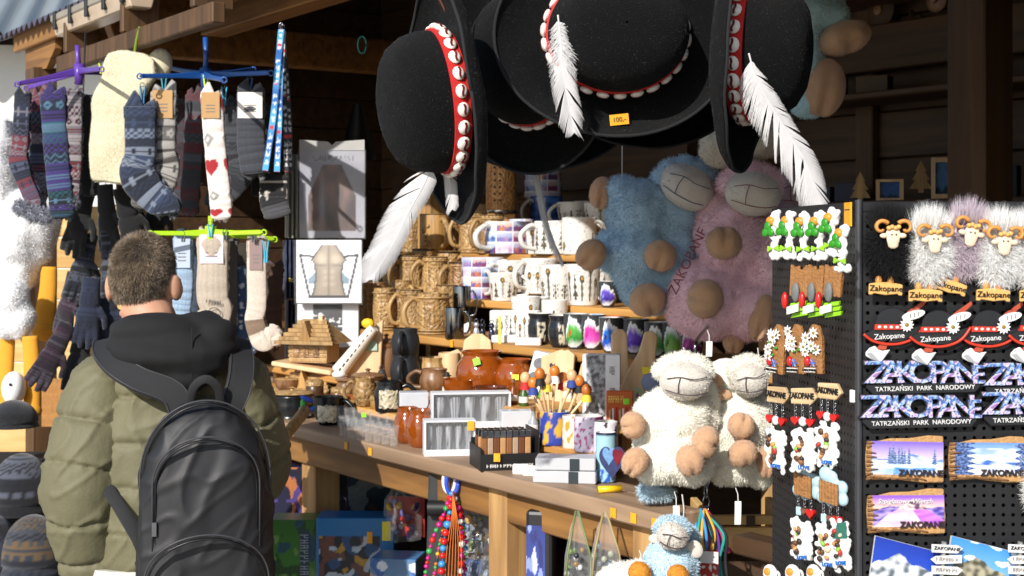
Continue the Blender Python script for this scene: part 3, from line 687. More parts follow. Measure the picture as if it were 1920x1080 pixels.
for sx in (-1, 1):
    g.tube(catmull(arms[sx], 5), [.045] * 5 + [.035] * 6, 12)
    p, dr, th = hands[sx]; p = Vector(p); dr.normalize(); th.normalize(); nm = dr.cross(th).normalized()
    g.sph((0, 0, 0), (.038, .014, .045), 12, xf=Matrix.Translation(p) @ Matrix((th, nm, dr)).transposed().to_4x4())
    for k in range(4):
        b = p + th * (-.027 + .018 * k) + dr * .035; ln = (.058, .070, .066, .052)[k]
        g.tube([b, b + dr * ln * .5 + nm * .006, b + dr * ln * .9 + nm * .022], [.0085, .008, .0068], 8)
    b = p + th * .034 - dr * .01; g.tube([b, b + th * .02 + dr * .03, b + th * .02 + dr * .058 + nm * .006], [.010, .0095, .008], 8)
me = remesh(g, .006, 2, .4); me.materials.append(skin); me.shade_smooth(); body = link(me, 'body', boy)
# face details on the far side
for sx in (-1, 1):
    g = G(); g.sph((0, 0, 0), (.011, .008, .007), 10, xf=Matrix.Translation(hd(sx * .03, .083, .008)) @ HY); g.build('eye', pm('eye_white', '#d8d4cf', .2), boy, 180)
g = G(); g.sph((0, 0, 0), (.022, .008, .006), 10, xf=Matrix.Translation(hd(0, .089, -.062)) @ HY); g.build('mouth', pm('lips', '#9c5a4e', .5), boy, 180)
# short hair
g = G(); g.sph((0, 0, 0), (.0735, .0925, .1005), 32, xf=Matrix.Translation(hd(0, -.004, .013)) @ HY); hm = remesh(g, .005, 3)
HYi = HY.inverted()
def loc(p): return np.array([list(HYi @ (Vector(q) - HC)) for q in p])
def hline(l): return l[:, 2] > np.where(l[:, 1] > .02, .035 + (l[:, 1] - .02) * .35, np.where(np.abs(l[:, 0]) > .062, np.where(l[:, 1] < -.035, -.035, -.008), -.050))
def hmask(p): return hline(loc(p)).astype(float)
hairm, N, L, b = nodes('short_brown_hair'); setp(b, rough=.5, sheen=.2)
tc = N.new('ShaderNodeTexCoord'); sp = N.new('ShaderNodeSeparateXYZ'); L.new(tc.outputs['Object'], sp.inputs[0]); nz = N.new('ShaderNodeTexNoise'); nz.inputs['Scale'].default_value = 45
L.new(tc.outputs['Object'], nz.inputs['Vector']); cr = N.new('ShaderNodeValToRGB'); cr.color_ramp.elements[0].color = (*hx('#4a3c2e'), 1); cr.color_ramp.elements[1].color = (*hx('#8f7c64'), 1)
cr.color_ramp.elements[0].position = .3; cr.color_ramp.elements[1].position = .7; L.new(nz.outputs[0], cr.inputs[0]); L.new(cr.outputs[0], b.inputs['Base Color'])
def hflow(p, nn):
    l = loc(p); crown = np.array([.006, -.045, .09]); v = l - crown; v = v - (v * loc(nn * 1.0 + np.array(HC))).sum(1, keepdims=True) * 0
    v /= np.linalg.norm(v, axis=1, keepdims=True) + 1e-6; m = np.array(HY.to_3x3()); return (v @ m.T) * 3.6
hb = hm.copy(); bmx = bmesh.new(); bmx.from_mesh(hb); fc = [f for f in bmx.faces if not hline(loc([f.calc_center_median()]))[0]]
bmesh.ops.delete(bmx, geom=fc, context='FACES'); bmx.to_mesh(hb); bmx.free(); hb.materials.append(pm('scalp_hair', '#5e4f3f', .8, .3, 60, bump=.6, bs=300)); hb.shade_smooth(); link(hb, 'hair_cap', boy)
fur_object(hm, 'hair', 34000, .0075, .0005, hairm, boy, world=False, seed=5, droop=.1, jit=.16, curl=.12, mask=hmask, flow=hflow)
fur_object(hm, 'hair', 9000, .012, .0005, hairm, boy, world=False, seed=6, droop=.0, jit=.25, curl=.2, mask=lambda p: (loc(p)[:, 2] > .055).astype(float), flow=hflow)
# puffer jacket: torso and sleeves as one skin, then stitched into baffles
def loft(g, rings, n=28):
    vs = []; fs = []
    for z, rx, ry, cx, cy in rings:
        for i in range(n):
            a = 2 * math.pi * i / n; c, s_ = math.cos(a), math.sin(a); e = .82
            vs.append((cx + rx * math.copysign(abs(c) ** e, c), cy + ry * math.copysign(abs(s_) ** e, s_), z))
    for j in range(len(rings) - 1):
        for i in range(n): k = (i + 1) % n; fs.append((j * n + i, j * n + k, j * n + n + k, j * n + n + i))
    fs += [tuple(range(n - 1, -1, -1)), tuple((len(rings) - 1) * n + i for i in range(n))]; g.add(vs, fs)
g = G(); loft(g, [(.785, .160, .130, .01, 0), (.80, .172, .14, .01, 0), (.95, .175, .145, .01, 0), (1.08, .17, .14, .005, 0), (1.15, .162, .125, 0, 0), (1.205, .138, .11, 0, -.005), (1.27, .095, .085, -.01, -.005), (1.30, .075, .075, -.02, -.005)])
def quilt(me, par, amp=.014):
    co, no = mesh_arrays(me); pv = par(co); ph = (pv % .098) / .098; puff = np.minimum(ph, 1 - ph) * 2; seam = np.exp(-(puff / .30) ** 2)
    V3 = lambda a, b, c, o=0: np.array([mnoise.noise(Vector((p[0] * a + p[2] * o, p[1] * a, p[2] * b + c))) for p in co])
    rg = np.clip(1 - np.abs(V3(12, 7, 2, 8)) * 3.4, 0, 1) ** 2; rg2 = np.clip(1 - np.abs(V3(17, 9, 7, -13)) * 4.0, 0, 1) ** 2
    d = amp * (1 - np.exp(-puff / .11)) - amp * .5 + .006 * V3(7, 11, 4) + .006 * rg * (.3 + seam) + .005 * rg2 + .0045 * V3(62, 14, 1) * seam
    set_co(me, co + no * d[:, None]); me.materials.append(olive); me.shade_smooth()
jm = remesh(g, .0055, 4); quilt(jm, lambda p: 1.262 - p[:, 2]); link(jm, 'jacket', boy)
def seg_t(p, a, b):
    ab = b - a; t = np.clip(((p - a) @ ab) / (ab @ ab), 0, 1); return t, np.linalg.norm(p - (a + t[:, None] * ab), axis=1)
for sx in (-1, 1):
    A = [np.array(q) for q in arms[sx]]; l1 = np.linalg.norm(A[1] - A[0]); l2 = np.linalg.norm(A[2] - A[1])
    def par(p):
        t1, d1 = seg_t(p, A[0], A[1]); t2, d2 = seg_t(p, A[1], A[2]); return np.where(d1 < d2, t1 * l1, l1 + t2 * l2) + .02
    q = catmull(arms[sx], 8); g = G(); g.tube(q, [lerp(.070, .078, min(1, i / 3)) if i < 9 else lerp(.078, .054, (i - 8) / 8) for i in range(len(q))], 22); g.sph(q[0], (.072, .074, .066), 18)
    am = remesh(g, .0055, 4); quilt(am, par); link(am, 'sleeve', boy)
g = G(); loft(g, [(.752, .192, .138, 0, 0), (.765, .196, .142, 0, 0), (.79, .194, .14, 0, 0)]); g.build('hem_band', pm('white_hem', '#c9c6bd', .8, .1), boy, 60)
for sx in (-1, 1):
    g = G(); w = Vector(arms[sx][2]); e = Vector(arms[sx][1]); dr = (w - e).normalized(); g.tube([w - dr * .02, w + dr * .005, w + dr * .04], [.054, .05, .047], 18); g.build('cuff', hoodm, boy, 60)
    g = G(); g.tube([(sx * .085, 0, .8), (sx * .092, .01, .46), (sx * .1, -.01, .06)], [.098, .075, .062], 18); g.build('trouser_leg', denim, boy, 180)
    g = G(); g.sph((sx * .1, .05, .045), (.05, .135, .05), 16); g.box(sx * .1 - .05, sx * .1 + .05, -.08, .18, 0, .02); g.build('shoe', black_pl, boy, 180)
g = G(); loft(g, [(.70, .165, .12, 0, 0), (.79, .17, .125, 0, 0)]); g.build('trouser_seat', denim, boy, 60)
# hood lying on the back
g = G(); HB = [(.0, -.115, 1.255, .158, .070, .060), (-.03, -.10, 1.30, .125, .062, .055), (.10, -.10, 1.275, .07, .06, .055), (-.11, -.07, 1.275, .06, .06, .045), (.02, -.12, 1.20, .085, .055, .035),
    (.085, .0, 1.30, .05, .085, .05), (-.11, .0, 1.29, .05, .085, .045), (-.02, .07, 1.27, .10, .04, .04), (.06, -.09, 1.325, .065, .045, .03)]
for x, y, z, a, b, c in HB: g.sph((x * .86, y, z), (a * .84, b, c), 18)
hm2 = remesh(g, .007, 6); co, no = mesh_arrays(hm2)
wr = np.array([mnoise.noise(Vector((p[0] * 8 + p[2] * 10, p[1] * 10, p[2] * 30))) for p in co]); set_co(hm2, co + no * (.012 * wr)[:, None]); hm2.materials.append(hoodm); hm2.shade_smooth(); link(hm2, 'hood', boy)
g = G(); g.tube([(.04 + .0 * k, -.176 + abs(k - 4) * .002, 1.185 + k * .022) for k in range(7)], .0016, 6); g.build('hood_seam', hoodm, boy, 180)

# ------------------------------------------------------------------ backpack
nyl = pm('black_nylon', '#1c1c1f', .56, .15, 8, bump=.08, bs=900, sheen=.0); webb = pm('black_webbing', '#252527', .7, .2, 200, bump=.6, bs=900)
bpk = thing('backpack', 'black nylon backpack worn over the olive puffer jacket', 'backpack', boy.location, R_(14))
BX, BY = .066, -.265
def bag_shape(w, dp, z0, z1, cy, n=36, m=26):
    g = G(); vs = []; fs = []
    for j in range(m + 1):
        t = j / m; z = lerp(z0, z1, t); k = 1.0 if t < .55 else math.sqrt(max(0.0, 1 - ((t - .55) / .45) ** 2.6))
        k = max(k, .04); kb = 1 - .10 * (1 - min(1, t / .18)) ** 2; tap = lerp(1.06, .92, t)
        for i in range(n):
            a = 2 * math.pi * i / n; c, s_ = math.cos(a), math.sin(a); e = .7
            vs.append((BX + w * k ** .9 * kb * tap * math.copysign(abs(c) ** e, c), cy + dp * (k ** .6) * kb * math.copysign(abs(s_) ** e, s_), z))
    for j in range(m):
        for i in range(n): q = (i + 1) % n; fs.append((j * n + i, j * n + q, j * n + n + q, j * n + n + i))
    fs += [tuple(range(n - 1, -1, -1)), tuple(m * n + i for i in range(n))]; g.add(vs, fs); return g
def wrinkle(me, a, sc, seed=0):
    co, no = mesh_arrays(me)
    w = np.array([mnoise.noise(Vector((p[0] * sc + p[2] * sc * .35, p[1] * sc, p[2] * sc * .32 + seed))) + .6 * mnoise.noise(Vector((p[0] * sc * 2.2 - p[2] * sc * .8, p[1] * sc * 2, p[2] * sc * .6 + seed))) for p in co])
    rg = np.clip(1 - np.abs(np.array([mnoise.noise(Vector((p[0] * 12 + .6 * mnoise.noise(Vector(p) * 7), p[1] * 12, p[2] * 4.2 + seed))) for p in co])) * 3.4, 0, 1) ** 1.6
    rg2 = np.clip(1 - np.abs(np.array([mnoise.noise(Vector((p[0] * 16 - p[2] * 13, p[1] * 14, p[2] * 9 + seed + 5))) for p in co])) * 4.5, 0, 1) ** 1.6
    w = .35 * w + .8 * rg + .5 * rg2; set_co(me, co + no * (a * w)[:, None])
me = remesh(bag_shape(.138, .085, .66, 1.165, BY + .03), .006, 4); wrinkle(me, .007, 7); me.materials.append(nyl); me.shade_smooth(); link(me, 'main_compartment', bpk)
def arch_panel(w, z0, z1, cy, dp):
    g = bag_shape(w, dp, z0, z1, cy); return g
me = remesh(arch_panel(.100, .05, .80, 1.085, BY - .035), .006, 4); wrinkle(me, .0065, 7, 4); me.materials.append(nyl); me.shade_smooth(); link(me, 'front_panel', bpk)
me = remesh(arch_panel(.118, .06, .64, .885, BY - .045), .006, 4); wrinkle(me, .010, 8, 9); me.materials.append(nyl); me.shade_smooth(); link(me, 'front_pocket', bpk)
def archline(w, z0, z1, y, n=30, top=.55):
    pts = []
    for i in range(n + 1):
        a = math.pi * i / n; pts.append((BX + w * math.cos(a) * .98, y + .03 * abs(math.cos(a)) ** 3, lerp(z0, z1, top) + (z1 - z0) * (1 - top) * math.sin(a) ** .9))
    return [(pts[0][0], pts[0][1] + .005, z0)] + pts + [(pts[-1][0], pts[-1][1] + .005, z0)]
zipm = pm('zip_tape', '#0e0e10', .4)
for (w, z0, z1, y) in ((.104, .86, 1.095, BY - .070), (.130, .78, 1.165, BY - .028), (.122, .66, .90, BY - .090)):
    g = G(); g.tube(archline(w, z0, z1, y), .0042, 6, flat=.6); g.build('zip', zipm, bpk, 180)
    g = G(); g.tube([(a, b - .002, c + .008) for a, b, c in archline(w + .006, z0, z1, y)], .002, 6); g.build('piping', pm('grey_piping', '#3a3a3e', .5), bpk, 180)
g = G(); g.box(-.005, .005, -.003, .003, -.03, 0); o = g.build('zip_pull', steel, bpk, bevel=.001); o.location = (BX - .104, BY - .045, .93)
g = G(); g.tube(catmull([(BX - .034, BY + .06, 1.13), (BX - .026, BY + .03, 1.19), (BX, BY + .02, 1.212), (BX + .026, BY + .03, 1.19), (BX + .034, BY + .06, 1.13)], 8), .009, 10, flat=.22, up=(0, 1, 0)); g.build('top_handle', webb, bpk, 60)
for sx, pts in ((-1, [(BX - .045, BY + .07, 1.125), (.0, -.190, 1.175), (-.07, -.178, 1.205), (-.115, -.150, 1.232), (-.14, -.085, 1.258), (-.14, .02, 1.27), (-.135, .12, 1.19), (-.13, .16, 1.05)]),
                (1, [(BX + .04, BY + .075, 1.125), (BX + .065, BY + .07, 1.175), (.142, -.165, 1.215), (.145, -.10, 1.25), (.14, .03, 1.27), (.135, .12, 1.19), (.13, .16, 1.05)])):
    q = catmull(pts, 8); g = G()
    vs = []; fs = []
    for k, p in enumerate(q):
        tg = (q[min(k + 1, len(q) - 1)] - q[max(k - 1, 0)]).normalized(); out = Vector((p.x * .4, (p.y), (p.z - 1.13) * 1.6)).normalized(); sd = tg.cross(out).normalized(); nrm = sd.cross(tg).normalized()
        if nrm.dot(out) < 0: nrm = -nrm
        for (a, b) in ((-.028, 0), (-.025, .007), (.025, .007), (.028, 0), (.025, -.004), (-.025, -.004)): vs.append(p + sd * a + nrm * (b + .004))
    for k in range(len(q) - 1):
        for i in range(6): j = (i + 1) % 6; fs.append((k * 6 + i, k * 6 + j, k * 6 + 6 + j, k * 6 + 6 + i))
    fs += [(5, 4, 3, 2, 1, 0), tuple((len(q) - 1) * 6 + i for i in range(6))]
    g.add(vs, fs); st = g.build('shoulder_strap', webb, bpk, 50)
    for ed in (1, 2):
        g = G(); g.tube([Vector(vs[k * 6 + ed]) * 1.0 + (Vector(vs[k * 6 + ed]) - Vector(vs[k * 6 + 5])).normalized() * .001 for k in range(len(q))], .0014, 5); g.build('strap_piping', pm('grey_piping', '#3a3a3e', .5), st, 180)
g = G(); g.tube(catmull([(-.15, -.10, .99), (-.10, -.165, .92), (-.06, -.185, .84), (BX - .12, BY + .05, .74)], 8), .014, 8, flat=.2, up=(.3, -1, 0)); g.build('lower_strap', webb, bpk, 60)
# ------------------------------------------------------------------ hangers, socks, gloves, lanyards
def pal(*a): return [hx(c) for c in a]
def fair(p, seed):
    r_ = random.Random(seed); kinds = [r_.randrange(6) for _ in range(30)]; cs = [(r_.randrange(len(p)), r_.randrange(len(p))) for _ in range(30)]
    def f(u, v):
        c = int(u * 44); r = int(v * 105); b = r // 7; k = r % 7; kd = kinds[b % 30]; ia, ib = cs[b % 30]
        A = p[ia]; B = p[ib] if ib != ia else p[(ib + 1) % len(p)]
        if kd == 0: on = k in (2, 4)
        elif kd == 1: on = abs((c % 6) - 3) == k % 4
        elif kd == 2: on = (abs(c % 8 - 3.5) + abs(k - 3)) < 3.2 and not (abs(c % 8 - 3.5) < 1 and k == 3)
        elif kd == 3: on = (c % 4 < 2) == (k % 4 < 2)
        elif kd == 4: on = (c % 8 in (3, 4) or k == 3 or (c % 8 - 3.5) ** 2 == (k - 3) ** 2) and 0 < k < 6
        else: on = k in (0, 6)
        return B if on else A
    return f
def hearts(base, hc):
    B = hx(base); H = hx(hc); Gy = hx('#8d8a86')
    def f(u, v):
        c = (u * 32) % 11 - 5; r = (v * 70) % 14 - 7; odd = int(v * 70 / 14) % 2
        if odd: return Gy if abs(c) + abs(r) < 3.2 and abs(c) + abs(r) > 1.2 else B
        x, y = c / 3.6, -(r + .6) / 3.6; return H if (x * x + y * y - 1) ** 3 - x * x * y ** 3 < 0 and v < .95 else B
    return f
def plain(c, c2=None, rib=True):
    C = hx(c); D = hx(c2) if c2 else tuple(x * .8 for x in C)
    return lambda u, v: (mixc(C, D, .6) if rib and int(u * 32) % 2 else C) if v < .12 or not c2 else (C if v < .5 or v > .6 else D)
SOCKG = 'patterned wool socks on clip hangers'
def sock(label, x, y, d, L, wd, dirn, pf, rz=0, tilt=0, card=None, pair=True, cuff=None, kink=.42, name='sock', straight=False):
    """a sock hanging by its cuff from picture column x, row y; L and wd in picture pixels"""
    t = thing(name, label, 'sock', P(x, y, d), rz, SOCKG); Lm, wm = mpx(L, d), mpx(wd, d)
    for k in ([0, 1] if pair else [0]):
        sh = k * .016; e = dirn
        pts = [(0, 0, 0), (tilt * .02, 0, -Lm * .25), (tilt * .04, 0, -Lm * kink), (tilt * .04 - e * wm * .12, 0, -Lm * (kink + .14)), (tilt * .04 + e * wm * .25, 0, -Lm * (kink + .32)), (tilt * .04 + e * wm * .75, 0, -Lm * .90), (tilt * .04 + e * wm * .85, 0, -Lm * .985)]
        if straight: pts = [(0, 0, 0), (tilt * .02, 0, -Lm * .3), (tilt * .05, 0, -Lm * .6), (tilt * .06 + e * wm * .1, 0, -Lm * .85), (tilt * .06 + e * wm * .15, 0, -Lm)]
        q = catmull(pts, 18 if not straight else 26); n = len(q)
        rs = []
        for i in range(n):
            f = i / (n - 1); r = wm * .5 * (1 + .05 * n1(f * 9, x)); r *= (1.04 if f < .08 else 1); r *= 1 + .22 * math.exp(-((f - kink - .12) / .09) ** 2) if not straight else 1
            if f > .9: r *= math.sqrt(max(.05, 1 - ((f - .9) / .1) ** 2 * .9))
            rs.append(r)
        q = [Vector((p.x + k * rnd(-.006, .006), p.y + sh + .004 * n1(i * .2, x + 3), p.z + k * .008)) for i, p in enumerate(q)]
        # resample colours: rows along, columns around
        g = G(); g.tube(q, rs, 44, flat=.26, up=(0, 1, 0), col=lambda u, v: pf(u, v))
        g.build('sock_body', KNIT, t, 180)
    if card:
        cw, chh, cc = card; g = G(); g.box(-mpx(cw, d) / 2, mpx(cw, d) / 2, -.012, -.0105, -mpx(chh, d), .004); cd = g.build('card', cc, t)
        g = G()
        for j in range(3): g.box(-mpx(cw, d) * .25, mpx(cw, d) * .25, -.0128, -.0122, -mpx(chh, d) * (.5 + .13 * j), -mpx(chh, d) * (.46 + .13 * j))
        g.build('print', pm('grey_print', '#77706c', .7), cd)
    return t
kraft = pm('kraft_card', '#b58f60', .8, .12, 40); whitec = pm('white_card', '#e4ddd6', .7, .05); lilac = pm('lilac_card', '#d8c6cf', .7, .05)
def hanger(label, cx, cy, d, col, arms_, stem, pegs=(), hook=None):
    m = pm('plastic_' + col[0], col[1], .35, .1); t = thing('clip_hanger', label, 'hanger', P(cx, cy, d), group='plastic clip hangers')
    c = P(cx, cy, d)
    for i, (x, y, e) in enumerate(arms_):
        q = P(x, y, d + e); dv = (q - c); up_ = dv.cross(Vector((0, 0, 1))).normalized()
        g = G(); xf = Matrix.Translation(c) @ frame(up_, (0, 0, 1)); L_ = dv.length
        g.prism([(0, -.011), (L_ * .5, -.006), (L_ - .01, -.008), (L_, 0), (L_ - .01, .006), (L_ * .5, .008), (0, .013)], .008, xf=Matrix.Translation(c) @ Matrix((dv.normalized(), up_, dv.normalized().cross(up_))).transposed().to_4x4())
        g.build('arm', m, t, world=True, bevel=.002)
        g = G(); rr = [(q + Vector((.008 * math.cos(a), 0, .008 * math.sin(a)))) for a in [2 * math.pi * k / 12 for k in range(13)]]; g.tube(rr, .0025, 6); g.build('arm_eye', m, t, 180, world=True)
    g = G(); g.tube([P(x, y, d) for x, y in stem], [.008] * len(stem), 10); g.tube([c - Vector((0, 0, .045)), c + Vector((0, 0, .02))], [.012, .018], 12); g.build('stem', m, t, 180, world=True)
    for x, y, pc, sz in pegs: peg(t, x, y, d - .02, pc, sz)
    return t
def peg(t, x, y, d, pc, sz=34):
    m = pm('peg_' + pc, pc, .35, .08); h = mpx(sz, d); p = P(x, y, d)
    o = bpy.data.objects.new('peg', None); COL.objects.link(o); o.parent = t; o.location = p - wloc(t)
    for s_ in (-1, 1):
        g = G(); g.prism([(s_ * .001, -h * .5), (s_ * .005, -h * .5), (s_ * .006, -.002), (s_ * .010, h * .5), (s_ * .006, h * .5), (s_ * .002, .0)], .009); g.build('jaw', m, o, bevel=.001)
    g = G(); g.tube([(.006 * math.cos(a), -.002, .006 * math.sin(a) + h * .55) for a in [k * .6 for k in range(11)]], .001, 5); g.build('wire', steel, o)
hanger('purple round clip hanger under the strip lamp', 148, 132, 4.5, ('purple', '#5b3a96'), [(32, 158, -.12), (50, 165, .16), (190, 130, -.2), (215, 140, .2), (100, 150, .3)], [(145, 85), (146, 110), (148, 132)], pegs=[(190, 128, '#d8ef2a', 20)])
hanger('blue round clip hanger beside the cream woollen vest', 385, 140, 4.4, ('blue', '#1c4e94'), [(262, 143, -.15), (305, 125, .25), (475, 130, .3), (508, 137, -.15), (420, 150, -.35)], [(385, 70), (386, 105), (385, 142)],
       pegs=[(267, 182, '#2a78a8', 42), (307, 163, '#3a93a6', 40), (386, 160, '#d8ef2a', 40), (420, 180, '#3fb4d8', 34), (468, 163, '#3a6ca8', 34)])
hanger('lime green clip hanger behind the boy’s head'.replace('’', "'"), 395, 436, 4.35, ('lime', '#a9d81c'), [(282, 438, -.05), (495, 436, -.02), (515, 449, .1), (350, 446, .1)], [(395, 405), (395, 420), (395, 436)],
       pegs=[(394, 432, '#4fb6e0', 24), (343, 446, '#565a60', 16), (422, 442, '#565a60', 16), (475, 446, '#565a60', 16), (498, 472, '#3fb4d8', 42)])
dk = pal('#181a27', '#22293e', '#454a5f', '#632d38', '#6c6a73'); tl = pal('#111d31', '#16464f', '#32265f', '#0c101a', '#466379'); rdw = pal('#6f6b70', '#5f232e', '#90878a', '#391f2b'); gr = pal('#4f5156', '#838386', '#34363b', '#9c9995')  # wool palettes darkened to carry the shade the socks hang in
nv = pal('#1e2739', '#2e3a53', '#6d7584', '#141825'); gw = pal('#615f5d', '#9c9894', '#443f3c', '#8e8a85')
sock('dark fair isle slipper sock hanging at the outer end of the purple hanger', 42, 178, 4.42, 215, 30, 1, fair(dk, 3), tilt=-.2)
sock('grey and navy fair isle sock second along the purple hanger', 72, 178, 4.5, 228, 36, -1, fair(dk, 8), straight=True)
sock('teal and purple zigzag knee sock on the purple hanger', 98, 176, 4.38, 232, 46, 1, fair(tl, 4), tilt=.3, straight=True)
sock('white and maroon fair isle sock in front of the plank wall', 136, 170, 4.55, 210, 34, -1, fair(rdw, 6), straight=True)
sock('plain black long sock beside the cream woollen vest', 165, 178, 4.6, 190, 34, 1, plain('#18181b'), straight=True, pair=False)
sock('navy snowflake sock with black heel under the teal peg', 262, 200, 4.3, 205, 58, 1, fair(nv, 11), kink=.45)
sock('grey and white snowflake sock with kraft card', 306, 172, 4.34, 222, 46, -1, fair(gw, 5), card=(38, 50, kraft), kink=.5)
sock('dark grey sock with red dots behind the heart sock', 366, 178, 4.5, 226, 36, -1, fair(pal('#3b3d42', '#6a2a30', '#54565c', '#3b3d42'), 9), tilt=-.2, straight=True)
sock('white sock with red hearts under the yellow peg', 396, 176, 4.3, 236, 40, 1, hearts('#d9d2cc', '#9c1f26'), card=(34, 46, kraft), straight=True, tilt=.35)
sock('dark charcoal patterned sock below the white card', 446, 196, 4.5, 196, 48, -1, fair(pal('#2a2c31', '#3d4046', '#22242a'), 13), kink=.45)
sock('plain dark grey sock hanging from a white paper card', 470, 176, 4.32, 150, 52, 1, plain('#3a3c44'), card=(46, 46, whitec), straight=True)
sock('short black sock with white reindeer under the lanyards', 513, 330, 4.4, 76, 52, 1, lambda u, v: hx('#b9b4ac') if (.25 < v < .5 and n2d(u * 14, v * 9, 3) > .25) or .12 < v < .16 else (hx('#46464a') if v > .6 else hx('#1c1c1f')), straight=True, pair=False)
sock('light blue sock with white card on the lime hanger', 343, 450, 4.4, 150, 36, -1, plain('#8fa6bd'), card=(30, 52, pm('pale_blue_card', '#aebbd2', .7, .05)), straight=True)
bs = sock('beige sock with a smiling face print and lilac card', 398, 442, 4.35, 208, 58, -1, plain('#b5a797'), card=(44, 52, lilac), kink=.55)
bo = bs
g = G(); c0 = P(404, 588, 4.35) + Vector((0, -.022, 0)); g.tube([c0 + Vector((.019 * math.cos(a), 0, .019 * math.sin(a))) for a in [2 * math.pi * k / 24 for k in range(25)]], .0012, 5)
g.tube([c0 + Vector((.010 * math.cos(a), 0, .010 * math.sin(a))) for a in [math.pi * (1.1 + .8 * k / 10) for k in range(11)]], .0012, 5); g.sph(c0 + Vector((-.006, 0, .006)), .0018, 8); g.sph(c0 + Vector((.006, 0, .006)), .0018, 8)
g.build('face_print', ink, bs, 180, world=True); scribble(bs, .05, .012, ink, Matrix.Translation(P(404, 566, 4.35) + Vector((0, -.022, 0)) - wloc(bs)) @ Matrix.Rotation(R_(8), 4, 'Y'), 6, 4)
sock('plain grey sock tucked behind the smiling face sock', 432, 452, 4.45, 190, 26, -1, plain('#5d5a57'), straight=True)
sock('blue flowered sock near the lime hanger end', 466, 500, 4.46, 165, 40, -1, lambda u, v: hx('#c3ccd8') if n2d(u * 11, v * 24, 7) > .3 else hx('#2f4b6e'), straight=True, pair=False)
sock('cream ribbed sock with brown card at the lime hanger end', 481, 452, 4.36, 200, 36, 1, plain('#c9bcae', '#7f6a58'), card=(24, 54, pm('brown_card', '#8d7672', .7)), kink=.6)
sock('brown sock in the shade beside the apron packets', 512, 500, 4.6, 155, 34, -1, plain('#4a352a'), straight=True)
sock('navy plain sock behind the flowered sock', 448, 470, 4.6, 190, 30, 1, plain('#20283c'), straight=True, pair=False)
for x, y in ((62, 402), (84, 405), (40, 390), (112, 385), (130, 380)):
    t = thing('pompom', {62: 'grey pompom at the toe of the second sock on the purple hanger', 84: 'grey pompom hanging lowest under the purple hanger', 40: 'grey pompom under the outermost slipper sock', 112: 'grey pompom beside the teal zigzag sock', 130: 'grey pompom nearest the black gloves'}[x], 'pompom', P(x, y, 4.4), group='grey pompoms on the slipper socks')
    g = G(); g.sph((0, 0, 0), .022, 14); me = remesh(g, .004, 1); me.materials.append(pm('grey_wool', '#8b8d98', .95, .15, 90)); link(me, 'core', t)
    fur_object(me, 'fluff', 900, .014, .0009, _M['grey_wool'], t, world=False, droop=.1)
for k, (x, y, d, L, w, e, pf, lab) in enumerate(((56, 182, 4.62, 205, 30, 1, fair(dk, 31), 'dark wool sock in the back row behind the outer slipper sock'), (118, 180, 4.66, 200, 32, -1, fair(tl, 33), 'dark teal wool sock in the back row behind the maroon sock'), (150, 176, 4.7, 205, 30, 1, fair(rdw, 35), 'maroon wool sock in the back row by the black sock'),
      (284, 196, 4.52, 200, 36, 1, fair(nv, 37), 'navy wool sock in the back row between the snowflake socks'), (336, 186, 4.58, 205, 34, -1, fair(pal('#2a2c31', '#3d4046', '#4a2a30'), 39), 'charcoal wool sock in the back row behind the grey snowflake sock'), (424, 190, 4.6, 200, 34, 1, fair(pal('#232529', '#34363c', '#4a4c52'), 41), 'charcoal wool sock in the back row behind the heart sock'), (496, 200, 4.56, 170, 34, -1, plain('#1b1c20'), 'black sock in the back row by the lanyards'),
      (362, 456, 4.55, 190, 30, 1, plain('#3f4a5a'), 'slate blue sock in the back row of the lime hanger'), (452, 456, 4.6, 195, 28, -1, plain('#3a342c'), 'dark brown sock in the back row of the lime hanger'))):
    sock(lab, x, y, d, L, w, e, pf, straight=True, pair=False, tilt=rnd(-.3, .3))
# cream woollen vest
vest = thing('woollen_vest', 'cream woollen vest hanging between the purple and blue hangers', 'vest', P(230, 345, 4.45))
g = G(); ol = [(172, 335), (176, 344), (235, 346), (243, 335), (244, 270), (252, 230), (262, 190), (276, 165), (296, 140), (292, 110), (270, 98), (225, 94), (204, 100), (196, 118), (192, 150), (178, 190), (171, 240)]
pts = [((x - 230) * 4.45 / F, (345 - y) * 4.45 / F) for x, y in ol]; g.prism(pts, .05, y0=-.025); me = remesh(g, .008, 10)
co, no = mesh_arrays(me); set_co(me, co + no * np.array([mnoise.noise(Vector(p) * 9) * .012 for p in co])[:, None]); vm = pm('cream_wool', '#d8d0b2', .95, .1, 30, bump=.6, bs=250, sheen=.3); me.materials.append(vm); me.shade_smooth(); link(me, 'wool_body', vest)
fur_object(me, 'nap', 30000, .0032, .0004, vm, vest, world=False, droop=.7)
g = G(); g.tube([P(262, 50, 4.45), P(256, 75, 4.45), P(250, 110, 4.45)], .004, 6); g.build('hook', pm('lime_hook', '#6f8a1c', .4), vest, world=True)
g = G(); g.sph(P(300, 120, 4.5), (.04, .03, .05), 14); g.build('collar', vm, vest, 180, world=True)
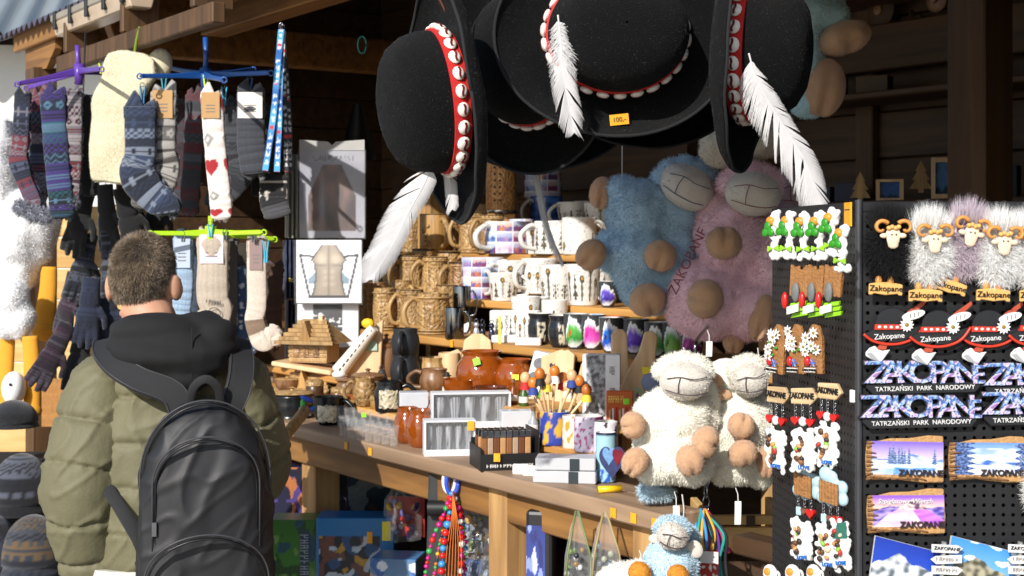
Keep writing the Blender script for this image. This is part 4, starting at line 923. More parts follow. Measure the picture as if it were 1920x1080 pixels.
# gloves
def glove_mesh(seed, p):
    g = G(); g.sph((0, 0, -.14), (.042, .020, .055), 16); g.tube([(0, 0, 0), (0, 0, -.05), (0, 0, -.10)], [.034, .033, .038], 16, flat=.5, up=(0, 1, 0))
    for k, (x, l) in enumerate(((-.031, .062), (-.011, .078), (.011, .082), (.031, .07))): g.tube([(x * .9, 0, -.16), (x * 1.15, .004, -.18 - l * .5), (x * 1.25, .012, -.18 - l)], [.0125, .0118, .009], 10)
    g.tube([(.035, 0, -.11), (.06, .0, -.145), (.066, .004, -.185)], [.014, .0125, .009], 10)
    me = remesh(g, .005, 3); f = fair(p, seed); co, _ = mesh_arrays(me); ca = me.color_attributes.new('Col', 'FLOAT_COLOR', 'POINT')
    ca.data.foreach_set('color', np.array([(*f((q[0] + .08) / .16 % 1, min(.99, -q[2] / .27)), 1) for q in co], np.float32).ravel()); me.materials.append(KNIT); me.shade_smooth(); return me
GLV = [glove_mesh(1, pal('#101013', '#16161a')), glove_mesh(2, pal('#0f1016', '#1e2230', '#454955', '#0f1016')), glove_mesh(7, pal('#120e16', '#30162a', '#3d3842', '#1a0f1e')), glove_mesh(9, pal('#141a2c', '#20283f'))]
GP = [(165, 352, 4.62, 0, 15, 'black knitted glove nearest the plank wall'), (196, 346, 4.6, 0, -5, 'black knitted glove under the cream woollen vest'), (228, 352, 4.56, 0, -12, "black knitted glove above the boy's hair"), (252, 340, 4.66, 0, 5, 'black knitted glove tucked behind the snowflake socks'),
      (168, 438, 4.66, 1, 12, 'navy and white knitted glove against the plank wall'), (205, 432, 4.6, 1, -4, "navy and white knitted glove beside the boy's hair"), (140, 512, 4.7, 2, 16, 'purple striped knitted glove hanging over the plank wall'), (172, 520, 4.62, 3, 6, "dark navy knitted glove behind the boy's ear"),
      (196, 530, 4.68, 3, -6, "dark navy knitted glove beside the boy's neck"), (128, 608, 4.6, 2, 28, 'purple striped knitted glove just above the olive shoulder'), (158, 612, 4.66, 0, 10, 'black knitted glove just above the olive shoulder'), (300, 345, 4.7, 0, 8, 'black knitted glove below the grey snowflake sock')]
for x, y, d, k, tl_, lab in GP:
    t = thing('knitted_glove', lab, 'glove', P(x, y, d), group='knitted gloves hanging in a bunch'); o = link(GLV[k], 'glove_body', t); t.rotation_euler = (0, R_(tl_), rnd(-.6, .6)); o.scale = (.9,) * 3
    g = G(); g.tube([(0, 0, .05), (.003, 0, .0), (0, 0, -.03)], .0012, 5); g.build('thread', ink, t)
gh = thing('glove_rail', 'thin dark rail carrying the knitted gloves', 'rail', P(220, 330, 4.72))
g = G(); g.tube([P(120, 330, 4.75), P(330, 328, 4.7)], .006, 8); g.tube([P(150, 330, 4.74), P(160, 60, 4.74)], .003, 6); g.build('rod', black_pl, gh, 180, world=True)
# lanyards
def ribbon(parent, name, pts, w, mat, cf=None, nrm=(0, -1, 0), n=10, twist=0):
    q = catmull(pts, n); N_ = len(q); nv_ = Vector(nrm)
    def pf(u, v):
        i = v * (N_ - 1); k = min(N_ - 2, int(i)); p = q[k].lerp(q[k + 1], i - k); tg = (q[k + 1] - q[k]).normalized(); nn = (Matrix.Rotation(twist * v, 3, 'Z') @ nv_); sd = tg.cross(nn).normalized(); return p + sd * (u - .5) * w
    g = G(); g.grid(8, N_ * 3, pf, cf); vs = g.v; m_ = len(vs)
    return g.build(name, mat, parent, 180, world=True)
def lany(base, marks):
    B = [hx(c) for c in base]
    def f(u, v):
        k = int(v * 60); a = (v * 20) % 1; bg = mixc(B[0], B[1], .5 + .5 * math.sin(v * 21)); e = abs(u - .5)
        if k % 17 == 9 and e < .3: return hx('#c33038')
        return hx(marks) if e < .34 and (.2 < a < .8) and n2d(u * 6, v * 90, 2) > -.12 and int(v * 20) % 5 != 4 else bg
    return f
for lab, pts, base, mk, n_ in (('blue printed lanyard hanging from the beam', [[(527, 55, 4.2), (520, 130, 4.2), (512, 220, 4.19), (497, 320, 4.18)], [(528, 55, 4.21), (525, 140, 4.21), (523, 230, 4.2), (519, 322, 4.2)]], ('#1d5aa0', '#4fa3d8'), '#dfe6ee', 11),
                           ('black printed lanyard beside the blue one', [[(530, 58, 4.24), (533, 150, 4.24), (535, 240, 4.23), (536, 322, 4.22)], [(531, 58, 4.26), (538, 160, 4.26), (543, 240, 4.26), (544, 322, 4.25)]], ('#17171b', '#222228'), '#c9c7c4', 10)):
    t = thing('lanyard', lab, 'lanyard', P(*pts[0][0]), group='lanyards')
    for p in pts: ribbon(t, 'strap', [P(*q) for q in p], mpx(n_, 4.2), VCM, lany(base, mk))
    g = G(); g.tube([P(*pts[0][0]) + Vector((.006 * math.cos(a), 0, .01 + .01 * math.sin(a))) for a in [k * .6 for k in range(11)]], .0012, 5); g.build('ring', steel, t, 180, world=True)
cb = thing('carabiner', 'small teal carabiner hanging on the cross beam', 'carabiner', P(679, 82, 4.6)); g = G(); g.tube([P(679 + 8 * math.cos(a), 84 + 16 * math.sin(a), 4.6) for a in [2 * math.pi * k / 20 for k in range(21)]], .0035, 6); g.build('ring', pm('teal_anod', '#2c6f70', .3, metal=.6), cb, 180, world=True)

# ------------------------------------------------------------------ printed apron packets
def quadpic(name, parent, p0, w, h, cf, nx=48, ny=60, mat=None, bulge=.004, rough=None):
    """flat print facing -y: p0 lower left corner in the thing's frame"""
    g = G(); g.grid(nx, ny, lambda u, v: (p0[0] + u * w, p0[1] - bulge * math.sin(math.pi * u) * math.sin(math.pi * v), p0[2] + v * h), cf)
    return g.build(name, mat or VC, parent, 180)
def gau(u, v, cx, cy, sx, sy): return math.exp(-((u - cx) / sx) ** 2 - ((v - cy) / sy) ** 2)
def apron_torso(u, v):
    bg = hx('#dfe0e6'); w = .20 + .10 * abs(v - .45) if v > .45 else .21 + .12 * (.45 - v)
    if .12 < v < .92:
        hw = (.10 + .16 * min(1, (.92 - v) / .25)) if v > .66 else .24 - .05 * math.sin((v - .12) * 5); x = abs(u - .5)
        if x < hw:
            c = hx('#b9aa98'); k = .75 + .5 * gau(x, v, .11, .70, .09, .09) - .35 * gau(x, v, .12, .60, .09, .02) - .3 * math.exp(-(x / .018) ** 2) + .22 * sum(gau(x, v, .055, z, .04, .035) for z in (.50, .40, .30)) - .25 * (x / hw) ** 4
            return tuple(q * k for q in c)
        if x < hw + .02: return hx('#2a2a30')
        if .3 < v < .55 and x < hw + .12: return hx('#7f98a8') if v < .5 - (x - hw) else bg
    for (x0, y0, x1, y1) in ((.06, .76, .24, .74), (.06, .76, .20, .12), (.94, .76, .76, .74), (.94, .76, .80, .12), (.2, .10, .8, .10)):
        dx, dy = x1 - x0, y1 - y0; t = max(0, min(1, ((u - x0) * dx + (v - y0) * dy) / (dx * dx + dy * dy)))
        if math.hypot(u - x0 - t * dx, (v - y0 - t * dy)) < .016: return hx('#26262c')
    return bg
def apron_dark(u, v):
    bg = hx('#8e8e9a')
    if v > .86: return hx('#55555f') if (n2d(u * 60, v * 20, 3) > .1 and .2 < u < .85 and .885 < v < .93) else hx('#9a9aa4')
    x = abs(u - .5); hw = .14 + .22 * min(1, (.84 - v) / .35) if v > .3 else .36
    if v < .84 and v > .08 and x < hw:
        k = n2d(u * 7, v * 6, 5); c = mixc(hx('#2a2028'), hx('#7a5a52'), .5 + .8 * k + .4 * gau(x, v, 0, .6, .12, .12)); return mixc(c, hx('#c9c9d6'), .35 * gau(u, v, .35, .4, .05, .3))
    return mixc(bg, hx('#c2c2ca'), .4 * (1 - v))
def apron_logo(u, v):
    if .25 < u < .75 and v > .35: return hx('#d9d9dd') if (n2d(u * 22, v * 14, 2) > .22 and .45 < v < .8) else hx('#26262b')
    return hx('#26262b') if abs(u - .5) < .18 + .5 * (.35 - v) and v < .35 else hx('#dcdde3')
def packet(label, x0, y0, x1, y1, d, cf, header=False, tilt=0):
    t = thing('apron_packet', label, 'packet', P((x0 + x1) / 2, y1, d), R_(tilt), 'novelty aprons in clear bags'); w, h = mpx(x1 - x0, d), mpx(y1 - y0, d)
    quadpic('printed_sheet', t, (-w / 2, -.006, 0), w, h, cf, 56, 70)
    g = G(); g.box(-w / 2, w / 2, -.005, .012, 0.001, h - .001); g.build('folded_cloth', pm('folded_white_cloth', '#bfc0c8', .8, .1), t, bevel=.004)
    g = G(); g.grid(14, 16, lambda u, v: ((u - .5) * w * 1.05, -.016 - .004 * n2d(u * 5, v * 6, x0), v * h * 1.02 - .004)); g.build('clear_bag', film, t, 180)
    if header:
        g = G(); g.prism([(-w * .5, h), (w * .5, h), (w * .5, h + .035), (w * .06, h + .028), (0, h + .016), (-w * .06, h + .028), (-w * .5, h + .035)], .004, y0=-.01); g.build('header_card', pm('header_card', '#a9a7a4', .5, .1), t)
    return t
packet('grey apron packet with dark photo print, topmost by the hats', 562, 282, 684, 446, 4.70, apron_dark, True)
a2 = packet('white apron packet with bare muscular torso print', 556, 450, 678, 568, 4.46, apron_torso)
packet('white apron packet with black lettered apron, lowest of three', 558, 570, 672, 648, 4.5, apron_logo)
for i, (x0, y0, x1, y1, c, lab) in enumerate(((534, 290, 566, 446, '#8b8a80', 'folded olive grey packet seen edge-on beside the grey apron packet'), (530, 450, 560, 560, '#3a4156', 'folded navy packet seen edge-on beside the torso apron'), (534, 562, 562, 690, '#2a3148', 'folded navy packet seen edge-on above the wooden huts'))):
    d = 4.75; t = thing('folded_packet', lab, 'packet', P((x0 + x1) / 2, y1, d), R_(20), 'packets seen edge-on'); w, h = mpx(x1 - x0, d), mpx(y1 - y0, d)
    for k in range(4):
        g = G(); g.grid(3, 14, lambda u, v: (-w / 2 + w * (k + u) / 4, -.03 * abs(math.sin((k + u) * 3.1)) + .004 * n2d(v * 8, k, i), h * v)); g.build('fold', pm('plastic_fold_%d' % i, c, .25, .2, 10), t, 180)
    if i == 1: stick(t, P((x0 + x1) / 2, (y0 + y1) / 2 + 20, d - .05), .012, .012, yel_tag)
bk = thing('black_drape', 'black cloth hanging over the apron packets', 'cloth', P(670, 290, 5.1)); g = G(); g.grid(10, 14, lambda u, v: P(635 + u * 70 - (1 - v) * 0 + (1 - v) * 0, 300 - v * 105, 5.1 + .04 * math.sin(u * 9)).lerp(P(672, 300 - v * 105, 5.1), .75 * v)); g.build('drape', pm('black_cloth', '#0d0d0f', .9), bk, 180, world=True)

# ------------------------------------------------------------------ long-legged plush geese and knitted caps at the far end
yel = pm('mustard_plush', '#d99a2b', .9, .1, 40, bump=.4, bs=500); wfur = pm('goose_white', '#f6f6f7', .95, .05, 40, sheen=.3)
def goose(label, d, blobs, legs, head=None, nf=9000):
    t = thing('plush_goose', label, 'soft toy', P(*blobs[0][:2], d), group='long-legged plush geese'); g = G()
    for x, y, rx, ry in blobs: c, r = ell(x, y, rx, ry, d); g.sph(c, r, 18)
    me = remesh(g, .010, 6); co, no = mesh_arrays(me); set_co(me, co + no * np.array([mnoise.noise(Vector(p) * 12) * .014 for p in co])[:, None]); me.materials.append(wfur); me.shade_smooth(); link(me, 'body', t, world=True)
    fur_object(me, 'fur', nf * 3, .007, .0007, wfur, t, droop=.25, curl=.8)
    for pts, r0, r1 in legs:
        q = catmull([P(x, y, d - .02 + e) for x, y, e in pts], 6); n = len(q); g = G(); g.tube(q, [mpx(lerp(r0, r1, i / (n - 1)), d) for i in range(n)], 14, flat=.6, up=(0, 1, 0)); g.sph(q[-1], (mpx(r1 * 1.25, d), mpx(r1, d), mpx(r1 * .9, d)), 12); g.build('leg', yel, t, 180, world=True)
    if head:
        x, y, rx, ry = head; c, r = ell(x, y, rx, ry, d - .06); g = G(); g.sph(c, r, 16); h = g.build('head', wfur, t, 180, world=True)
        g = G(); g.sph(c + Vector((r[0] * .1, -r[1] * .97, r[2] * .3)), .006, 8); g.build('eye', ink, h, 180)
        g = G(); g.sph(c + Vector((-r[0] * .1, -r[1] * .4, -r[2] * 1.0)), (.02, .03, .012), 10); g.build('bill', yel, h, 180)
goose('big white plush goose with mustard leg against the plank wall', 5.3, [(35, 430, 62, 84), (70, 420, 42, 66), (25, 500, 52, 52), (10, 340, 32, 120), (50, 470, 50, 40)], [([(92, 500, 0), (90, 545, 0), (84, 590, -.01), (84, 622, -.02)], 15, 20)])
goose('lower white plush goose with long mustard legs and round white head', 5.1, [(15, 560, 40, 42), (40, 600, 24, 36), (10, 600, 26, 34)], [([(56, 630, 0), (60, 690, 0), (60, 760, 0), (58, 770, 0)], 15, 17), ([(15, 630, .04), (12, 690, .04), (8, 760, .04)], 14, 14)], head=(26, 728, 22, 32), nf=5000)
bt = thing('brown_cloth_strip', 'brown cloth strip hanging between the plush geese', 'cloth', P(52, 620, 5.4)); ribbon(bt, 'strip', [P(48, 520, 5.42), P(52, 570, 5.42), P(54, 640, 5.42)], .06, pm('brown_felt', '#6d5746', .9))
def cap(label, x, y, d, w, h, p, seed, rz=0):
    t = thing('beanie', label, 'beanie', P(x, y, d), rz, 'knitted caps in a pile'); R0 = mpx(w, d) / 2; H = mpx(h, d); f = fair(p, seed)
    g = G(); pr = [(R0 * .98, 0)] + [(R0 * (1.04 - .05 * k), H * .09 * k) for k in range(3)] + [(R0 * math.cos(a), H * .2 + H * .8 * math.sin(a)) for a in [math.pi / 2 * k / 26 for k in range(26)]] + [(.002, H)]
    g.lathe(pr, 48, col=lambda u, v, z: f((u * 3) % 1, z / H * .62)); g.build('knit', KNIT, t, 180); return t
st_ = thing('display_stand', 'dark cloth-covered stand holding knitted caps beside the olive sleeve', 'stand', (-1.83, 4.85, 0)); g = G(); g.box(-.30, .30, -.2, .2, 0, .50); g.build('cloth_box', pm('navy_cloth', '#14161f', .9, .2), st_, bevel=.02)
g = G(); g.box(-.26, .26, -.18, .18, .503, .76); g.build('upper_box', pm('navy_cloth2', '#101218', .9, .2), st_, bevel=.02)
cap('dark fair isle cap on top of the pile under the goose head', 25, 800, 4.75, 90, 50, pal('#0b0b0e', '#14161c', '#191c24'), 3)  # cap palettes darkened to stand in for the shadow over this corner
cap('navy cap with white snowflakes behind the olive sleeve', 40, 960, 4.65, 120, 110, pal('#090a10', '#4a4e5a', '#0b0d15', '#0e111b'), 12)
cap('pale grey cap with tan band lowest beside the olive sleeve', 62, 1075, 4.5, 120, 110, pal('#232a38', '#5a482f', '#10131d', '#34373f'), 21)
cap('dark blue snowflake cap at the picture corner', -10, 1085, 4.5, 90, 120, pal('#090a10', '#2c3140', '#0c0f19'), 15)
bsk = thing('wicker_panel', 'coarse wicker panel under the plank wall behind the olive shoulder', 'panel', P(92, 800, 5.6)); g = G(); g.grid(24, 30, lambda u, v: P(78 + u * 40, 800 - v * 90, 5.6) + Vector((0, .012 * math.sin(u * 60) * math.sin(v * 80), 0))); g.build('weave', pm('wicker', '#a8783f', .7, .3, 60), bsk, 180, world=True)
# ------------------------------------------------------------------ goods on the counter and the stepped shelves
def hollow(prof, R, H, th):
    o = [(r * R, z * H) for r, z in prof]; inn = [(max(.001, r * R - th), max(z * H, th * 1.3)) for r, z in reversed(prof)]
    return o + [(o[-1][0] - th * .5, o[-1][1] + th * .25)] + inn
PROF = dict(pot=[(.6, 0), (.66, .02), (.82, .12), (.95, .28), (1, .48), (.95, .66), (.80, .81), (.71, .88), (.71, .91), (.78, .96), (.80, 1)], cyl=[(.93, 0), (1, .03), (1, .5), (1, .97), (.98, 1)], barrel=[(.86, 0), (.94, .03), (.92, .07), (.9, .12), (1, .35), (1, .6), (.93, .82), (.95, .86), (.95, .92), (.9, .96), (.92, 1)],
            belly=[(.62, 0), (.7, .03), (.9, .2), (1, .42), (.96, .62), (.82, .8), (.78, .88), (.84, 1)], tank=[(1, 0), (1.03, .03), (1.0, .08), (.95, .3), (.9, .6), (.86, .85), (.9, .9), (.9, .96), (.87, 1)],
            bowl=[(.55, 0), (.62, .05), (.86, .3), (.98, .65), (1, .9), (1.02, 1)], cauld=[(.6, 0), (.8, .08), (.98, .35), (.98, .6), (.86, .8), (.84, .86), (.95, .95), (.96, 1)], glass=[(.62, 0), (.66, .04), (.72, .3), (.86, .7), (1, 1)],
            jug=[(.85, 0), (.92, .03), (.95, .3), (1, .5), (.93, .72), (.82, .85), (.85, .93), (.84, 1)], cone=[(.78, 0), (.8, .04), (.9, .5), (1, 1)], jar=[(.78, 0), (.84, .03), (.98, .35), (1, .62), (.9, .82), (.86, .86), (.95, .93), (.97, 1)])
def handle_pts(R, H, ang, out=.74, zt=.82, zb=.16):
    ca, sa = math.cos(ang), math.sin(ang); f = lambda r, z: (r * ca, r * sa, z * H)
    return catmull([f(R * .86, zt), f(R * 1.25, zt + .05), f(R * (1 + out), (zt + zb) / 2 + .1), f(R * (1 + out * .75), zb + .08), f(R * .88, zb)], 7)
def vessel(name, label, cat, pos, dw, dh, prof, mat, handle=None, hmat=None, group=None, lid=None, rim=None, col=None, n=32, hr=.10, th=.004, rz=None, rows=1, hf=.8, tilt=None):
    d = pos.y; R, H = mpx(dw, d) / 2, mpx(dh, d); t = thing(name, label, cat, pos, rnd(-.3, .3) if rz is None else rz, group)
    if tilt: t.rotation_euler = tilt
    pr = PROF[prof]
    if rows > 1:
        q = []
        for (a, b) in zip(pr[:-1], pr[1:]):
            k = max(1, int(rows * (b[1] - a[1]))); q += [(lerp(a[0], b[0], i / k), lerp(a[1], b[1], i / k)) for i in range(k)]
        pr = q + [pr[-1]]
    nn = len(pr)
    g = G(); g.lathe(hollow(pr, R, H, th), n, cap=False, col=(lambda u, v, z: col(u, min(1, z / H)) if v < .5 else hx('#d8d5cf')) if col else None)
    g.add([(0, 0, th * .6)], []); g.lathe([(R * pr[0][0] * .99, th * .5), (R * .3, th * .6)], n); g.build('body', mat, t, 50)
    if handle is not None:
        g = G(); g.tube(handle_pts(R, H, handle - t.rotation_euler[2]), R * hr * 1.9, 10, flat=hf, col=(hx('#d8d5cf') if col else None)); g.build('handle', hmat or mat, t, 180)
    if rim is not None:
        g = G(); g.lathe([(R * pr[-1][0] * 1.01, H * .955), (R * pr[-1][0] * 1.02, H * 1.004), (R * pr[-1][0] * .9, H * 1.006), (R * pr[-1][0] * .88, H * .95)], n, cap=False); g.build('rim', rim, t, 50)
    if lid is not None:
        g = G(); g.lathe([(R * .95, H), (R * 1.02, H * 1.02), (R * .9, H * 1.09), (R * .4, H * 1.13), (R * .12, H * 1.14), (R * .1, H * 1.2), (R * .2, H * 1.25), (R * .02, H * 1.3)], n); g.build('lid', lid, t, 50)
    return t
def carved(name, c1, c2):
    m = wood(name, c1, c2, 2, 2.0, rough=.42, obj_var=.15); N, L = m.node_tree.nodes, m.node_tree.links; b = N['Principled BSDF']
    vo = N.new('ShaderNodeTexVoronoi'); vo.inputs['Scale'].default_value = 95; vo.feature = 'SMOOTH_F1'; tc = N.new('ShaderNodeTexCoord'); nw = N.new('ShaderNodeTexNoise'); nw.inputs['Scale'].default_value = 40; L.new(tc.outputs['Object'], nw.inputs['Vector']); vm_ = N.new('ShaderNodeVectorMath'); vm_.operation = 'MULTIPLY_ADD'; vm_.inputs[1].default_value = (.03, .03, .03); L.new(nw.outputs['Color'], vm_.inputs[0]); L.new(tc.outputs['Object'], vm_.inputs[2]); L.new(vm_.outputs[0], vo.inputs['Vector'])
    bp = N.new('ShaderNodeBump'); bp.inputs['Strength'].default_value = 1.0; bp.inputs['Distance'].default_value = .006; L.new(vo.outputs['Distance'], bp.inputs['Height']); src = b.inputs['Base Color'].links[0].from_socket; mx = N.new('ShaderNodeMix'); mx.data_type = 'RGBA'; mx.blend_type = 'MULTIPLY'; mx.inputs[0].default_value = .75; rp = N.new('ShaderNodeMapRange'); rp.inputs[1].default_value = .1; rp.inputs[2].default_value = .55; rp.inputs[3].default_value = .5; rp.inputs[4].default_value = 1.15; L.new(vo.outputs['Distance'], rp.inputs[0]); L.new(src, mx.inputs[6]); L.new(rp.outputs[0], mx.inputs[7]); L.new(mx.outputs[2], b.inputs['Base Color']); L.new(bp.outputs[0], b.inputs['Normal']); return m
W_carv = carved('carved_mug_wood', '#866640', '#b8945f'); W_carvd = carved('carved_dark_wood', '#7a5836', '#a67f52')
darkrim = pm('dark_mug_rim', '#2b1d10', .3)
CAMA = R_(-90)
MG = 'carved wooden mugs on the stepped shelves'
S1, S2, S3, S4 = 1.222, 1.320, 1.459, 1.548
for lab, x, w, z, dw, dh, pf, mt, ha, rm in (
    ('tall carved wooden cylinder mug at the apron end of the lowest step', 686, .52, S1, 40, 82, 'cyl', W_carv, None, None), ('carved wooden mug second from the aprons on the lowest step', 722, .50, S1, 46, 78, 'barrel', W_carv, R_(-30), None),
    ('carved wooden tankard with big handle, third on the lowest step', 772, .56, S1, 50, 76, 'tank', W_carv, R_(-160), darkrim), ('wide carved wooden tankard beside the steel mug on the lowest step', 812, .53, S1, 66, 76, 'barrel', W_carv, R_(-158), None),
    ('carved wooden mug with handle in the second row near the aprons', 738, .80, S2, 42, 70, 'barrel', W_carv, R_(-40), darkrim), ('carved wooden tankard in the second row, first dark rim', 772, .76, S2, 50, 72, 'tank', W_carv, R_(-155), darkrim), ('carved wooden tankard in the second row, middle one', 816, .78, S2, 54, 72, 'tank', W_carv, R_(-160), darkrim), ('carved wooden tankard in the second row by the photo mug', 866, .77, S2, 54, 66, 'barrel', W_carvd, R_(-150), darkrim),
    ('wooden mug with carved face standing alone against the upright post', 816, 1.02, S3, 58, 72, 'cyl', W_mugd, R_(-60), darkrim), ('carved wooden tankard beside the upright post, dark rim', 884, 1.0, S3, 50, 76, 'tank', W_carv, R_(-158), darkrim), ('carved wooden tankard next to the photo mug on the third step', 922, .99, S3, 52, 72, 'tank', W_carv, R_(-150), darkrim),
    ('small wooden mug in shade on the top step', 905, 1.3, S4, 44, 46, 'barrel', W_mug, R_(-20), None), ('pale turned wooden mug on the top step under the carved case', 942, 1.28, S4, 50, 50, 'cyl', W_mug, None, None), ('wooden figure mug of twisted roots on the top step', 976, 1.26, S4, 40, 56, 'belly', W_carvd, R_(-10), None), ('wooden tankard hanging high behind the side-on hat', 815, 1.15, 1.70, 36, 48, 'tank', W_mug, R_(180), darkrim)):
    t = vessel('wooden_mug', lab, 'mug', SW(x, w, z), dw, dh, pf, mt, ha, W_mug, MG, rim=rm, th=.006, hr=.105)
    if mt in (W_carv, W_carvd):
        R = mpx(dw, t.location.y) / 2; H = mpx(dh, t.location.y)
        for zz, rr in ((.03, 1.0), (.10, .98), (.90, .97)):
            g = G(); a_ = [(R * rr * math.cos(q) * (1.02 if pf != 'tank' or zz < .5 else .93), R * rr * math.sin(q) * (1.02 if pf != 'tank' or zz < .5 else .93), H * zz) for q in [2 * math.pi * i / 32 for i in range(33)]]; g.tube(a_, R * .055, 6); g.build('turned_ring', W_mug, t, 180)
    if 'alone' in lab:
        g = G(); R = mpx(58, t.location.y) / 2; H = mpx(72, t.location.y)
        for k in range(8): a = R_(-125 + 6 * math.sin(k)) - t.rotation_euler[2]; g.sph((R * math.cos(a + .12 * math.sin(k * 2)), R * math.sin(a + .12 * math.sin(k * 2)), H * (.2 + .07 * k)), (.009, .009, .007), 8)
        g.build('carved_face', W_mug, t, 180)
pk = thing('wooden_bracket', 'wooden block holding the high wooden tankard behind the hat', 'bracket', SW(815, 1.15, 1.66)); g = G(); g.box(-.05, .05, -.05, .09, 0, .036); g.build('block', W_beamz, pk, bevel=.003)
# upright carved leather-like case
cs = thing('carved_case', 'tall carved tan wooden bottle case under the hat brims', 'bottle case', SW(940, 1.12, S3 + .14)); d = cs.location.y; R, H = mpx(29, d), mpx(122, d)
g = G(); g.lathe([(R * .9, 0), (R, .03 * H), (R, .5 * H), (R * .97, .8 * H), (R * .8, .92 * H), (R * .82, H)], 32); g.build('body', carved('carved_case_wood', '#a3713f', '#c99a63'), cs, 50)
g = G(); g.lathe([(R * .85, -.02 * H), (R * .95, -.02 * H), (R * 1.03, .02 * H), (R * 1.02, .05 * H), (R * .9, .05 * H)], 32); g.build('base_ring', steel, cs, 50)
for k in range(7):
    for a in (-115, -95):
        g = G(); g.sph((R * math.cos(R_(a)), R * math.sin(R_(a)), H * (.2 + .1 * k)), .004, 8); g.build('punched_hole', ink, cs, 180)
g = G(); g.box(-.05, .05, -.05, .05, 0, .138); o = g.build('plinth', W_shelf, cs, bevel=.003); o.location = (0, 0, -.14)
# mugs with printed photos, sketches and mountains
def sketch(seed, base='#dcd9d3', inkc='#4d4638', cov=.16):
    """rows of small drawn plants and firs, as on the printed crockery"""
    B, I = hx(base), hx(inkc); O = hx('#b98a3a'); I2 = mixc(I, B, .45); nc = 13
    def f(u, v):
        if v < .07 or v > .95: return B
        cu = u * nc; c = int(cu); x = cu - c - .5; rr = random.Random(c * 31 + seed * 7); h = rr.uniform(.45, .9) if cov < .25 else rr.uniform(.2, .95) * (rr.random() > .5); kd = rr.randrange(3); off = rr.uniform(-.1, .1); x -= off
        if abs(x) < .06 and .08 < v < h: return I
        if kd == 0 and .15 < v < h:
            k = ((h - v) * 5.5) % 1; wd = .42 * min(1, (h - v) / h + .15) * (.25 + k)
            if abs(x) < wd: return I if abs(x) > wd * .35 or k > .6 else I2
        elif kd == 1:
            if (x / .3) ** 2 + ((v - h) / .11) ** 2 < 1: return O if (x / .15) ** 2 + ((v - h) / .055) ** 2 < 1 else I
            if .2 < v < h - .1 and abs(abs(x) - .2 * math.sin(((v * 6) % 1) * 3.14)) < .06: return I2
        else:
            k = (v * 7) % 1
            if .12 < v < h and abs(x) < .38 * math.sin(k * 3.14) and abs(x) > .38 * math.sin(k * 3.14) - .14: return I
        return I2 if n2d(u * 60, v * 26, seed) > .42 else B
    return f
def photos(seed):
    cols = pal('#3a58a8', '#7f9ad0', '#5a3f8c', '#b38bb0', '#2c4a86', '#c0742e', '#d8dfee', '#8f3a30')
    def f(u, v):
        c = int(u * 9); r = int(v * 2.999); fu, fv = (u * 9) % 1, (v * 2.999) % 1
        if fu < .08 or fv < .08: return hx('#e2e2ea')
        k = (c * 7 + r * 5 + seed) % 8; a = cols[k]; return mixc(a, cols[(k + 3) % 8], .5 + .9 * n2d(u * 40, v * 8, seed)) if fv < .55 + .25 * n1(u * 40, k) else mixc(a, hx('#e8ecf5'), fv * .6)
    return f
def peaks(c1, c2, c3, edge, ctr=.75):
    A, B, C = hx(c1), hx(c2), hx(c3); D = hx('#3a3c40')
    def f(u, v):
        x = (u - ctr) / .20 + .15; top = .92 - .55 * max(0, x) - 1.6 * max(0, -x - .35) + .12 * n1(x * 9, edge); bot = .05 + .28 * max(0, x + .1) ** 2 if x > -.1 else .05 + .1 * x * x
        if -0.75 < x < .95 and bot < v < top:
            k = (v - bot) / max(.05, top - bot); s_ = .35 * n2d(x * 7 + v * 6, v * 9, edge)
            c = mixc(hx('#eef0f2'), B, (k / .30) + s_) if k < .30 else mixc(B, A, (k - .30) / .35 + s_); c = mixc(c, hx('#e4e8ea'), (k - .68) / .2 + s_) if k > .62 else c
            return mixc(c, C, .9) if (abs(x + .35) < .1 and abs(k - .6 - x * .4) < .08) else c
        return D
    return f
GZ = vcm('glazed_print', .18, var=.05)
WM = 'white mugs and cups on the stepped shelves'
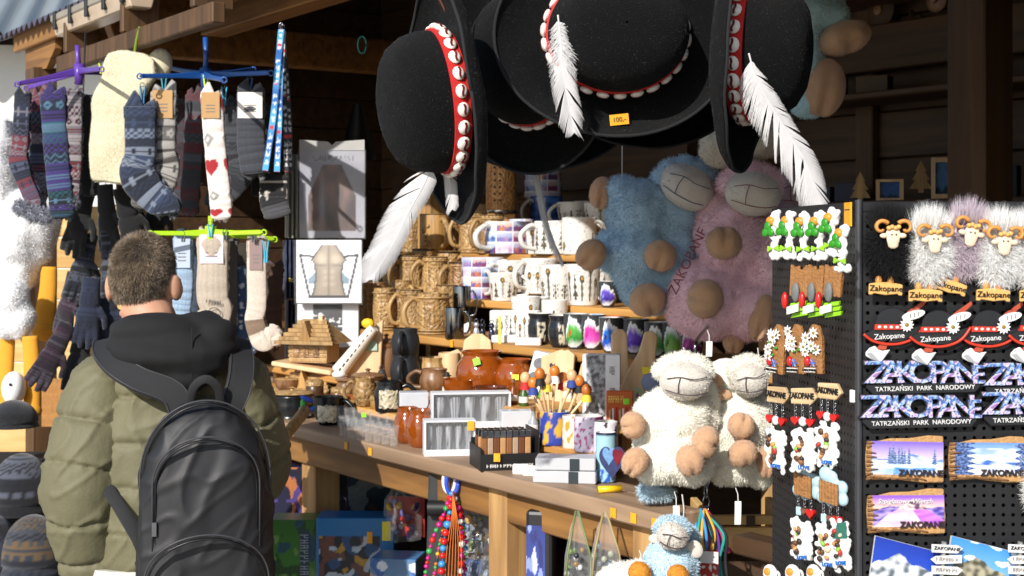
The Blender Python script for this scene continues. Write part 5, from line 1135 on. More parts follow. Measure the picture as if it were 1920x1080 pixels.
for lab, x, w, z, dw, dh, pf, cf, ha in (
    ('photo collage mug on the third step beside the wooden tankard', 952, .98, S3, 88, 60, 'cyl', photos(1), R_(-140)), ('photo collage mug on the second step, upper of two', 905, .80, S2 + .03, 80, 58, 'cyl', photos(3), R_(-30)), ('photo mug with bold blue panel behind the steel mug', 897, .74, S2, 60, 60, 'cyl', photos(6), R_(-60)),
    ('blue night photo mug high on the top step', 1024, 1.34, S4, 60, 60, 'cyl', lambda u, v: mixc(hx('#16235a'), hx('#3f6fc0'), .5 + n2d(u * 9, v * 5, 4)) if v > .3 else hx('#2f5aa8'), R_(-150)), ('tall blue photo mug in the shade above the white cups', 1018, 1.42, 1.64, 70, 64, 'cyl', photos(9), None),
    ('white cup with grey sketch beside the blue photo mug', 1074, 1.30, S4, 60, 48, 'bowl', sketch(2), R_(-150)), ('white cup with sketch next to the blue sheep', 1126, 1.28, S4, 62, 46, 'bowl', sketch(3), R_(-30)), ('white sketch mug on the third step, first after the photos', 1002, 1.06, S3, 76, 52, 'cone', sketch(4), R_(-20)),
    ('white sketch mug on the third step in the middle', 1040, .99, S3, 78, 62, 'cyl', sketch(5), R_(-160)), ('white mug with yellow flower beside the blue hoof', 1086, 1.0, S3, 66, 70, 'cyl', sketch(6, cov=.3), R_(-25)), ('white sketch mug with orange sticker on the second step', 962, .88, S2 + .02, 82, 58, 'cone', sketch(7), R_(-140)), ('white sketch mug on the second step by the grey feather', 1012, .84, S2 + .02, 70, 66, 'cyl', sketch(8), R_(-140)),
    ('white sketch mug on the second step in shade', 1046, .76, S2, 74, 72, 'cone', sketch(9, cov=.05), None), ('white mug with dark trees and side handle on the second step', 1094, .76, S2, 66, 76, 'cone', sketch(10, cov=.0), R_(-12)), ('white sketch mug behind the tree mug', 1122, .9, S2, 56, 60, 'cyl', sketch(12), None),
    ('white sketch mug low on the second step, left of the grey ones', 945, .74, S2, 60, 52, 'cone', sketch(11, cov=.05), R_(-20)), ('white sketch tumbler leaning on the lowest step', 985, .60, S1 + .03, 56, 62, 'cone', sketch(13), None), ('purple mountain mug alone beside the blue hoof', 1140, .73, S2, 38, 48, 'bowl', peaks('#6a55c0', '#3a2a90', '#8888dd', 3), None)):
    vessel('photo_mug' if 'photo' in lab else 'sketch_mug', lab, 'mug', SW(x, w, z), dw, dh, pf, GZ, ha, None, WM, col=cf, n=130, rows=28, th=.003, rz=0, hr=.075)
def block(name, label, cat, pos, w, h, dp, mat, rz=0, group=None, face=None, bev=.002, fmat=None, tilt=None, nx=40, ny=40):
    d = pos.y; W_, H_, D_ = mpx(w, d), mpx(h, d), mpx(dp, d); t = thing(name, label, cat, pos, rz, group)
    if tilt: t.rotation_euler = tilt
    g = G(); g.box(-W_ / 2, W_ / 2, -D_ / 2, D_ / 2, 0, H_); g.build('carton', mat, t, bevel=bev)
    if face: quadpic('front_print', t, (-W_ / 2 * .98, -D_ / 2 - .0012, H_ * .01), W_ * .98, H_ * .98, face, nx, ny, fmat, bulge=.0)
    return t
f14 = sketch(14, cov=.02)
block('sketch_tray', 'white tray with dense grey sketch print on the lowest step', 'tray', SW(966, .55, S1), 92, 58, 30, white_pl, R_(-8), face=lambda u, v: f14(u * .8, .1 + v * .8), nx=110, ny=36)
for k in range(2): block('white_saucer_box', ('flat white box under the printed tray, nearer the glazed pot', 'flat white box under the printed tray, nearer the black pots')[k], 'box', SW((945, 992)[k], .50, S1), 48, 14, 30, white_pl, R_(5 - 14 * k))
for lab, x, w, dw, dh, em in (('black cauldron mug with white tree emblem, nearer the printed tray', 1012, .54, 46, 58, 5), ('black cauldron mug with white tree emblem, nearer the mountain mugs', 1052, .52, 50, 60, 6)):
    B, E = hx('#212327'), hx('#c9c0a8')
    vessel('cauldron_mug', lab, 'mug', SW(x, w, S1), dw, dh, 'cauld', GZ, None, None, 'black cauldron mugs', col=lambda u, v: E if (abs((u % .32) - .13) < .055 and .1 < v < .72 and n2d(u * 40, v * 7, em) > -.15) else B, n=72, rows=20, th=.003, rz=0)
MT = [('green mountain mug, first beside the cauldron mugs', 1080, ('#5fae52', '#2f8a3a', '#d03028')), ('magenta mountain mug between the green and the blue one', 1112, ('#c03a9a', '#e05ab8', '#c02080')), ('blue mountain mug between the magenta and the violet one', 1147, ('#2a6fd0', '#1550c0', '#3a2a20')), ('violet mountain mug behind the long wooden paddle', 1192, ('#7a55d0', '#5a3ac0', '#8a6ad8')), ('green mountain mug behind the second paddle', 1232, ('#7ab86a', '#4f9a48', '#c03028')), ('dark green mountain mug under the pink sheep', 1262, ('#6fae5a', '#9ad060', '#305a30')), ('magenta dark mug at the end of the lowest step', 1296, ('#a03a90', '#701a70', '#d060b0'))]
for i, (lab, x, cc) in enumerate(MT):
    vessel('mountain_mug', lab, 'mug', SW(x, .52 + .02 * (i % 2), S1), 48, 66, 'bowl', GZ, None, None, 'black mugs painted with coloured mountains', col=peaks(*cc, i + 2), n=96, rows=34, th=.003, rz=0)
for k, (c, x0, x1, lab) in enumerate((('#4f9ad8', 1068, 1130, 'light blue pen lying across the mountain mugs'), ('#e0682a', 1128, 1178, 'orange pen lying across the mountain mugs'), ('#e8c21c', 1186, 1200, 'yellow ruler end behind the blue hoof'))):
    o = thing('pen', lab, 'pen', SW((x0 + x1) / 2, .56, S1 + .085)); g = G(); g.tube([SW(x0, .56, S1 + .088), SW(x1, .56, S1 + .088)], .0045, 10, flat=.5); g.build('barrel', pm('pen_' + c, c, .25), o, 180, world=True)
SM = pm('dark_steel', '#7c7f84', .18, .05, metal=1.0)
for lab, x, w, z, dw, dh, ha in (('steel mug in front, at the end of the lowest step', 852, .47, S1, 36, 58, R_(-20)), ('taller steel mug behind, below the photo mugs', 866, .62, S1 + .035, 34, 66, R_(-10))):
    vessel('steel_mug', lab, 'mug', SW(x, w, z), dw, dh, 'cyl', SM, ha, SM, 'steel mugs', th=.002, hr=.08)
block('steel_mug_box', 'small box under the taller steel mug', 'box', SW(868, .63, S1), 40, 20, 30, white_pl, R_(-20))
for k, (x, c) in enumerate(((905, '#2a2a34'), (922, '#40405a'), (893, '#c8c8d0'))):
    o = thing('keyring_figure', ('dark metal keyring figure by the steel mug', 'violet keyring figure by the printed tray', 'silver keyring figure touching the steel mug')[k], 'keyring', SW(x, .47, S1)); g = G(); g.sph((0, 0, .02), (.009, .006, .02), 12); g.sph((0, 0, .045), .008, 10); g.build('figure', pm('kf' + c, c, .25, metal=.6), o, 180); g = G(); g.tube([(.005 * math.cos(a), 0, .057 + .005 * math.sin(a)) for a in [k_ * .6 for k_ in range(11)]], .001, 5); g.build('ring', steel, o)
o = thing('yellow_ruler', 'thin yellow ruler standing among the keyrings', 'ruler', SW(937, .46, S1)); g = G(); g.box(-.004, .004, -.001, .001, 0, .075); g.build('strip', pm('ruler_yellow', '#d8c65a', .5), o)

def PL(x, y):
    """stand a thing seen with its foot at column x, row y on the counter or on one of its two risers"""
    best = None
    for z, w0, w1 in ((1.0, .02, .11), (1.05, .165, .215), (1.1, .28, .40)):
        q = ON(x, y, z); w = min(w1, max(w0, (q.x - SR.x) * SV.x + (q.y - SR.y) * SV.y)); p = SW(x, w, z); c = abs(HZ + (CAMZ - z) / p.y * F - y)
        if best is None or c < best[0]: best = (c, p)
    return best[1]
# --- counter goods (points where they stand are on the counter top, z = 1.0)
def hut(label, pos, w, h, rz):
    d = pos.y; W_, H_ = mpx(w, d), mpx(h, d); t = thing('wooden_hut', label, 'model hut', pos, rz, 'carved wooden hut models'); D_ = W_ * .7
    g = G(); g.box(-W_ * .36, W_ * .36, -D_ * .36, D_ * .36, 0, H_ * .5); wl_ = g.build('wall', W_pale, t, bevel=.001)
    for k in range(5): g = G(); g.box(-W_ * .37, W_ * .37, -D_ * .385, -D_ * .362, H_ * (.02 + .095 * k), H_ * (.095 + .095 * k)); g.build('log', W_mug, t, bevel=.002)
    for k in range(3): g = G(); g.box(-W_ * .27 + k * W_ * .19, -W_ * .16 + k * W_ * .19, -D_ * .40, -D_ * .388, H_ * .12, H_ * .36); g.build('window', W_carvd, t, bevel=.001)
    e0, e1, zt, zb = W_ * .54, W_ * .22, H_ * .97, H_ * .44
    vs = [(-e0, -D_ * .58, zb), (e0, -D_ * .58, zb), (e0, D_ * .58, zb), (-e0, D_ * .58, zb), (-e1, 0, zt), (e1, 0, zt)]
    g = G(); g.add(vs, [(0, 1, 5, 4), (2, 3, 4, 5), (1, 2, 5), (3, 0, 4), (3, 2, 1, 0)]); rf = g.build('roof', W_mug, t)
    for k in range(6):
        f = k / 6; z = lerp(zb, zt, f) + .002; hw = lerp(e0, e1, f) * 1.02; y = -lerp(D_ * .6, 0, f)
        g = G(); g.box(-hw, hw, y - .003, y + D_ * .1, z - .004, z + .006); g.build('shingle_row', W_mug, rf)
    g = G(); g.prism([(-W_ * .13, zb), (W_ * .13, zb), (0, zt * .98)], D_ * .3, y0=-D_ * .55); g.build('dormer', W_mugd, t); g = G(); g.box(W_ * .1, W_ * .17, -.005, .012, zt * .8, zt * 1.08); g.build('chimney', W_pale, rf)
    return t
pb = SW(583, .24, 1.0); hut('carved wooden hut model standing on the counter, lower of the two', pb, 106, 74, R_(-18))
sl = thing('pale_slab', 'pale wooden slab between the two hut models', 'board', pb + Vector((0, 0, mpx(70, pb.y)))); g = G(); g.box(-.1, .1, -.07, .07, 0, .014); g.build('board', W_pale, sl, bevel=.003); sl.rotation_euler = (0, R_(7), R_(-18))
hut('carved wooden hut model stacked on the pale slab, upper one', pb + Vector((.01, .0, mpx(70, pb.y) + .022)), 108, 82, R_(-18))
# ornament: a-frame of birch
af = thing('birch_ornament', 'painted wooden ornament of a leaning birch log with small house front', 'ornament', PL(672, 712), R_(-10)); d = af.location.y; k_ = d / F
g = G(); g.tube([(-38 * k_, 0, 12 * k_), (32 * k_, -.01, 96 * k_)], [15 * k_, 10 * k_], 14); g.build('birch_log', vcm('birch_bark', .7), af, 60)
me = af.children[0].data; ca = me.color_attributes.new('Col', 'FLOAT_COLOR', 'POINT'); ca.data.foreach_set('color', np.array([(*(hx('#e0d8cc')), 1)] * len(me.vertices), np.float32).ravel())
g = G(); g.prism([(-30 * k_, 0), (38 * k_, 0), (44 * k_, 110 * k_), (28 * k_, 98 * k_)], .012, y0=.02); g.build('house_front', W_pale, af, bevel=.002)
g = G(); g.prism([(6 * k_, 52 * k_), (34 * k_, 52 * k_), (34 * k_, 70 * k_), (10 * k_, 70 * k_)], .004, y0=.012); g.build('painted_panel', pm('teal_paint', '#9fb8a8', .6), af)
for k in range(9):
    g = G(); g.tube([(-34 * k_ + 7.5 * k_ * k, -.022, 14 * k_ + 9 * k_ * k), (-30 * k_ + 7.5 * k_ * k, -.024, 20 * k_ + 9 * k_ * k)], .0022, 6); g.build('knot', ink, af)
g = G(); g.sph((20 * k_, -.01, 104 * k_), (.02, .01, .015), 10); g.build('yellow_flower', pm('flower_yellow', '#e8b81c', .6), af, 180)
g = G(); g.sph((-34 * k_, -.02, 8 * k_), (.022, .02, .012), 12); g.build('snow_lump', white_pl, af, 180)
amber = pm('amber_glaze', '#8c4410', .06, .45, 22, coat=1.0); amberd = pm('dark_glaze', '#5c2a12', .1, .3, 40, coat=.5); matbl = pm('matt_black_clay', '#1e2024', .55, .2, 30); blk = pm('black_glaze', '#17181b', .25, .2)
def emblem(t, w, h, z, ang=-95, m=None, R=None):
    g = G(); pts = []
    def pf(u, v): a = R_(ang) + (u - .5) * w / R - t.rotation_euler[2]; rr = R * (1.012 + .03 * n2d(u * 9, v * 9, 1)); return (rr * math.cos(a), rr * math.sin(a), z + v * h + .004 * n1(u * 9, 3))
    g.grid(14, 12, pf); g.build('carved_emblem', m or carved('emblem_horn', '#b9ad90', '#d8cdb2'), t, 180)
V = [('lidded turned wooden pot behind the black jugs', PL(724, 705), 60, 62, 'jar', W_brn, None, W_brn), ('lidded turned wooden pot low behind the carved mug', PL(690, 742), 62, 50, 'jar', W_brn, None, W_brn), ('tall matt black clay jug, lower of the stacked pair', PL(760, 745), 58, 60, 'jug', matbl, R_(-100), None),
     ('matt black clay jug stacked on the lower black jug', PL(760, 745) + Vector((0, 0, mpx(58, PL(760, 745).y))), 54, 50, 'jug', matbl, R_(-100), None), ('round pale wooden mug with dark lid beside the black jugs', PL(810, 722), 58, 52, 'belly', W_mug, R_(-170), None), ('brown wooden mug under the round pale wooden mug', PL(815, 752), 58, 42, 'belly', W_brn, R_(170), None),
     ('large amber glazed pot with green sticker', PL(902, 738), 96, 80, 'pot', amber, None, None), ('second amber glazed pot half hidden behind the large one', PL(966, 720), 78, 68, 'pot', amber, None, None), ('low amber glazed bowl in front of the round wooden mug', PL(860, 748), 62, 30, 'bowl', amber, None, None), ('low dark amber bowl beneath the large amber pot', PL(920, 755), 66, 26, 'bowl', amberd, None, None),
     ('carved pale wooden mug beside the black emblem mug', PL(684, 768), 44, 54, 'belly', W_carv, R_(-170), None), ('black mug with pale horn emblem beside the shot glasses', PL(730, 776), 58, 56, 'jug', blk, R_(0), None), ('black bowl mug with pale emblem at the shaded counter end', PL(616, 796), 60, 52, 'bowl', blk, R_(-20), None), ('terracotta saucer dish behind the shot glasses', PL(668, 775), 46, 16, 'bowl', pm('terracotta', '#a55a2a', .6), None, None),
     ('honey jar of amber glaze beside the shot glasses, rear one', PL(764, 830), 52, 66, 'pot', amber, None, None), ('honey jar of amber glaze beside the glass boxes, front one', PL(788, 838), 54, 70, 'pot', amber, None, None), ('black barrel pot at the far shaded end of the counter', PL(548, 782), 76, 44, 'barrel', blk, None, W_mug), ('brown turned wooden bowl behind the black barrel pot', PL(540, 735), 50, 22, 'bowl', W_brn, None, W_mug),
     ('small turned wooden pot between the huts and the birch ornament', PL(650, 735), 44, 34, 'belly', W_brn, None, W_brn), ('plain pale wooden cup behind the large amber pot', PL(842, 715), 40, 60, 'cyl', W_pale, None, None)]
for lab, p, dw, dh, pf, mt, ha, ld in V:
    t = vessel('glazed_pot' if 'glaze' in lab else ('clay_jug' if 'clay' in lab else ('turned_pot' if 'wooden' in lab else 'emblem_mug')), lab, 'pot' if 'pot' in lab or 'bowl' in lab else 'mug', p, dw, dh, pf, mt, ha, None, 'pots and jugs on the counter', lid=ld, th=.004)
    R = mpx(dw, p.y) / 2; H = mpx(dh, p.y)
    if 'emblem' in lab and 'beside the black' not in lab: emblem(t, R * 1.25, H * .6, H * .15, -90, R=R)
    if 'green sticker' in lab: stick(t, p + Vector((-.01, -R * 1.02, H * .80)), .018, .018, lime_tag, (-.1, -1, .2), .3)
    if 'half hidden' in lab: stick(t, p + Vector((.0, -R * 1.02, H * .55)), .018, .014, yel_tag, (-.1, -1, .2))
# shot glasses
for k in range(14):
    x = 640 + (k % 7) * 15.5 + (k // 7) * 5; y = 800 + (k // 7) * 18 + (k % 7) * 3
    p = ON(x, y); t = vessel('shot_glass', 'clear shot glass, %s from the black bowl mug in the %s row' % (('first', 'second', 'third', 'fourth', 'fifth', 'sixth', 'seventh')[k % 7], ('rear', 'front')[k // 7]), 'glass', p, 22, 38, 'glass', clear, None, None, 'clear shot glasses in rows', th=.0018, n=20)
t = thing('price_note', 'green price sticker standing among the shot glasses', 'price tag', ON(683, 822) + Vector((0, -.01, .06))); g = G(); g.box(-.006, .006, -.001, .001, -.005, .006); g.build('paper', lime_tag, t)
def glassbox(label, x, y, w, h, rz):
    p = PL(x, y); d = p.y; W_, H_ = mpx(w, d), mpx(h, d); D_ = .05; t = thing('glass_box', label, 'box', p, rz, 'white boxes of shot glasses'); e = .004
    cardb = pm('white_carton', '#dfe0e4', .55, .05)
    for (a, b, c, dd, z0, z1, nm) in ((-W_ / 2, W_ / 2, -D_ / 2, D_ / 2, 0, e, 'bottom'), (-W_ / 2, W_ / 2, D_ / 2 - e, D_ / 2, e, H_ - e, 'back'), (-W_ / 2, -W_ / 2 + e, -D_ / 2, D_ / 2 - e, e, H_ - e, 'side'), (W_ / 2 - e, W_ / 2, -D_ / 2, D_ / 2 - e, e, H_ - e, 'side'), (-W_ / 2, W_ / 2, -D_ / 2, D_ / 2, H_ - e, H_, 'top')):
        g = G(); g.box(a, b, c, dd, z0, z1); g.build(nm, cardb, t)
    g = G(); g.box(-W_ / 2 + e, W_ / 2 - e, -D_ / 2, -D_ / 2 + .001, e, H_ * .18); g.build('front_lip', cardb, t)
    n = 5; R = (W_ - 2 * e) / n * .42; prot = None
    for k in range(n):
        cx = -W_ / 2 + e + (W_ - 2 * e) * (k + .5) / n; f = sketch(30 + k, '#b9bcc2', '#5c5e62', .1)
        if prot is None:
            g = G(); g.lathe(hollow(PROF['glass'], R, H_ * .8, .0016), 24, cap=False, col=lambda u, v, z: f(u, v)); o = g.build('glass', vcm('etched_glass', .12, alpha=.75), t, 60); prot = o
        else: o = prot.copy(); COL.objects.link(o)
        o.location = (cx, 0, e + .001); o.rotation_euler = (0, 0, k)
    g = G(); g.grid(2, 2, lambda u, v: (-W_ / 2 + e + u * (W_ - 2 * e), -D_ / 2 + .0006, e + v * (H_ - 2 * e))); g.build('clear_window', film, t)
    return t
gb = glassbox('white window box of five shot glasses, rear and upper one', 882, 800, 148, 66, R_(8))
gb2 = glassbox('white window box of five shot glasses at the counter edge', 842, 852, 96, 66, R_(8))
for k in range(2): block('white_plastic_cup_box', ('translucent white plastic box behind the amber jars', 'white flat box beside the spoons, rear')[k], 'box', PL((776, 968)[k], (790, 792)[k]), (54, 60)[k], (46, 40)[k], 40, pm('milky_plastic', '#c9ccd2', .3), R_(8))
stick(gb2, gb2.location + Vector((.052, -.020, .070)), .016, .022, gold_tag)
# lighter display
p = SW(945, .075, 1.0); d = p.y; lt = thing('lighter_display', 'black counter tray of wood-grained lighters with steel tops', 'display tray', p, R_(14)); W_ = mpx(112, d)
g = G(); g.box(-W_ / 2, W_ / 2, -.055, .055, 0, .006); g.box(-W_ / 2, -W_ / 2 + .003, -.055, .055, .006, .05); g.box(W_ / 2 - .003, W_ / 2, -.055, .055, .006, .085); g.box(-W_ / 2 + .003, W_ / 2 - .003, -.055, -.052, .006, .036); g.box(-W_ / 2 + .003, W_ / 2 - .003, .052, .055, .006, .06); g.build('tray', black_pl, lt)
lw = [pm('lighter_%d' % i, c, .4, .25, 60) for i, c in enumerate(('#8a5a34', '#b58a5c', '#6a3f28', '#a89078'))]
gl = G(); gl.box(-.0065, .0065, -.0045, .0045, 0, .062)
gt = G(); gt.box(-.006, .006, -.0042, .0042, .0625, .076); gt.tube([(-.003, -.0045, .074), (-.003, .0045, .074)], .003, 8)
b0 = [None] * 4; t0 = None
for r in range(3):
    for c in range(8):
        k = (r * 5 + c * 3) % 4
        if b0[k] is None: o = gl.build('lighter', lw[k], lt, bevel=.002); b0[k] = o
        else: o = b0[k].copy(); COL.objects.link(o)
        o.location = (-W_ / 2 + .012 + c * (W_ - .02) / 8, -.04 + r * .03, .008)
        if t0 is None: q = gt.build('lighter_top', steel, o); t0 = q
        else: q = t0.copy(); COL.objects.link(q); q.parent = o
scribble(lt, W_ * .8, .007, white_pl, Matrix.Translation((0, -.0552, .010)), 14, 8)
stick(lt, p + Vector((-.015, -.068, .03)), .014, .018, gold_tag)
kn = thing('pocket_knife', 'red folding pocket knife key ring leaning on the lighter tray', 'knife', ON(945, 878), R_(10)); d = kn.location.y
for k, (x, tl_) in enumerate(((.004, .22), (-.02, .62))):
    g = G(); g.sph((0, 0, .035), (.0125, .008, .040), 14); o = g.build('scale', red_p, kn, 180); o.location = (x, .004 * k, .004); o.rotation_euler = (0, tl_, 0)
    g = G(); g.box(-.002, .002, -.007, .007, .004, .07); q = g.build('blade_stack', steel, kn); q.location = (x, .004 * k, .004); q.rotation_euler = (0, tl_, 0)
g = G(); g.tube([(.012 + .009 * math.cos(a), -.006, .008 + .006 * math.sin(a)) for a in [k * .5 for k in range(14)]], .0016, 6); g.build('key_ring', steel, kn)
# boards, paddles, boxes
def board(label, x, y, outline, rz, th=.014, hole=None, mat=None, lean=.12, name='cutting_board'):
    p = PL(x, y); k = p.y / F; t = thing(name, label, 'board', p, rz, 'pale wooden boards'); t.rotation_euler = (lean * -1, 0, rz)
    g = G(); g.prism([(a * k, b * k) for a, b in outline], th, y0=0); g.build('plank', mat or W_pale, t, bevel=.003, seg=2)
    if hole:
        g = G(); g.prism([(a * k, b * k) for a, b in hole], .0012, y0=-.0013); g.build('cut_out', ink, t)
    return t
hz_ = [(0, -6), (7, 2), (8, 7), (4, 10), (0, 6), (-4, 10), (-8, 7), (-7, 2)]
board('pale wooden grater board standing nearest the green souvenir box', 1038, 735, [(-26, 0), (24, 2), (27, 88), (14, 98), (-26, 84)], R_(-14), hole=[(a - 2, b + 62) for a, b in hz_])
board('second pale board pressed behind the grater board', 1048, 733, [(-14, 0), (24, 0), (27, 90), (14, 99), (-10, 92)], R_(-20))
board('pale board with heart cut-out leaning behind the photo box', 1100, 742, [(-30, 0), (22, 0), (40, 64), (28, 82), (8, 100), (-8, 80)], R_(4), hole=[(a + 12, b + 64) for a, b in hz_])
PADL = [(-20, 0), (20, 0), (20, 60), (17, 95), (16, 148), (8, 158), (-6, 158), (-14, 148), (-15, 100), (-20, 60)]
board('long pale wooden paddle with rounded handle, nearer the photo box', 1164, 775, PADL, R_(6), mat=W_pale)
board('long pale wooden paddle with yellow sticker beside the cream sheep', 1206, 780, [(-44, 0), (34, 0), (36, 40), (22, 80), (30, 150), (20, 160), (6, 158), (-6, 120), (-30, 80), (-46, 40)], R_(2))
board('grey brown wooden spoon handle poking up behind the cream sheep', 1273, 768, [(-20, 0), (16, 0), (14, 60), (10, 128), (0, 132), (-8, 126), (-12, 60)], R_(10), name='wooden_spoon')
board('round-topped pale boards stacked behind the large amber pot', 893, 712, [(-36, 0), (34, 0), (30, 60), (26, 92), (10, 104), (-8, 104), (-24, 92), (-30, 50)], R_(-4), th=.03)
board('pale board propped behind the pale cup', 846, 720, [(-12, 0), (14, 0), (20, 60), (12, 68), (-8, 60)], R_(0))
k1 = PL(1206, 780); lb = thing('round_label', 'oval pale green label with tiny gnome colours on the paddle', 'label', k1 + Vector((-.015, -.022, .045))); g = G(); g.prism([(.016 * math.cos(a), .024 * math.sin(a)) for a in [2 * math.pi * i / 24 for i in range(24)]], .0012); g.build('paper', pm('sage_paper', '#a9b98a', .6), lb); lb.rotation_euler = (-.12, 0, .05)
g = G(); g.prism([(-.005, .0), (.005, 0), (0, .014)], .0008, y0=-.0012); g.build('printed_cone', pm('mag_ink', '#a0408a', .6), lb)
o = stick(None, k1 + Vector((.008, -.008, .105)), .022, .016, yel_tag, (0, -1, .12)); tag(o, 'yellow price sticker on the long wooden paddle by the cream sheep', 'price tag', 'price stickers on the edges')
gsb = thing('souvenir_box', 'white and lime green box with round grey pictures beside the grater board', 'box', PL(1008, 742), R_(-12)); d = gsb.location.y; k_ = d / F
g = G(); g.prism([(-30 * k_, 0), (-2 * k_, 0), (26 * k_, 84 * k_), (-6 * k_, 90 * k_)], .03); g.build('white_side', white_pl, gsb, bevel=.001)
g = G(); g.prism([(-1 * k_, 0), (14 * k_, 2 * k_), (42 * k_, 76 * k_), (27 * k_, 84 * k_)], .03, y0=.002); g.build('green_side', pm('lime_carton', '#5fb020', .5), gsb, bevel=.001)
for k in range(3):
    g = G(); g.prism([((-16 + 10 * k + 12 * math.cos(a)) * k_, (14 + 26 * k + 11 * math.sin(a)) * k_) for a in [2 * math.pi * i / 18 for i in range(18)]], .0014, y0=-.0016); g.build('round_picture', pm('grey_photo', '#6f7276', .5, .7, 140), gsb)
scribble(gsb, .05, .010, ink, Matrix.Translation((20 * k_, .0015, 40 * k_)) @ Matrix.Rotation(R_(-70), 4, 'Y'), 6, 3)
gph = lambda u, v: mixc(hx('#b9bcc2'), hx('#4a4d52'), .5 + 1.2 * n2d(u * 9, v * 14, 3) + .6 * n2d(u * 30, v * 40, 4)) if .08 < u < .62 and v > .04 else hx('#e2e2e4')
pbx = block('photo_box', 'tall white carton with grey mountain photograph', 'box', PL(1128, 800), 70, 122, 26, white_pl, R_(-6), face=gph, ny=60)
[scribble(pbx, .02, .012, pm('grey_print', '#77706c', .7), Matrix.Translation((mpx(20, pbx.location.y), -mpx(13, pbx.location.y) - .0016, mpx(zz, pbx.location.y))) @ Matrix.Rotation(R_(90), 4, 'Y'), 3, zz) for zz in (92, 52)]
ob = block('orange_card', 'orange backed pencil card in front of the photo carton', 'card', PL(1160, 795) + Vector((0, -.03, 0)), 50, 62, 6, pm('orange_card', '#c05a1c', .5), R_(0))
kk = ob.location.y / F
scribble(ob, 32 * kk, 13 * kk, pm('pale_yellow_ink', '#f0c860', .5), Matrix.Translation((-6 * kk, -3.1 * kk, 46 * kk)), 7, 5); stick(ob, ob.location + Vector((12 * kk, -4.2 * kk, 42 * kk)), .013, .013, lime_tag)
for k in range(7): g = G(); g.box(-1.6 * kk, 1.6 * kk, -5.5 * kk, -3.4 * kk, 4 * kk, (26 + 3 * (k % 3)) * kk); o = g.build('pencil', (W_pale, white_pl, red_p)[k % 3], ob); o.location = ((-19 + 6.3 * k) * kk, 0, 0)
# spoons and dolls in a printed cup
sp = vessel('printed_cup', 'blue and yellow printed cup holding wooden spoons', 'cup', PL(1040, 850), 56, 62, 'cyl', GZ, None, None, None, col=lambda u, v: hx('#d8a83a') if n2d(u * 9, v * 3, 2) > .15 else hx('#34459a'), n=48, rows=12, rz=0, th=.002)
spl = [('#d0a060', 985, 712), ('#c08a4a', 1000, 722), ('#b87830', 1012, 705), ('#d8b070', 1025, 716), ('#c89a5a', 1040, 700), ('#d0a060', 1055, 712), ('#c88a40', 1072, 708), ('#d8b27a', 1086, 718), ('#caa060', 1100, 735), ('#c09050', 1064, 728)]
for k, (c, x, y) in enumerate(spl):
    t = thing('wooden_spoon', ('wooden spoon doll with %s head and %s collar in the printed cup, %s' % (('pale', 'orange', 'brown')[k % 3], ('red', 'blue', 'black', 'yellow', 'white')[k % 5], ('end one', 'second in', 'third in', 'fourth in', 'topmost', 'sixth in', 'seventh in', 'eighth in', 'far end', 'lowest')[k])), 'spoon', sp.location + Vector((0, 0, .01)), group='wooden spoon dolls in the printed cup')
    a = Vector((rnd(-.012, .012), rnd(-.012, .012), .012)); b = P(x, y + 15, sp.location.y + rnd(-.03, .03)) - sp.location
    g = G(); g.tube([a, a.lerp(b, .6), b], [.0032, .0032, .0036], 8); g.build('stem', W_pale, t, 180)
    g = G(); g.sph(b + Vector((0, 0, .012)), (.012, .010, .014), 12); g.build('head', pm('doll_head_%d' % (k % 3), ('#d8ae80', '#c8742a', '#b8682a')[k % 3], .35), t, 180)
    cl = ('#c02020', '#2a3f8a', '#1a1a1c', '#d8c040', '#e8e4dc')[k % 5]; g = G(); g.lathe([(.012, -.006), (.010, .006), (.003, .014)], 12, xf=Matrix.Translation(b - Vector((0, 0, .008)))); g.build('ribbon', pm('rib' + cl, cl, .7), t, 50)
for lab, x, y, dw, dh, cf in (('cream printed mug with gold stars beside the spoon cup', 1072, 866, 36, 60, lambda u, v: hx('#b8902a') if n2d(u * 16, v * 5, 5) > .32 else hx('#e0d4c0')), ('lilac printed mug box with pink script', 1104, 872, 56, 66, lambda u, v: hx('#b03a78') if n2d(u * 22, v * 8, 8) > .33 else (hx('#5a5070') if n2d(u * 30, v * 12, 9) > .4 else hx('#d0c4d8'))), ('white printed mug with black dots near the blue tin', 1136, 866, 46, 62, lambda u, v: hx('#26222a') if n2d(u * 14, v * 6, 6) > .36 else hx('#ddd4dc'))):
    vessel('printed_mug', lab, 'mug', PL(x, y), dw, dh, 'cyl', GZ, None, None, 'printed mugs by the blue tin', col=cf, n=60, rows=20, rz=0, th=.002)
tin = vessel('blue_tin', 'pale blue tin with dark blue lid carrying a heart magnet', 'tin', ON(1136, 902), 38, 92, 'cyl', GZ, None, None, None, col=lambda u, v: hx('#1c2440') if v > .93 else (hx('#2f5fc0') if v < .25 and n2d(u * 20, v * 9, 3) > .0 else hx('#9cc4d0')), n=40, rows=24, rz=0, th=.002)
kk = tin.location.y / F; hm_ = thing('heart_magnet', 'dark heart-shaped photo magnet leaning on the blue tin', 'magnet', tin.location + Vector((10 * kk, -24 * kk, 4 * kk)))
HEART = [(16 * math.sin(a) ** 3, 13 * math.cos(a) - 5 * math.cos(2 * a) - 2 * math.cos(3 * a) - math.cos(4 * a)) for a in [2 * math.pi * i / 40 for i in range(40)]]
g = G(); g.prism([(x * 1.5 * kk, (y + 17) * 2.2 * kk) for x, y in HEART], .004); g.build('back', pm('heart_navy', '#39406a', .3, .5, 90), hm_, bevel=.0008)
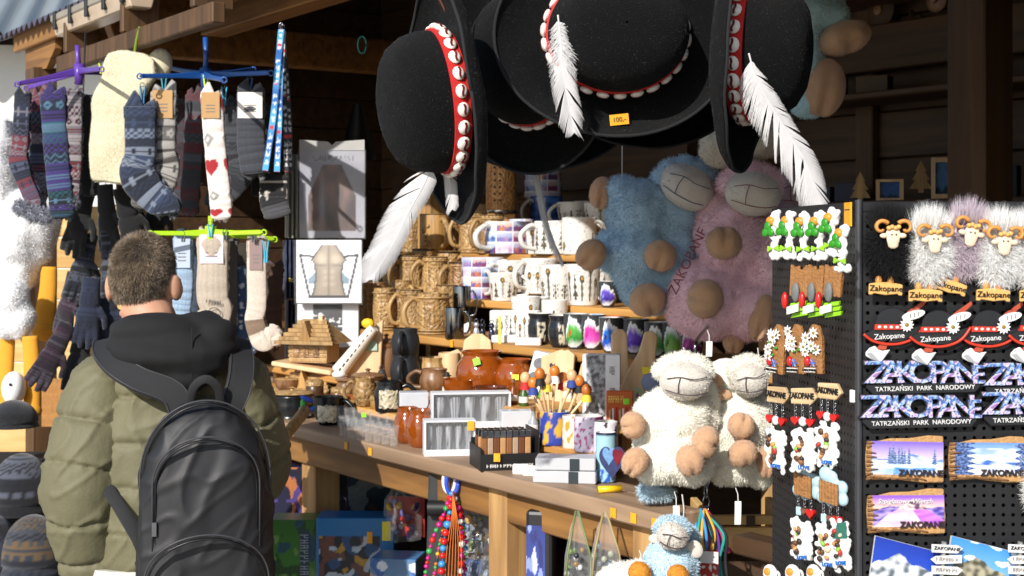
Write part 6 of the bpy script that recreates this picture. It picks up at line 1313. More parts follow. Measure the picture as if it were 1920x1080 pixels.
g = G(); g.prism([((-6 + x * .75) * kk, (48 + y * 1.2) * kk) for x, y in HEART], .0012, y0=-.0014); g.build('photo_panel', pm('heart_sky', '#6f9ac8', .25, .5, 120), hm_); g = G(); g.prism([((10 + x * .6) * kk, (46 + y * 1.2) * kk) for x, y in HEART], .0012, y0=-.0016); g.build('red_panel', pm('heart_red', '#7a2030', .3, .5, 120), hm_)
for k, (dz, wx, lab) in enumerate(((0, 118, 'pale grey boxed gift, lower one of the pair at the counter edge'), (24, 112, 'pale grey boxed gift stacked on top at the counter edge'))):
    p = ON(1062, 902); t = block('gift_box', lab, 'box', p + Vector((0, 0, mpx(dz, p.y))), wx, 23, 60, pm('grey_carton', '#b9babf', .5, .06), R_(-10 + 4 * k), 'grey gift boxes')
    g = G(); kk = p.y / F; g.box(8 * kk, 26 * kk, -31.5 * kk, -30.3 * kk, -.0, 22.5 * kk); g.build('dark_label', pm('dark_label', '#1d2a30', .5), t)
for lab, x, y, r, c in (('green crystal figure beside the lighters', 996, 862, 13, '#8ab060'), ('small copper figure behind the gift boxes', 1022, 868, 11, '#7a4a2a'), ('silver foil trinket beside the crystal figure', 1032, 850, 13, '#a8a8ac'), ('small bronze bell near the lilac mug', 1062, 880, 9, '#8a5a2a'), ('dark grey candle stub near the knife', 970, 868, 9, '#3a3a3c')):
    p = ON(x, y); kk = p.y / F; t = thing('trinket', lab, 'trinket', p, group='small trinkets by the lighters'); g = G()
    for k in range(6): g.sph((rnd(-.5, .5) * r * kk, rnd(-.5, .5) * r * kk, r * kk * (.6 + .65 * k * .6)), r * kk * (.75 - .08 * k), 8)
    me = remesh(g, .0025, 1); me.materials.append(pm('trk' + c, c, .2, .3, 90, metal=.5 if c in ('#a8a8ac', '#8a5a2a') else 0)); link(me, 'figure', t)
for k, (x, y, w, lab) in enumerate(((976, 890, 30, 'small white price card by the knife'), (998, 893, 36, 'white price card beside the gift boxes'))): block('price_card', lab, 'price tag', ON(x, y), w, 20, 6, white_pl, R_(-10))
# price stickers along the counter edge, pens and papers
CS = [(649, 822), (694, 830), (1150, 925), (1188, 938), (1228, 948)]
for k, (x, y) in enumerate(CS):
    p = SW(x, -.0015); p.z = .981
    o = stick(None, p, .017, .019, gold_tag, (-SV.x, -SV.y, 0)); tag(o, ('orange price sticker on the counter edge below the shot glasses', 'orange price sticker on the counter edge below the amber jars', 'orange price sticker under the blue tin', 'orange price sticker between the other two near the counter corner', 'orange price sticker nearest the counter corner')[k], 'price tag', 'price stickers on the edges')
for k, (x, w, z) in enumerate(((847, .448, S1 - .012), (862, .448, S1 - .012))[:1]):
    o = stick(None, SW(x, w - .0015, z), .014, .020, gold_tag, (-SV.x, -SV.y, 0)); tag(o, 'orange price sticker on the lowest step edge under the steel mugs', 'price tag', 'price stickers on the edges')
yp = thing('yellow_marker', 'yellow marker pen lying at the counter corner', 'pen', ON(1165, 925, 1.006)); g = G(); g.tube([ON(1122, 918, 1.008), ON(1165, 916, 1.008)], .007, 10); g.build('barrel', pm('marker_yellow', '#e8c020', .35), yp, 180, world=True)
wh = thing('bird_whistle', 'wooden stick with blue and green bird end poking over the counter', 'whistle', P(560, 790, 3.75)); g = G(); g.tube([P(536, 816, 3.62), P(572, 770, 3.78)], [.014, .016], 12); g.build('stick', W_mugd, wh, 180, world=True)
for k, (x, y, c) in enumerate(((575, 748, '#2a4fc0'), (568, 760, '#4fc04a'), (580, 770, '#2a6fd0'), (572, 772, '#e0e0d8'))): g = G(); g.sph((0, 0, 0), (.02, .008, .007), 10, xf=Matrix.Translation(P(x, y, 3.79)) @ Matrix.Rotation(k * 1.1 + .4, 4, 'Y')); g.build('feather', pm('wh' + c, c, .4), wh, 180, world=True)

# ------------------------------------------------------------------ more crowded small stock
EX = [('carved wooden mug wedged behind the first two on the lowest step', 704, .60, S1, 44, 80, 'barrel', W_carvd, R_(-150), None), ('carved wooden mug wedged behind the wide tankard', 838, .66, S1, 46, 84, 'tank', W_carv, R_(-150), darkrim), ('carved wooden mug peeking between the tankards of the lowest step', 752, .64, S1, 44, 86, 'barrel', W_carv, R_(-40), None),
      ('carved wooden mug in the second row behind the feather tip', 710, .84, S2, 42, 74, 'tank', W_carv, R_(-150), darkrim), ('carved wooden mug in the second row wedged behind two tankards', 794, .88, S2, 46, 82, 'barrel', W_carvd, R_(-150), darkrim), ('carved wooden mug in the second row wedged by the photo mugs', 842, .88, S2, 46, 80, 'barrel', W_carv, R_(-30), darkrim),
      ('carved wooden mug in the third row in shade of the small feather', 850, 1.1, S3, 44, 66, 'barrel', W_carvd, R_(-150), darkrim), ('carved wooden mug in the third row behind the photo collage mug', 938, 1.12, S3, 46, 78, 'tank', W_carv, R_(-150), darkrim), ('carved wooden mug at the far end of the third row', 772, 1.04, S3, 44, 66, 'barrel', W_carv, R_(-150), darkrim)]
for lab, x, w, z, dw, dh, pf, mt, ha, rm in EX: vessel('wooden_mug', lab, 'mug', SW(x, w, z), dw, dh, pf, mt, ha, W_mug, MG, rim=rm, th=.006, hr=.105)
for lab, x, w, z, dw, dh, pf, cf, ha in (('white sketch mug wedged behind the leaning tumbler', 1006, .66, S1, 52, 78, 'cone', sketch(41), None), ('white sketch mug behind the two cauldron mugs', 1040, .66, S1, 50, 76, 'cyl', sketch(42, cov=.08), None), ('white sketch cup behind the yellow flower mug', 1108, 1.1, S3, 56, 58, 'cyl', sketch(43), None), ('white sketch cup behind the middle mug on the third step', 1060, 1.12, S3, 56, 62, 'cyl', sketch(44, cov=.05), None), ('white sketch cup on the top step, between two cups', 1100, 1.4, S4, 50, 50, 'cyl', sketch(45), None), ('photo mug wedged between the collage mug and the sketch mugs', 978, 1.1, S3, 48, 64, 'cyl', photos(12), None), ('photo mug wedged behind the bold blue panel mug', 925, .90, S2, 50, 66, 'cyl', photos(15), None)):
    vessel('photo_mug' if 'photo' in lab[:10] else 'sketch_mug', lab, 'mug', SW(x, w, z), dw, dh, pf, GZ, ha, None, WM, col=cf, n=117, rows=26, th=.003, rz=0)
def mini(label, x, y, kind, c, s=1.0):
    p = PL(x, y); k = s * p.y / F; t = thing('mini_' + kind, label, kind, p, rnd(-.5, .5), 'small wooden and glass souvenirs on the risers'); m1 = pm('mini' + c, c, .35, .25, 60)
    if kind == 'bottle':
        g = G(); g.lathe([(8 * k, 0), (9 * k, 2 * k), (9 * k, 22 * k), (4 * k, 30 * k), (3.4 * k, 40 * k), (4.4 * k, 41 * k)], 16); g.build('body', m1, t, 60); g = G(); g.lathe([(4 * k, 41 * k), (4 * k, 48 * k)], 12); g.build('stopper', W_brn, t, 60); g = G(); g.lathe([(9.3 * k, 7 * k), (9.3 * k, 18 * k)], 16, cap=False); g.build('label', white_pl, t, 60)
    elif kind == 'bell':
        g = G(); g.lathe([(12 * k, 0), (11 * k, 3 * k), (8 * k, 12 * k), (6 * k, 20 * k), (1 * k, 23 * k)], 16); g.build('body', m1, t, 60); g = G(); g.tube([(4 * k * math.cos(a), 0, 25 * k + 4 * k * math.sin(a)) for a in [2 * math.pi * i / 12 for i in range(13)]], 1.2 * k, 6); g.build('loop', m1, t, 180)
    elif kind == 'figure':
        g = G(); g.lathe([(10 * k, 0), (9 * k, 10 * k), (5 * k, 22 * k), (4 * k, 24 * k)], 14); g.build('coat', m1, t, 60); g = G(); g.sph((0, 0, 29 * k), 6.5 * k, 12); hd2 = g.build('head', pm('doll_head_0', '#d8ae80', .35), t, 180); g = G(); g.lathe([(9 * k, 32 * k), (8.6 * k, 33.5 * k), (5.4 * k, 34 * k), (4.6 * k, 39 * k), (1 * k, 40 * k)], 14); g.build('hat', ink, t, 60)
    else:
        g = G(); g.lathe([(13 * k, 0), (14 * k, 2 * k), (14 * k, 16 * k), (13 * k, 17 * k)], 20); g.build('box_body', m1, t, 50); g = G(); g.lathe([(14.6 * k, 17 * k), (14.6 * k, 23 * k), (12 * k, 26 * k), (2 * k, 27 * k)], 20); g.build('lid', W_carv, t, 50)
for lab, x, y, kd, c, s in (('tiny amber bottle with white label beside the rear glass box', 962, 782, 'bottle', '#7a3a14', 1.0), ('tiny green bottle beside the amber bottle', 982, 786, 'bottle', '#3a5a2a', 1.0), ('small brass bell in front of the black jugs', 772, 778, 'bell', '#a07a30', 1.0), ('small round carved box with lid near the terracotta dish', 650, 770, 'box', '#8a5f34', 1.1), ('small round carved box with lid near the black bowl mug', 634, 752, 'box', '#6a4628', 1.0),
                             ('little figure in a white coat beside the round wooden mug', 838, 752, 'figure', '#d8d0c0', 1.0), ('little figure in a red coat in front of the amber bowls', 884, 728, 'figure', '#a02a20', .9), ('little figure in a dark green coat by the green souvenir box', 986, 745, 'figure', '#2f4a2c', 1.1), ('tiny clear bottle behind the lighters', 1000, 800, 'bottle', '#9aa0a4', 1.1), ('small iron bell beside the birch ornament', 716, 720, 'bell', '#3a3a3c', 1.1), ('small round carved box behind the shot glasses', 708, 778, 'box', '#9a703c', 1.0), ('little figure in a blue coat near the orange card', 1112, 800, 'figure', '#2a4a80', 1.0),
                             ('small brass bell under the heart board', 1076, 790, 'bell', '#b08a40', 1.0), ('tiny brown bottle between the amber jars and the glass box', 806, 800, 'bottle', '#5a2f14', .9), ('small dark round box at the shaded counter end', 590, 762, 'box', '#4a3220', 1.2), ('little figure in a grey coat behind the emblem mug', 752, 770, 'figure', '#7a7a78', 1.0)): mini(lab, x, y, kd, c, s)
# ------------------------------------------------------------------ goods stored under the counter
def toybox(label, x0, y0, x1, y1, d, base, face, dp=.10, rz=0, name='toy_box', nx=40, ny=40):
    p = P((x0 + x1) / 2, y1, d); return block(name, label, 'box', p, x1 - x0, y1 - y0, dp * F / d, pm('carton_' + base, base, .35, .15, 12), rz, 'boxed toys under the counter', face, nx=nx, ny=ny, fmat=VC)
def blobpic(bg, cols, seed, sc=5.0):
    B = hx(bg); C = [hx(c) for c in cols]
    def f(u, v):
        for k, c in enumerate(C):
            if n2d(u * sc + k * 3.1, v * sc, seed + k) > .22 + .03 * k: return mixc(c, B, .3 * n2d(u * 20, v * 20, seed) + .1)
        return mixc(B, tuple(q * .6 for q in B), v)
    return f
gx = toybox('green toy box with white side lettering under the counter end', 512, 968, 600, 1100, 3.8, '#3f6a2c', blobpic('#3f7a2a', ('#1f3f5a', '#6a8a4a', '#203a20'), 3, 4))
scribble(gx, .11, .022, pm('grey_letter', '#8a8f98', .6), Matrix.Translation((mpx(20, 3.8), -.0535, mpx(68, 3.8))) @ Matrix.Rotation(R_(90), 4, 'Y'), 8, 6); g = G(); g.box(mpx(12, 3.8), mpx(28, 3.8), -.0528, -.0515, mpx(20, 3.8), mpx(115, 3.8)); g.build('dark_strip', pm('strip_dark', '#2a3a44', .5), gx)
bx = toybox('large blue toy box with dark window beside the green box', 598, 964, 742, 1110, 3.75, '#1769a0', lambda u, v: hx('#1a6ea8') if v > .78 or u > .82 or u < .03 else blobpic('#0d1626', ('#b9c4cc', '#6a3f30', '#1f4a7a', '#c09030'), 7, 6)(u, v), ny=60, nx=60)
stick(bx, P(697, 1000, 3.75) + Vector((0, -.054, 0)), .014, .03, gold_tag); stick(bx, P(728, 988, 3.75) + Vector((0, -.054, 0)), .022, .05, yel_tag)
toybox('dark toy box with castle picture behind on the upper shelf', 655, 862, 800, 965, 4.15, '#14304a', blobpic('#143a56', ('#9aa4a8', '#6a4a34', '#0f1a28'), 11, 4))
toybox('dark violet box behind the counter leg', 600, 870, 660, 960, 4.2, '#1c1a2c', blobpic('#16141f', ('#3a3450', '#2a2438'), 15, 5))
toybox('blue and white toy box low in front of the blue one', 702, 1040, 790, 1120, 3.55, '#4f7fb0', blobpic('#6f9ac8', ('#e0e4ea', '#c9a490', '#2f5aa0'), 19, 3), rz=R_(-10))
toybox('dark navy carton beside the shaded counter end', 512, 870, 572, 966, 4.0, '#20203a', blobpic('#1d1c38', ('#4a3a7a', '#b06a3a'), 23, 4))
# clear bags of toys
def toybag(label, x0, y0, x1, y1, d, cols, seed, n=26, rz=0):
    p = P((x0 + x1) / 2, y1, d); W_, H_ = mpx(x1 - x0, d), mpx(y1 - y0, d); t = thing('toy_bag', label, 'bag', p, rz, 'clear bags of toys'); r_ = random.Random(seed)
    for k in range(n):
        g = G(); c = (r_.uniform(-.38, .38) * W_, r_.uniform(-.02, .02), r_.uniform(.08, .72) * H_); s_ = W_ * r_.uniform(.06, .13)
        if k % 3: g.sph((0, 0, 0), (s_, s_ * .6, s_ * r_.uniform(.5, 1)), 10)
        else: g.box(-s_, s_, -s_ * .4, s_ * .4, -s_ * .6, s_ * .6)
        o = g.build('toy', pm('toy_' + cols[k % len(cols)], cols[k % len(cols)], .35, .15), t, 50, bevel=.001); o.location = c; o.rotation_euler = (r_.random() * 3, r_.random() * 3, r_.random() * 3)
    g = G(); rs = np.random.RandomState(seed)
    def pf(u, v):
        w = W_ * (.5 if v < .75 else lerp(.5, .28, (v - .75) / .25)); return ((u - .5) * 2 * w, -.05 * math.sin(math.pi * u) * (1 - v * .8) + .008 * n2d(u * 9, v * 9, seed), v * H_)
    g.grid(24, 24, pf); g.build('clear_bag', film, t, 180)
    g = G(); g.grid(6, 6, lambda u, v: ((u - .5) * W_ * .98, .03, v * H_ * .8)); g.build('back_sheet', pm('bag_back_%d' % seed, cols[0], .5, .3), t)
    return t
toybag('clear bag of red and violet toys under the counter', 718, 916, 792, 1010, 3.7, ('#b8342a', '#6a5aa0', '#c9c4d8', '#3a2a60', '#d8b040'), 4, rz=R_(-15))
toybag('clear bag of marbles and small bright toys behind the necklaces', 862, 938, 948, 1042, 3.35, ('#8a9098', '#c05030', '#6a7a40', '#b8c4cc', '#3a5a8a', '#c9a060'), 9, n=34)
toybag('clear bag of dark trinkets lower behind the necklaces', 868, 1040, 948, 1110, 3.3, ('#2f4a7a', '#3a6a4a', '#22304a', '#7a8a9a'), 12, n=20)
bt2 = thing('blue_tin_box', 'tall blue printed tin standing behind the counter leg', 'tin', P(1015, 1120, 3.0), R_(-14)); kk = 3.0 / F
g = G(); g.box(-26 * kk, 26 * kk, -20 * kk, 20 * kk, 0, 165 * kk); g.build('body', black_pl, bt2, bevel=.008, seg=2); quadpic('front_print', bt2, (-24 * kk, -20.6 * kk, 4 * kk), 36 * kk, 134 * kk, blobpic('#3a4a9a', ('#8a9ad8', '#c4cdf0', '#2a2a60'), 5, 3), 20, 50, VC, 0)
def giftbag(label, x0, y0, x1, y1, d, cols, seed):
    p = P((x0 + x1) / 2, y1, d); k = d / F; w, h = (x1 - x0) / 2 * k, (y1 - y0) * k; t = thing('gift_bag', label, 'bag', p, R_(8), 'pointed clear gift bags'); r_ = random.Random(seed)
    for i in range(16):
        g = G(); g.sph((0, 0, 0), (w * .2, w * .18, w * .22), 9); o = g.build('sweet', pm('sweet_' + cols[i % len(cols)], cols[i % len(cols)], .3, .2), t, 180); o.location = (r_.uniform(-.6, .6) * w, r_.uniform(-.03, .03), r_.uniform(.08, .55) * h)
    g = G(); n = 20
    g.lathe([(w * .98, 0), (w, h * .1), (w * .9, h * .45), (w * .5, h * .8), (w * .06, h)], n, sy=.5); g.build('clear_cone', film, t, 60)
    for s_ in (-1, 1): g = G(); g.tube([(s_ * w * .95, -.01, 0), (s_ * w * .8, -.02, h * .5), (s_ * w * .1, -.0, h)], .0022, 6); g.build('edge_ribbon', pm('bag_ribbon_%d' % seed, ('#9a8a5f', '#6a7a48')[seed % 2], .5), t, 180)
giftbag('pointed clear gift bag with green ribbon, nearer the blue tin', 1056, 958, 1108, 1110, 2.75, ('#2a2f3a', '#6a8a3a', '#c9c9cc', '#8a6a3a'), 3)
giftbag('pointed clear gift bag with tan ribbon under the counter corner', 1104, 960, 1164, 1110, 2.7, ('#3a4a2a', '#9aa08a', '#4a5a6a'), 2)
# black upright pole with clamp
pl = thing('display_pole', 'black upright display pole in front of the counter', 'pole', ST(.93, -.06, 0)); kk = pl.location.y / F
g = G(); xt = P(803, 858, pl.location.y); g.box(-19 * kk, 19 * kk, -.012, .012, .02, xt.z); o = g.build('upright', pm('black_painted_wood', '#303234', .6, .2, 20), pl, bevel=.004); pl.location = (P(803, 0, pl.location.y).x, pl.location.y, 0); o.rotation_euler = (0, R_(1.5), 0)
g = G(); g.tube([(.0, -.03, P(0, 948, pl.location.y).z), (.05, -.03, P(0, 948, pl.location.y).z)], .018, 12); g.build('clamp', black_pl, pl, 60); g = G(); g.box(-.12, .12, -.10, .10, 0, .02); g.build('foot', black_pl, pl)
# beaded necklaces on a blue carabiner
nk_d = pl.location.y - .10
cbn = thing('carabiner_hook', 'blue plastic carabiner holding the bead necklaces', 'carabiner', P(848, 905, nk_d)); g = G(); g.tube([P(848 + 11 * math.cos(a), 905 + 22 * math.sin(a), nk_d) for a in [2 * math.pi * k / 24 for k in range(25)]], .005, 8); g.build('ring', pm('royal_blue_plastic', '#2f4fc0', .3), cbn, 180, world=True)
g = G(); g.tube([P(842 + 11 * math.cos(a), 902 + 22 * math.sin(a), nk_d + .012) for a in [2 * math.pi * k / 24 for k in range(25)]], .004, 8); g.build('rear_ring', white_pl, cbn, 180, world=True)
def beadmesh(c): g = G(); g.sph((0, 0, 0), 1, 10); o = g.build('bead', pm('bead_' + c, c, .3, .12), None, 180); me = o.data; bpy.data.objects.remove(o); return me
BC = {c: beadmesh(c) for c in ('#d02020', '#c01f7a', '#3a8fd0', '#d8702a', '#e0b030', '#3a9a50', '#e8e0d8', '#20303f')}
def necklace(label, path, seq, sz, seed):
    t = thing('bead_necklace', label, 'necklace', P(848, 925, nk_d), group='bead necklaces on the carabiner'); q = catmull([P(x, y, nk_d - .01 + e) for x, y, e in path], 24); r_ = random.Random(seed); acc = 0; k = 0; last = q[0]
    g = G(); g.tube(q, .0009, 5); g.build('thread', pm('neck_thread_' + seq[0], seq[0], .7), t, 180, world=True)
    while_len = 0; nxt = 0
    for a, b in zip(q[:-1], q[1:]):
        while_len += (b - a).length
        if while_len >= nxt:
            c = seq[k % len(seq)]; s_ = mpx(sz * r_.uniform(.6, 1.05), nk_d); o = link(BC[c], 'bead', t); o.location = b - t.location + Vector((0, r_.uniform(-.004, .004), 0)); o.scale = (s_, s_, s_ * .9); nxt = while_len + s_ * 1.75; k += 1
necklace('magenta and red bead necklace on the outer strand', [(846, 925, 0), (832, 965, 0), (812, 1010, 0), (800, 1060, 0), (797, 1095, 0)], ['#c01f7a', '#d02020', '#c01f7a', '#3a9a50'], 6.5, 1)
necklace('mixed small bead necklace beside the magenta strand', [(846, 925, .01), (838, 970, .01), (824, 1020, .01), (812, 1095, .01)], ['#d8702a', '#3a9a50', '#c01f7a', '#e0b030', '#20303f'], 5, 2)
necklace('large red and blue bead necklace in the middle', [(847, 925, -.01), (842, 970, -.01), (832, 1020, -.02), (826, 1095, -.02)], ['#3a8fd0', '#d02020', '#d02020', '#3a8fd0', '#d02020'], 8, 3)
necklace('red bead necklace beside the orange cords', [(850, 925, 0), (862, 970, 0), (866, 1020, 0), (862, 1095, 0)], ['#d02020', '#e8e0d8', '#d02020', '#c01f7a'], 7, 4)
necklace('multicoloured tiny bead necklace nearest the toy bag', [(851, 925, .012), (864, 960, .012), (872, 1010, .012), (870, 1095, .012)], ['#c01f7a', '#3a8fd0', '#3a9a50', '#e0b030', '#d02020'], 5.5, 5)
oc = thing('cord_bundle', 'bundle of thin orange cords hanging with the necklaces', 'cords', P(850, 925, nk_d))
for k in range(6):
    g = G(); g.tube(catmull([P(849, 922, nk_d - .025), P(847 + k * 2, 970, nk_d - .03), P(838 + k * 5.4, 1030, nk_d - .03), P(834 + k * 6, 1095, nk_d - .028)], 6), .0010, 5); g.build('cord', pm('orange_cord', '#d8742a', .7), oc, 180, world=True)
# bright hair ties and strings below the cream sheep
yn = thing('yarn_bundle', 'bundle of bright yarn strings hanging behind the steel chain', 'yarn', P(1320, 960, 2.62))
for k in range(16):
    c = ('#3a8fd0', '#c01f5a', '#2a9a8a', '#20242c', '#d8a030', '#6a3a9a')[k % 6]; x = 1300 + k * 4; g = G(); g.tube(catmull([P(1318 + rnd(-6, 6), 955, 2.62), P(x, 1000, 2.6 + rnd(-.03, .03)), P(x + rnd(-8, 8), 1050, 2.6), P(x + rnd(-6, 6), 1100, 2.6)], 6), .003, 6); g.build('strand', pm('yarn_' + c, c, .85), yn, 180, world=True)
gr_ = thing('green_crayon', 'green and pink crayon lying behind the yarn bundle', 'crayon', P(1355, 1028, 2.66)); g = G(); g.tube([P(1340, 1020, 2.66), P(1362, 1030, 2.66)], .007, 10); g.build('stick', pm('crayon_green', '#2f7a40', .5), gr_, 180, world=True); g = G(); g.sph(P(1366, 1032, 2.66), .006, 8); g.build('tip', pm('crayon_pink', '#d83a6a', .5), gr_, 180, world=True)
rc = block('red_card', 'red and white paper tag card behind the lowest pale blue sheep', 'tag', P(1330, 1085, 2.58), 36, 52, 3, pm('red_carton', '#a82a24', .5, .2, 60), R_(-20), face=lambda u, v: hx('#d8d4d0') if v > .55 or n2d(u * 6, v * 6, 3) > .2 else hx('#a02820'))
# pale wooden crate at the counter corner
cr_ = thing('wooden_crate', 'pale wooden crate standing under the counter corner by the pegboard', 'crate', P(1405, 1030, 2.95), R_(2)); kk = 2.95 / F
for z0, z1 in ((0, 44), (48, 66)):
    g = G(); g.box(-75 * kk, 75 * kk, -.012, 0, z0 * kk, z1 * kk); g.build('slat', W_lit, cr_, bevel=.002)
for s_ in (-1, 1): g = G(); g.box(s_ * 75 * kk - .008, s_ * 75 * kk + .008, .001, .2, 0, 66 * kk); g.build('side_slat', W_lit, cr_, bevel=.002)
g = G(); g.box(-8 * kk, 8 * kk, -.016, -.013, 46 * kk, 66 * kk); g.build('dark_label', pm('crate_label', '#3a2a18', .6), cr_)
cs_ = thing('crate_stand', 'dark low stand carrying the pale wooden crate', 'stand', P(1405, 1030, 3.02)); g = G(); g.box(-.14, .14, -.06, .16, -P(1405, 1030, 3.02).z, -.012); g.build('box', W_dark, cs_)
# dim goods on the back shelves
bs_ = [('picture frame with blue lake photo on the back shelf by the post', 1772, 1.58, 1.62, 50, 78, '#5a86b8'), ('small picture frame with blue photo low on the back shelf', 1668, 1.58, 1.62, 50, 40, '#3f6aa8')]
for lab, x, w, z, dw, dh, c in bs_:
    p = SW(x, w, z); kk = p.y / F; t = thing('picture_frame', lab, 'picture frame', p, R_(-12), 'picture frames on the back shelf')
    for (a, b, z0, z1) in ((-.5, -.36, 0, 1), (.36, .5, 0, 1), (-.36, .36, .88, 1), (-.36, .36, 0, .12)): g = G(); g.box(a * dw * kk, b * dw * kk, -.012, .0, z0 * dh * kk, z1 * dh * kk); g.build('frame_bar', W_pale, t)
    quadpic('photo', t, (-.36 * dw * kk, -.004, .12 * dh * kk), .72 * dw * kk, .76 * dh * kk, lambda u, v: mixc(hx(c), hx('#1a2a3a'), .9 if v < .2 + .15 * n1(u * 8, 3) else .25 + .3 * n2d(u * 5, v * 5, 2)), 16, 16, VCM, 0)
vessel('steel_cup', 'steel cup standing just above the pegboard', 'cup', SW(1742, .9, 1.50), 40, 50, 'cyl', steel, None, None, None, th=.002, rz=0)
sb('back_ledge', -.25, .6, .86, 1.06, 1.47, 1.496, W_dark)
def ptree(label, x, w, z, h):
    p = SW(x, w, z); kk = p.y / F; t = thing('wooden_tree', label, 'ornament', p, R_(-10), 'cut-out wooden fir ornaments'); g = G(); g.prism([(-.08 * h * kk, 0), (.08 * h * kk, 0), (.08 * h * kk, .12 * h * kk), (.34 * h * kk, .12 * h * kk), (.16 * h * kk, .4 * h * kk), (.26 * h * kk, .4 * h * kk), (.1 * h * kk, .68 * h * kk), (.16 * h * kk, .68 * h * kk), (0, h * kk), (-.16 * h * kk, .68 * h * kk), (-.1 * h * kk, .68 * h * kk), (-.26 * h * kk, .4 * h * kk), (-.16 * h * kk, .4 * h * kk), (-.34 * h * kk, .12 * h * kk), (-.08 * h * kk, .12 * h * kk)], .008); g.build('cut_out', W_mug, t)
ptree('wooden fir ornament above the white feather tip', 1613, 1.56, 1.62, 56); ptree('wooden fir ornament beside the steel cup', 1727, 1.56, 1.64, 60)
for k, (x, z, w_, h_, c, lab) in enumerate(((1560, 1.94, 50, 40, '#3a3430', 'dim dark box on the upper back shelf'), (1640, 1.94, 60, 34, '#4a3a2a', 'dim brown box on the upper back shelf'), (1590, 1.62, 40, 36, '#2c2f44', 'dim navy box on the lower back shelf'), (1545, 1.62, 36, 30, '#3a3a4a', 'dim grey box nearest the feather on the lower back shelf'), (1880, 1.62, 60, 60, '#25282f', 'dim dark box on the back shelf past the post'))):
    block('stock_box', lab, 'box', SW(x, 1.6, z), w_, h_, 40, pm('stock' + c, c, .7, .2), R_(-30), 'stock on the back shelves')
for k, (x, y, r, lab) in enumerate(((1712, 55, 30, 'dark carved wooden rosette hanging on the back wall'), (1655, 20, 32, 'round dark wooden plate high on the back wall'), (1760, 0, 24, 'pale round wooden plate high on the back wall'))):
    p = SW(x, 1.70); p.z = CAMZ + (HZ - y) / F * p.y; kk = p.y / F; t = thing('wall_rosette', lab, 'ornament', p, RZ, 'wooden ornaments on the back wall'); g = G(); g.lathe([(r * kk, 0), (r * kk, .01), (r * .7 * kk, .018), (.001, .02)], 20, xf=Matrix.Rotation(R_(90), 4, 'X'), fn=(lambda a, z: 1 + .22 * math.cos(8 * a)) if k == 0 else None); g.build('plate', (W_dark, W_dark, W_brn)[k], t, 50)
    g = G(); g.lathe([(r * .35 * kk, .018), (r * .3 * kk, .026), (.001, .03)], 14, xf=Matrix.Rotation(R_(90), 4, 'X')); g.build('boss', W_brn, t, 50)
# ------------------------------------------------------------------ black pegboard stand with magnets
D0 = 1.65; PX = D0 / F
XC, ZT = (1605 - 960) * PX, CAMZ + (HZ - 378) * PX
A0 = Vector((XC, D0)); A1 = Vector((.366, 2.0)); EL = (A1 - A0).length; ED = (A1 - A0).normalized(); EN = Vector((-ED.y, ED.x)); EN = EN if EN.x < 0 else -EN
pegm = pm('black_pegboard', '#1b1b1d', .5, .25, 14, spec=.35)
peg_t = thing('pegboard_stand', 'black perforated pegboard stand carrying rows of magnets', 'display stand', (XC, D0, 0))
def perforated(w, h, pitch, r):
    """sheet in x,z facing -y with real round holes; x 0..w, z 0..h"""
    g = G(); nx, nz = int(w / pitch), int(h / pitch); px, pz = w / nx, h / nz; ring = [(math.cos(2 * math.pi * k / 8 + math.pi / 8), math.sin(2 * math.pi * k / 8 + math.pi / 8)) for k in range(8)]
    vs = []; fs = []
    for j in range(nz):
        for i in range(nx):
            cx, cz = (i + .5) * px, (j + .5) * pz; o = len(vs); hx_, hz2 = px / 2, pz / 2; t = math.tan(math.pi / 8)
            sq = [(hx_, hz2 * t), (hx_ * t, hz2), (-hx_ * t, hz2), (-hx_, hz2 * t), (-hx_, -hz2 * t), (-hx_ * t, -hz2), (hx_ * t, -hz2), (hx_, -hz2 * t)]
            co_ = [(hx_, hz2), (-hx_, hz2), (-hx_, -hz2), (hx_, -hz2)]
            vs += [(cx + a, 0, cz + b) for a, b in sq] + [(cx + r * a, 0, cz + r * b) for a, b in ring] + [(cx + r * a, .0016, cz + r * b) for a, b in ring] + [(cx + a, 0, cz + b) for a, b in co_]
            for k in range(8):
                q = (k + 1) % 8; fs.append((o + q, o + k, o + 8 + k, o + 8 + q)); fs.append((o + 8 + q, o + 8 + k, o + 16 + k, o + 16 + q))
            for k, (a, b) in enumerate(((0, 1), (2, 3), (4, 5), (6, 7))): fs.append((o + b, o + a, o + 24 + k))
    g.add(vs, fs); return g
ZB = .72; HB_ = ZT - ZB
g = perforated(.36, HB_ - .012, .0111, .0024); o = g.build('front_sheet', pegm, peg_t); o.location = (.008, 0, ZB)
g = perforated(EL, HB_ - .012, .0111, .0024); o = g.build('side_sheet', pegm, peg_t)
o.location = (A1.x - XC, A1.y - D0, ZB); o.rotation_euler = (0, 0, math.atan2(-ED.y, -ED.x))
g = G(); g.box(.01, .37, .03, .035, ZB, ZT - .014); g.build('front_backing', ink, peg_t)
g = G(); g.box(0, EL, .03, .035, ZB, ZT - .014); o = g.build('side_backing', ink, peg_t); o.location = (A1.x - XC, A1.y - D0, 0); o.rotation_euler = (0, 0, math.atan2(-ED.y, -ED.x))
g = G(); g.box(0, .38, -.001, .004, ZT - .012, ZT); g.build('top_rail', pegm, peg_t, bevel=.001)
g = G(); g.box(0, EL, -.001, .004, ZT - .012, ZT); o = g.build('top_rail', pegm, peg_t, bevel=.001); o.location = (A1.x - XC, A1.y - D0, 0); o.rotation_euler = (0, 0, math.atan2(-ED.y, -ED.x))
g = G(); g.tube([(.003, -.001, ZB), (.003, -.001, ZT + .002)], .0045, 10); g.build('corner_tube', pm('grey_tube', '#4a4b4f', .35, metal=.6), peg_t, 60)
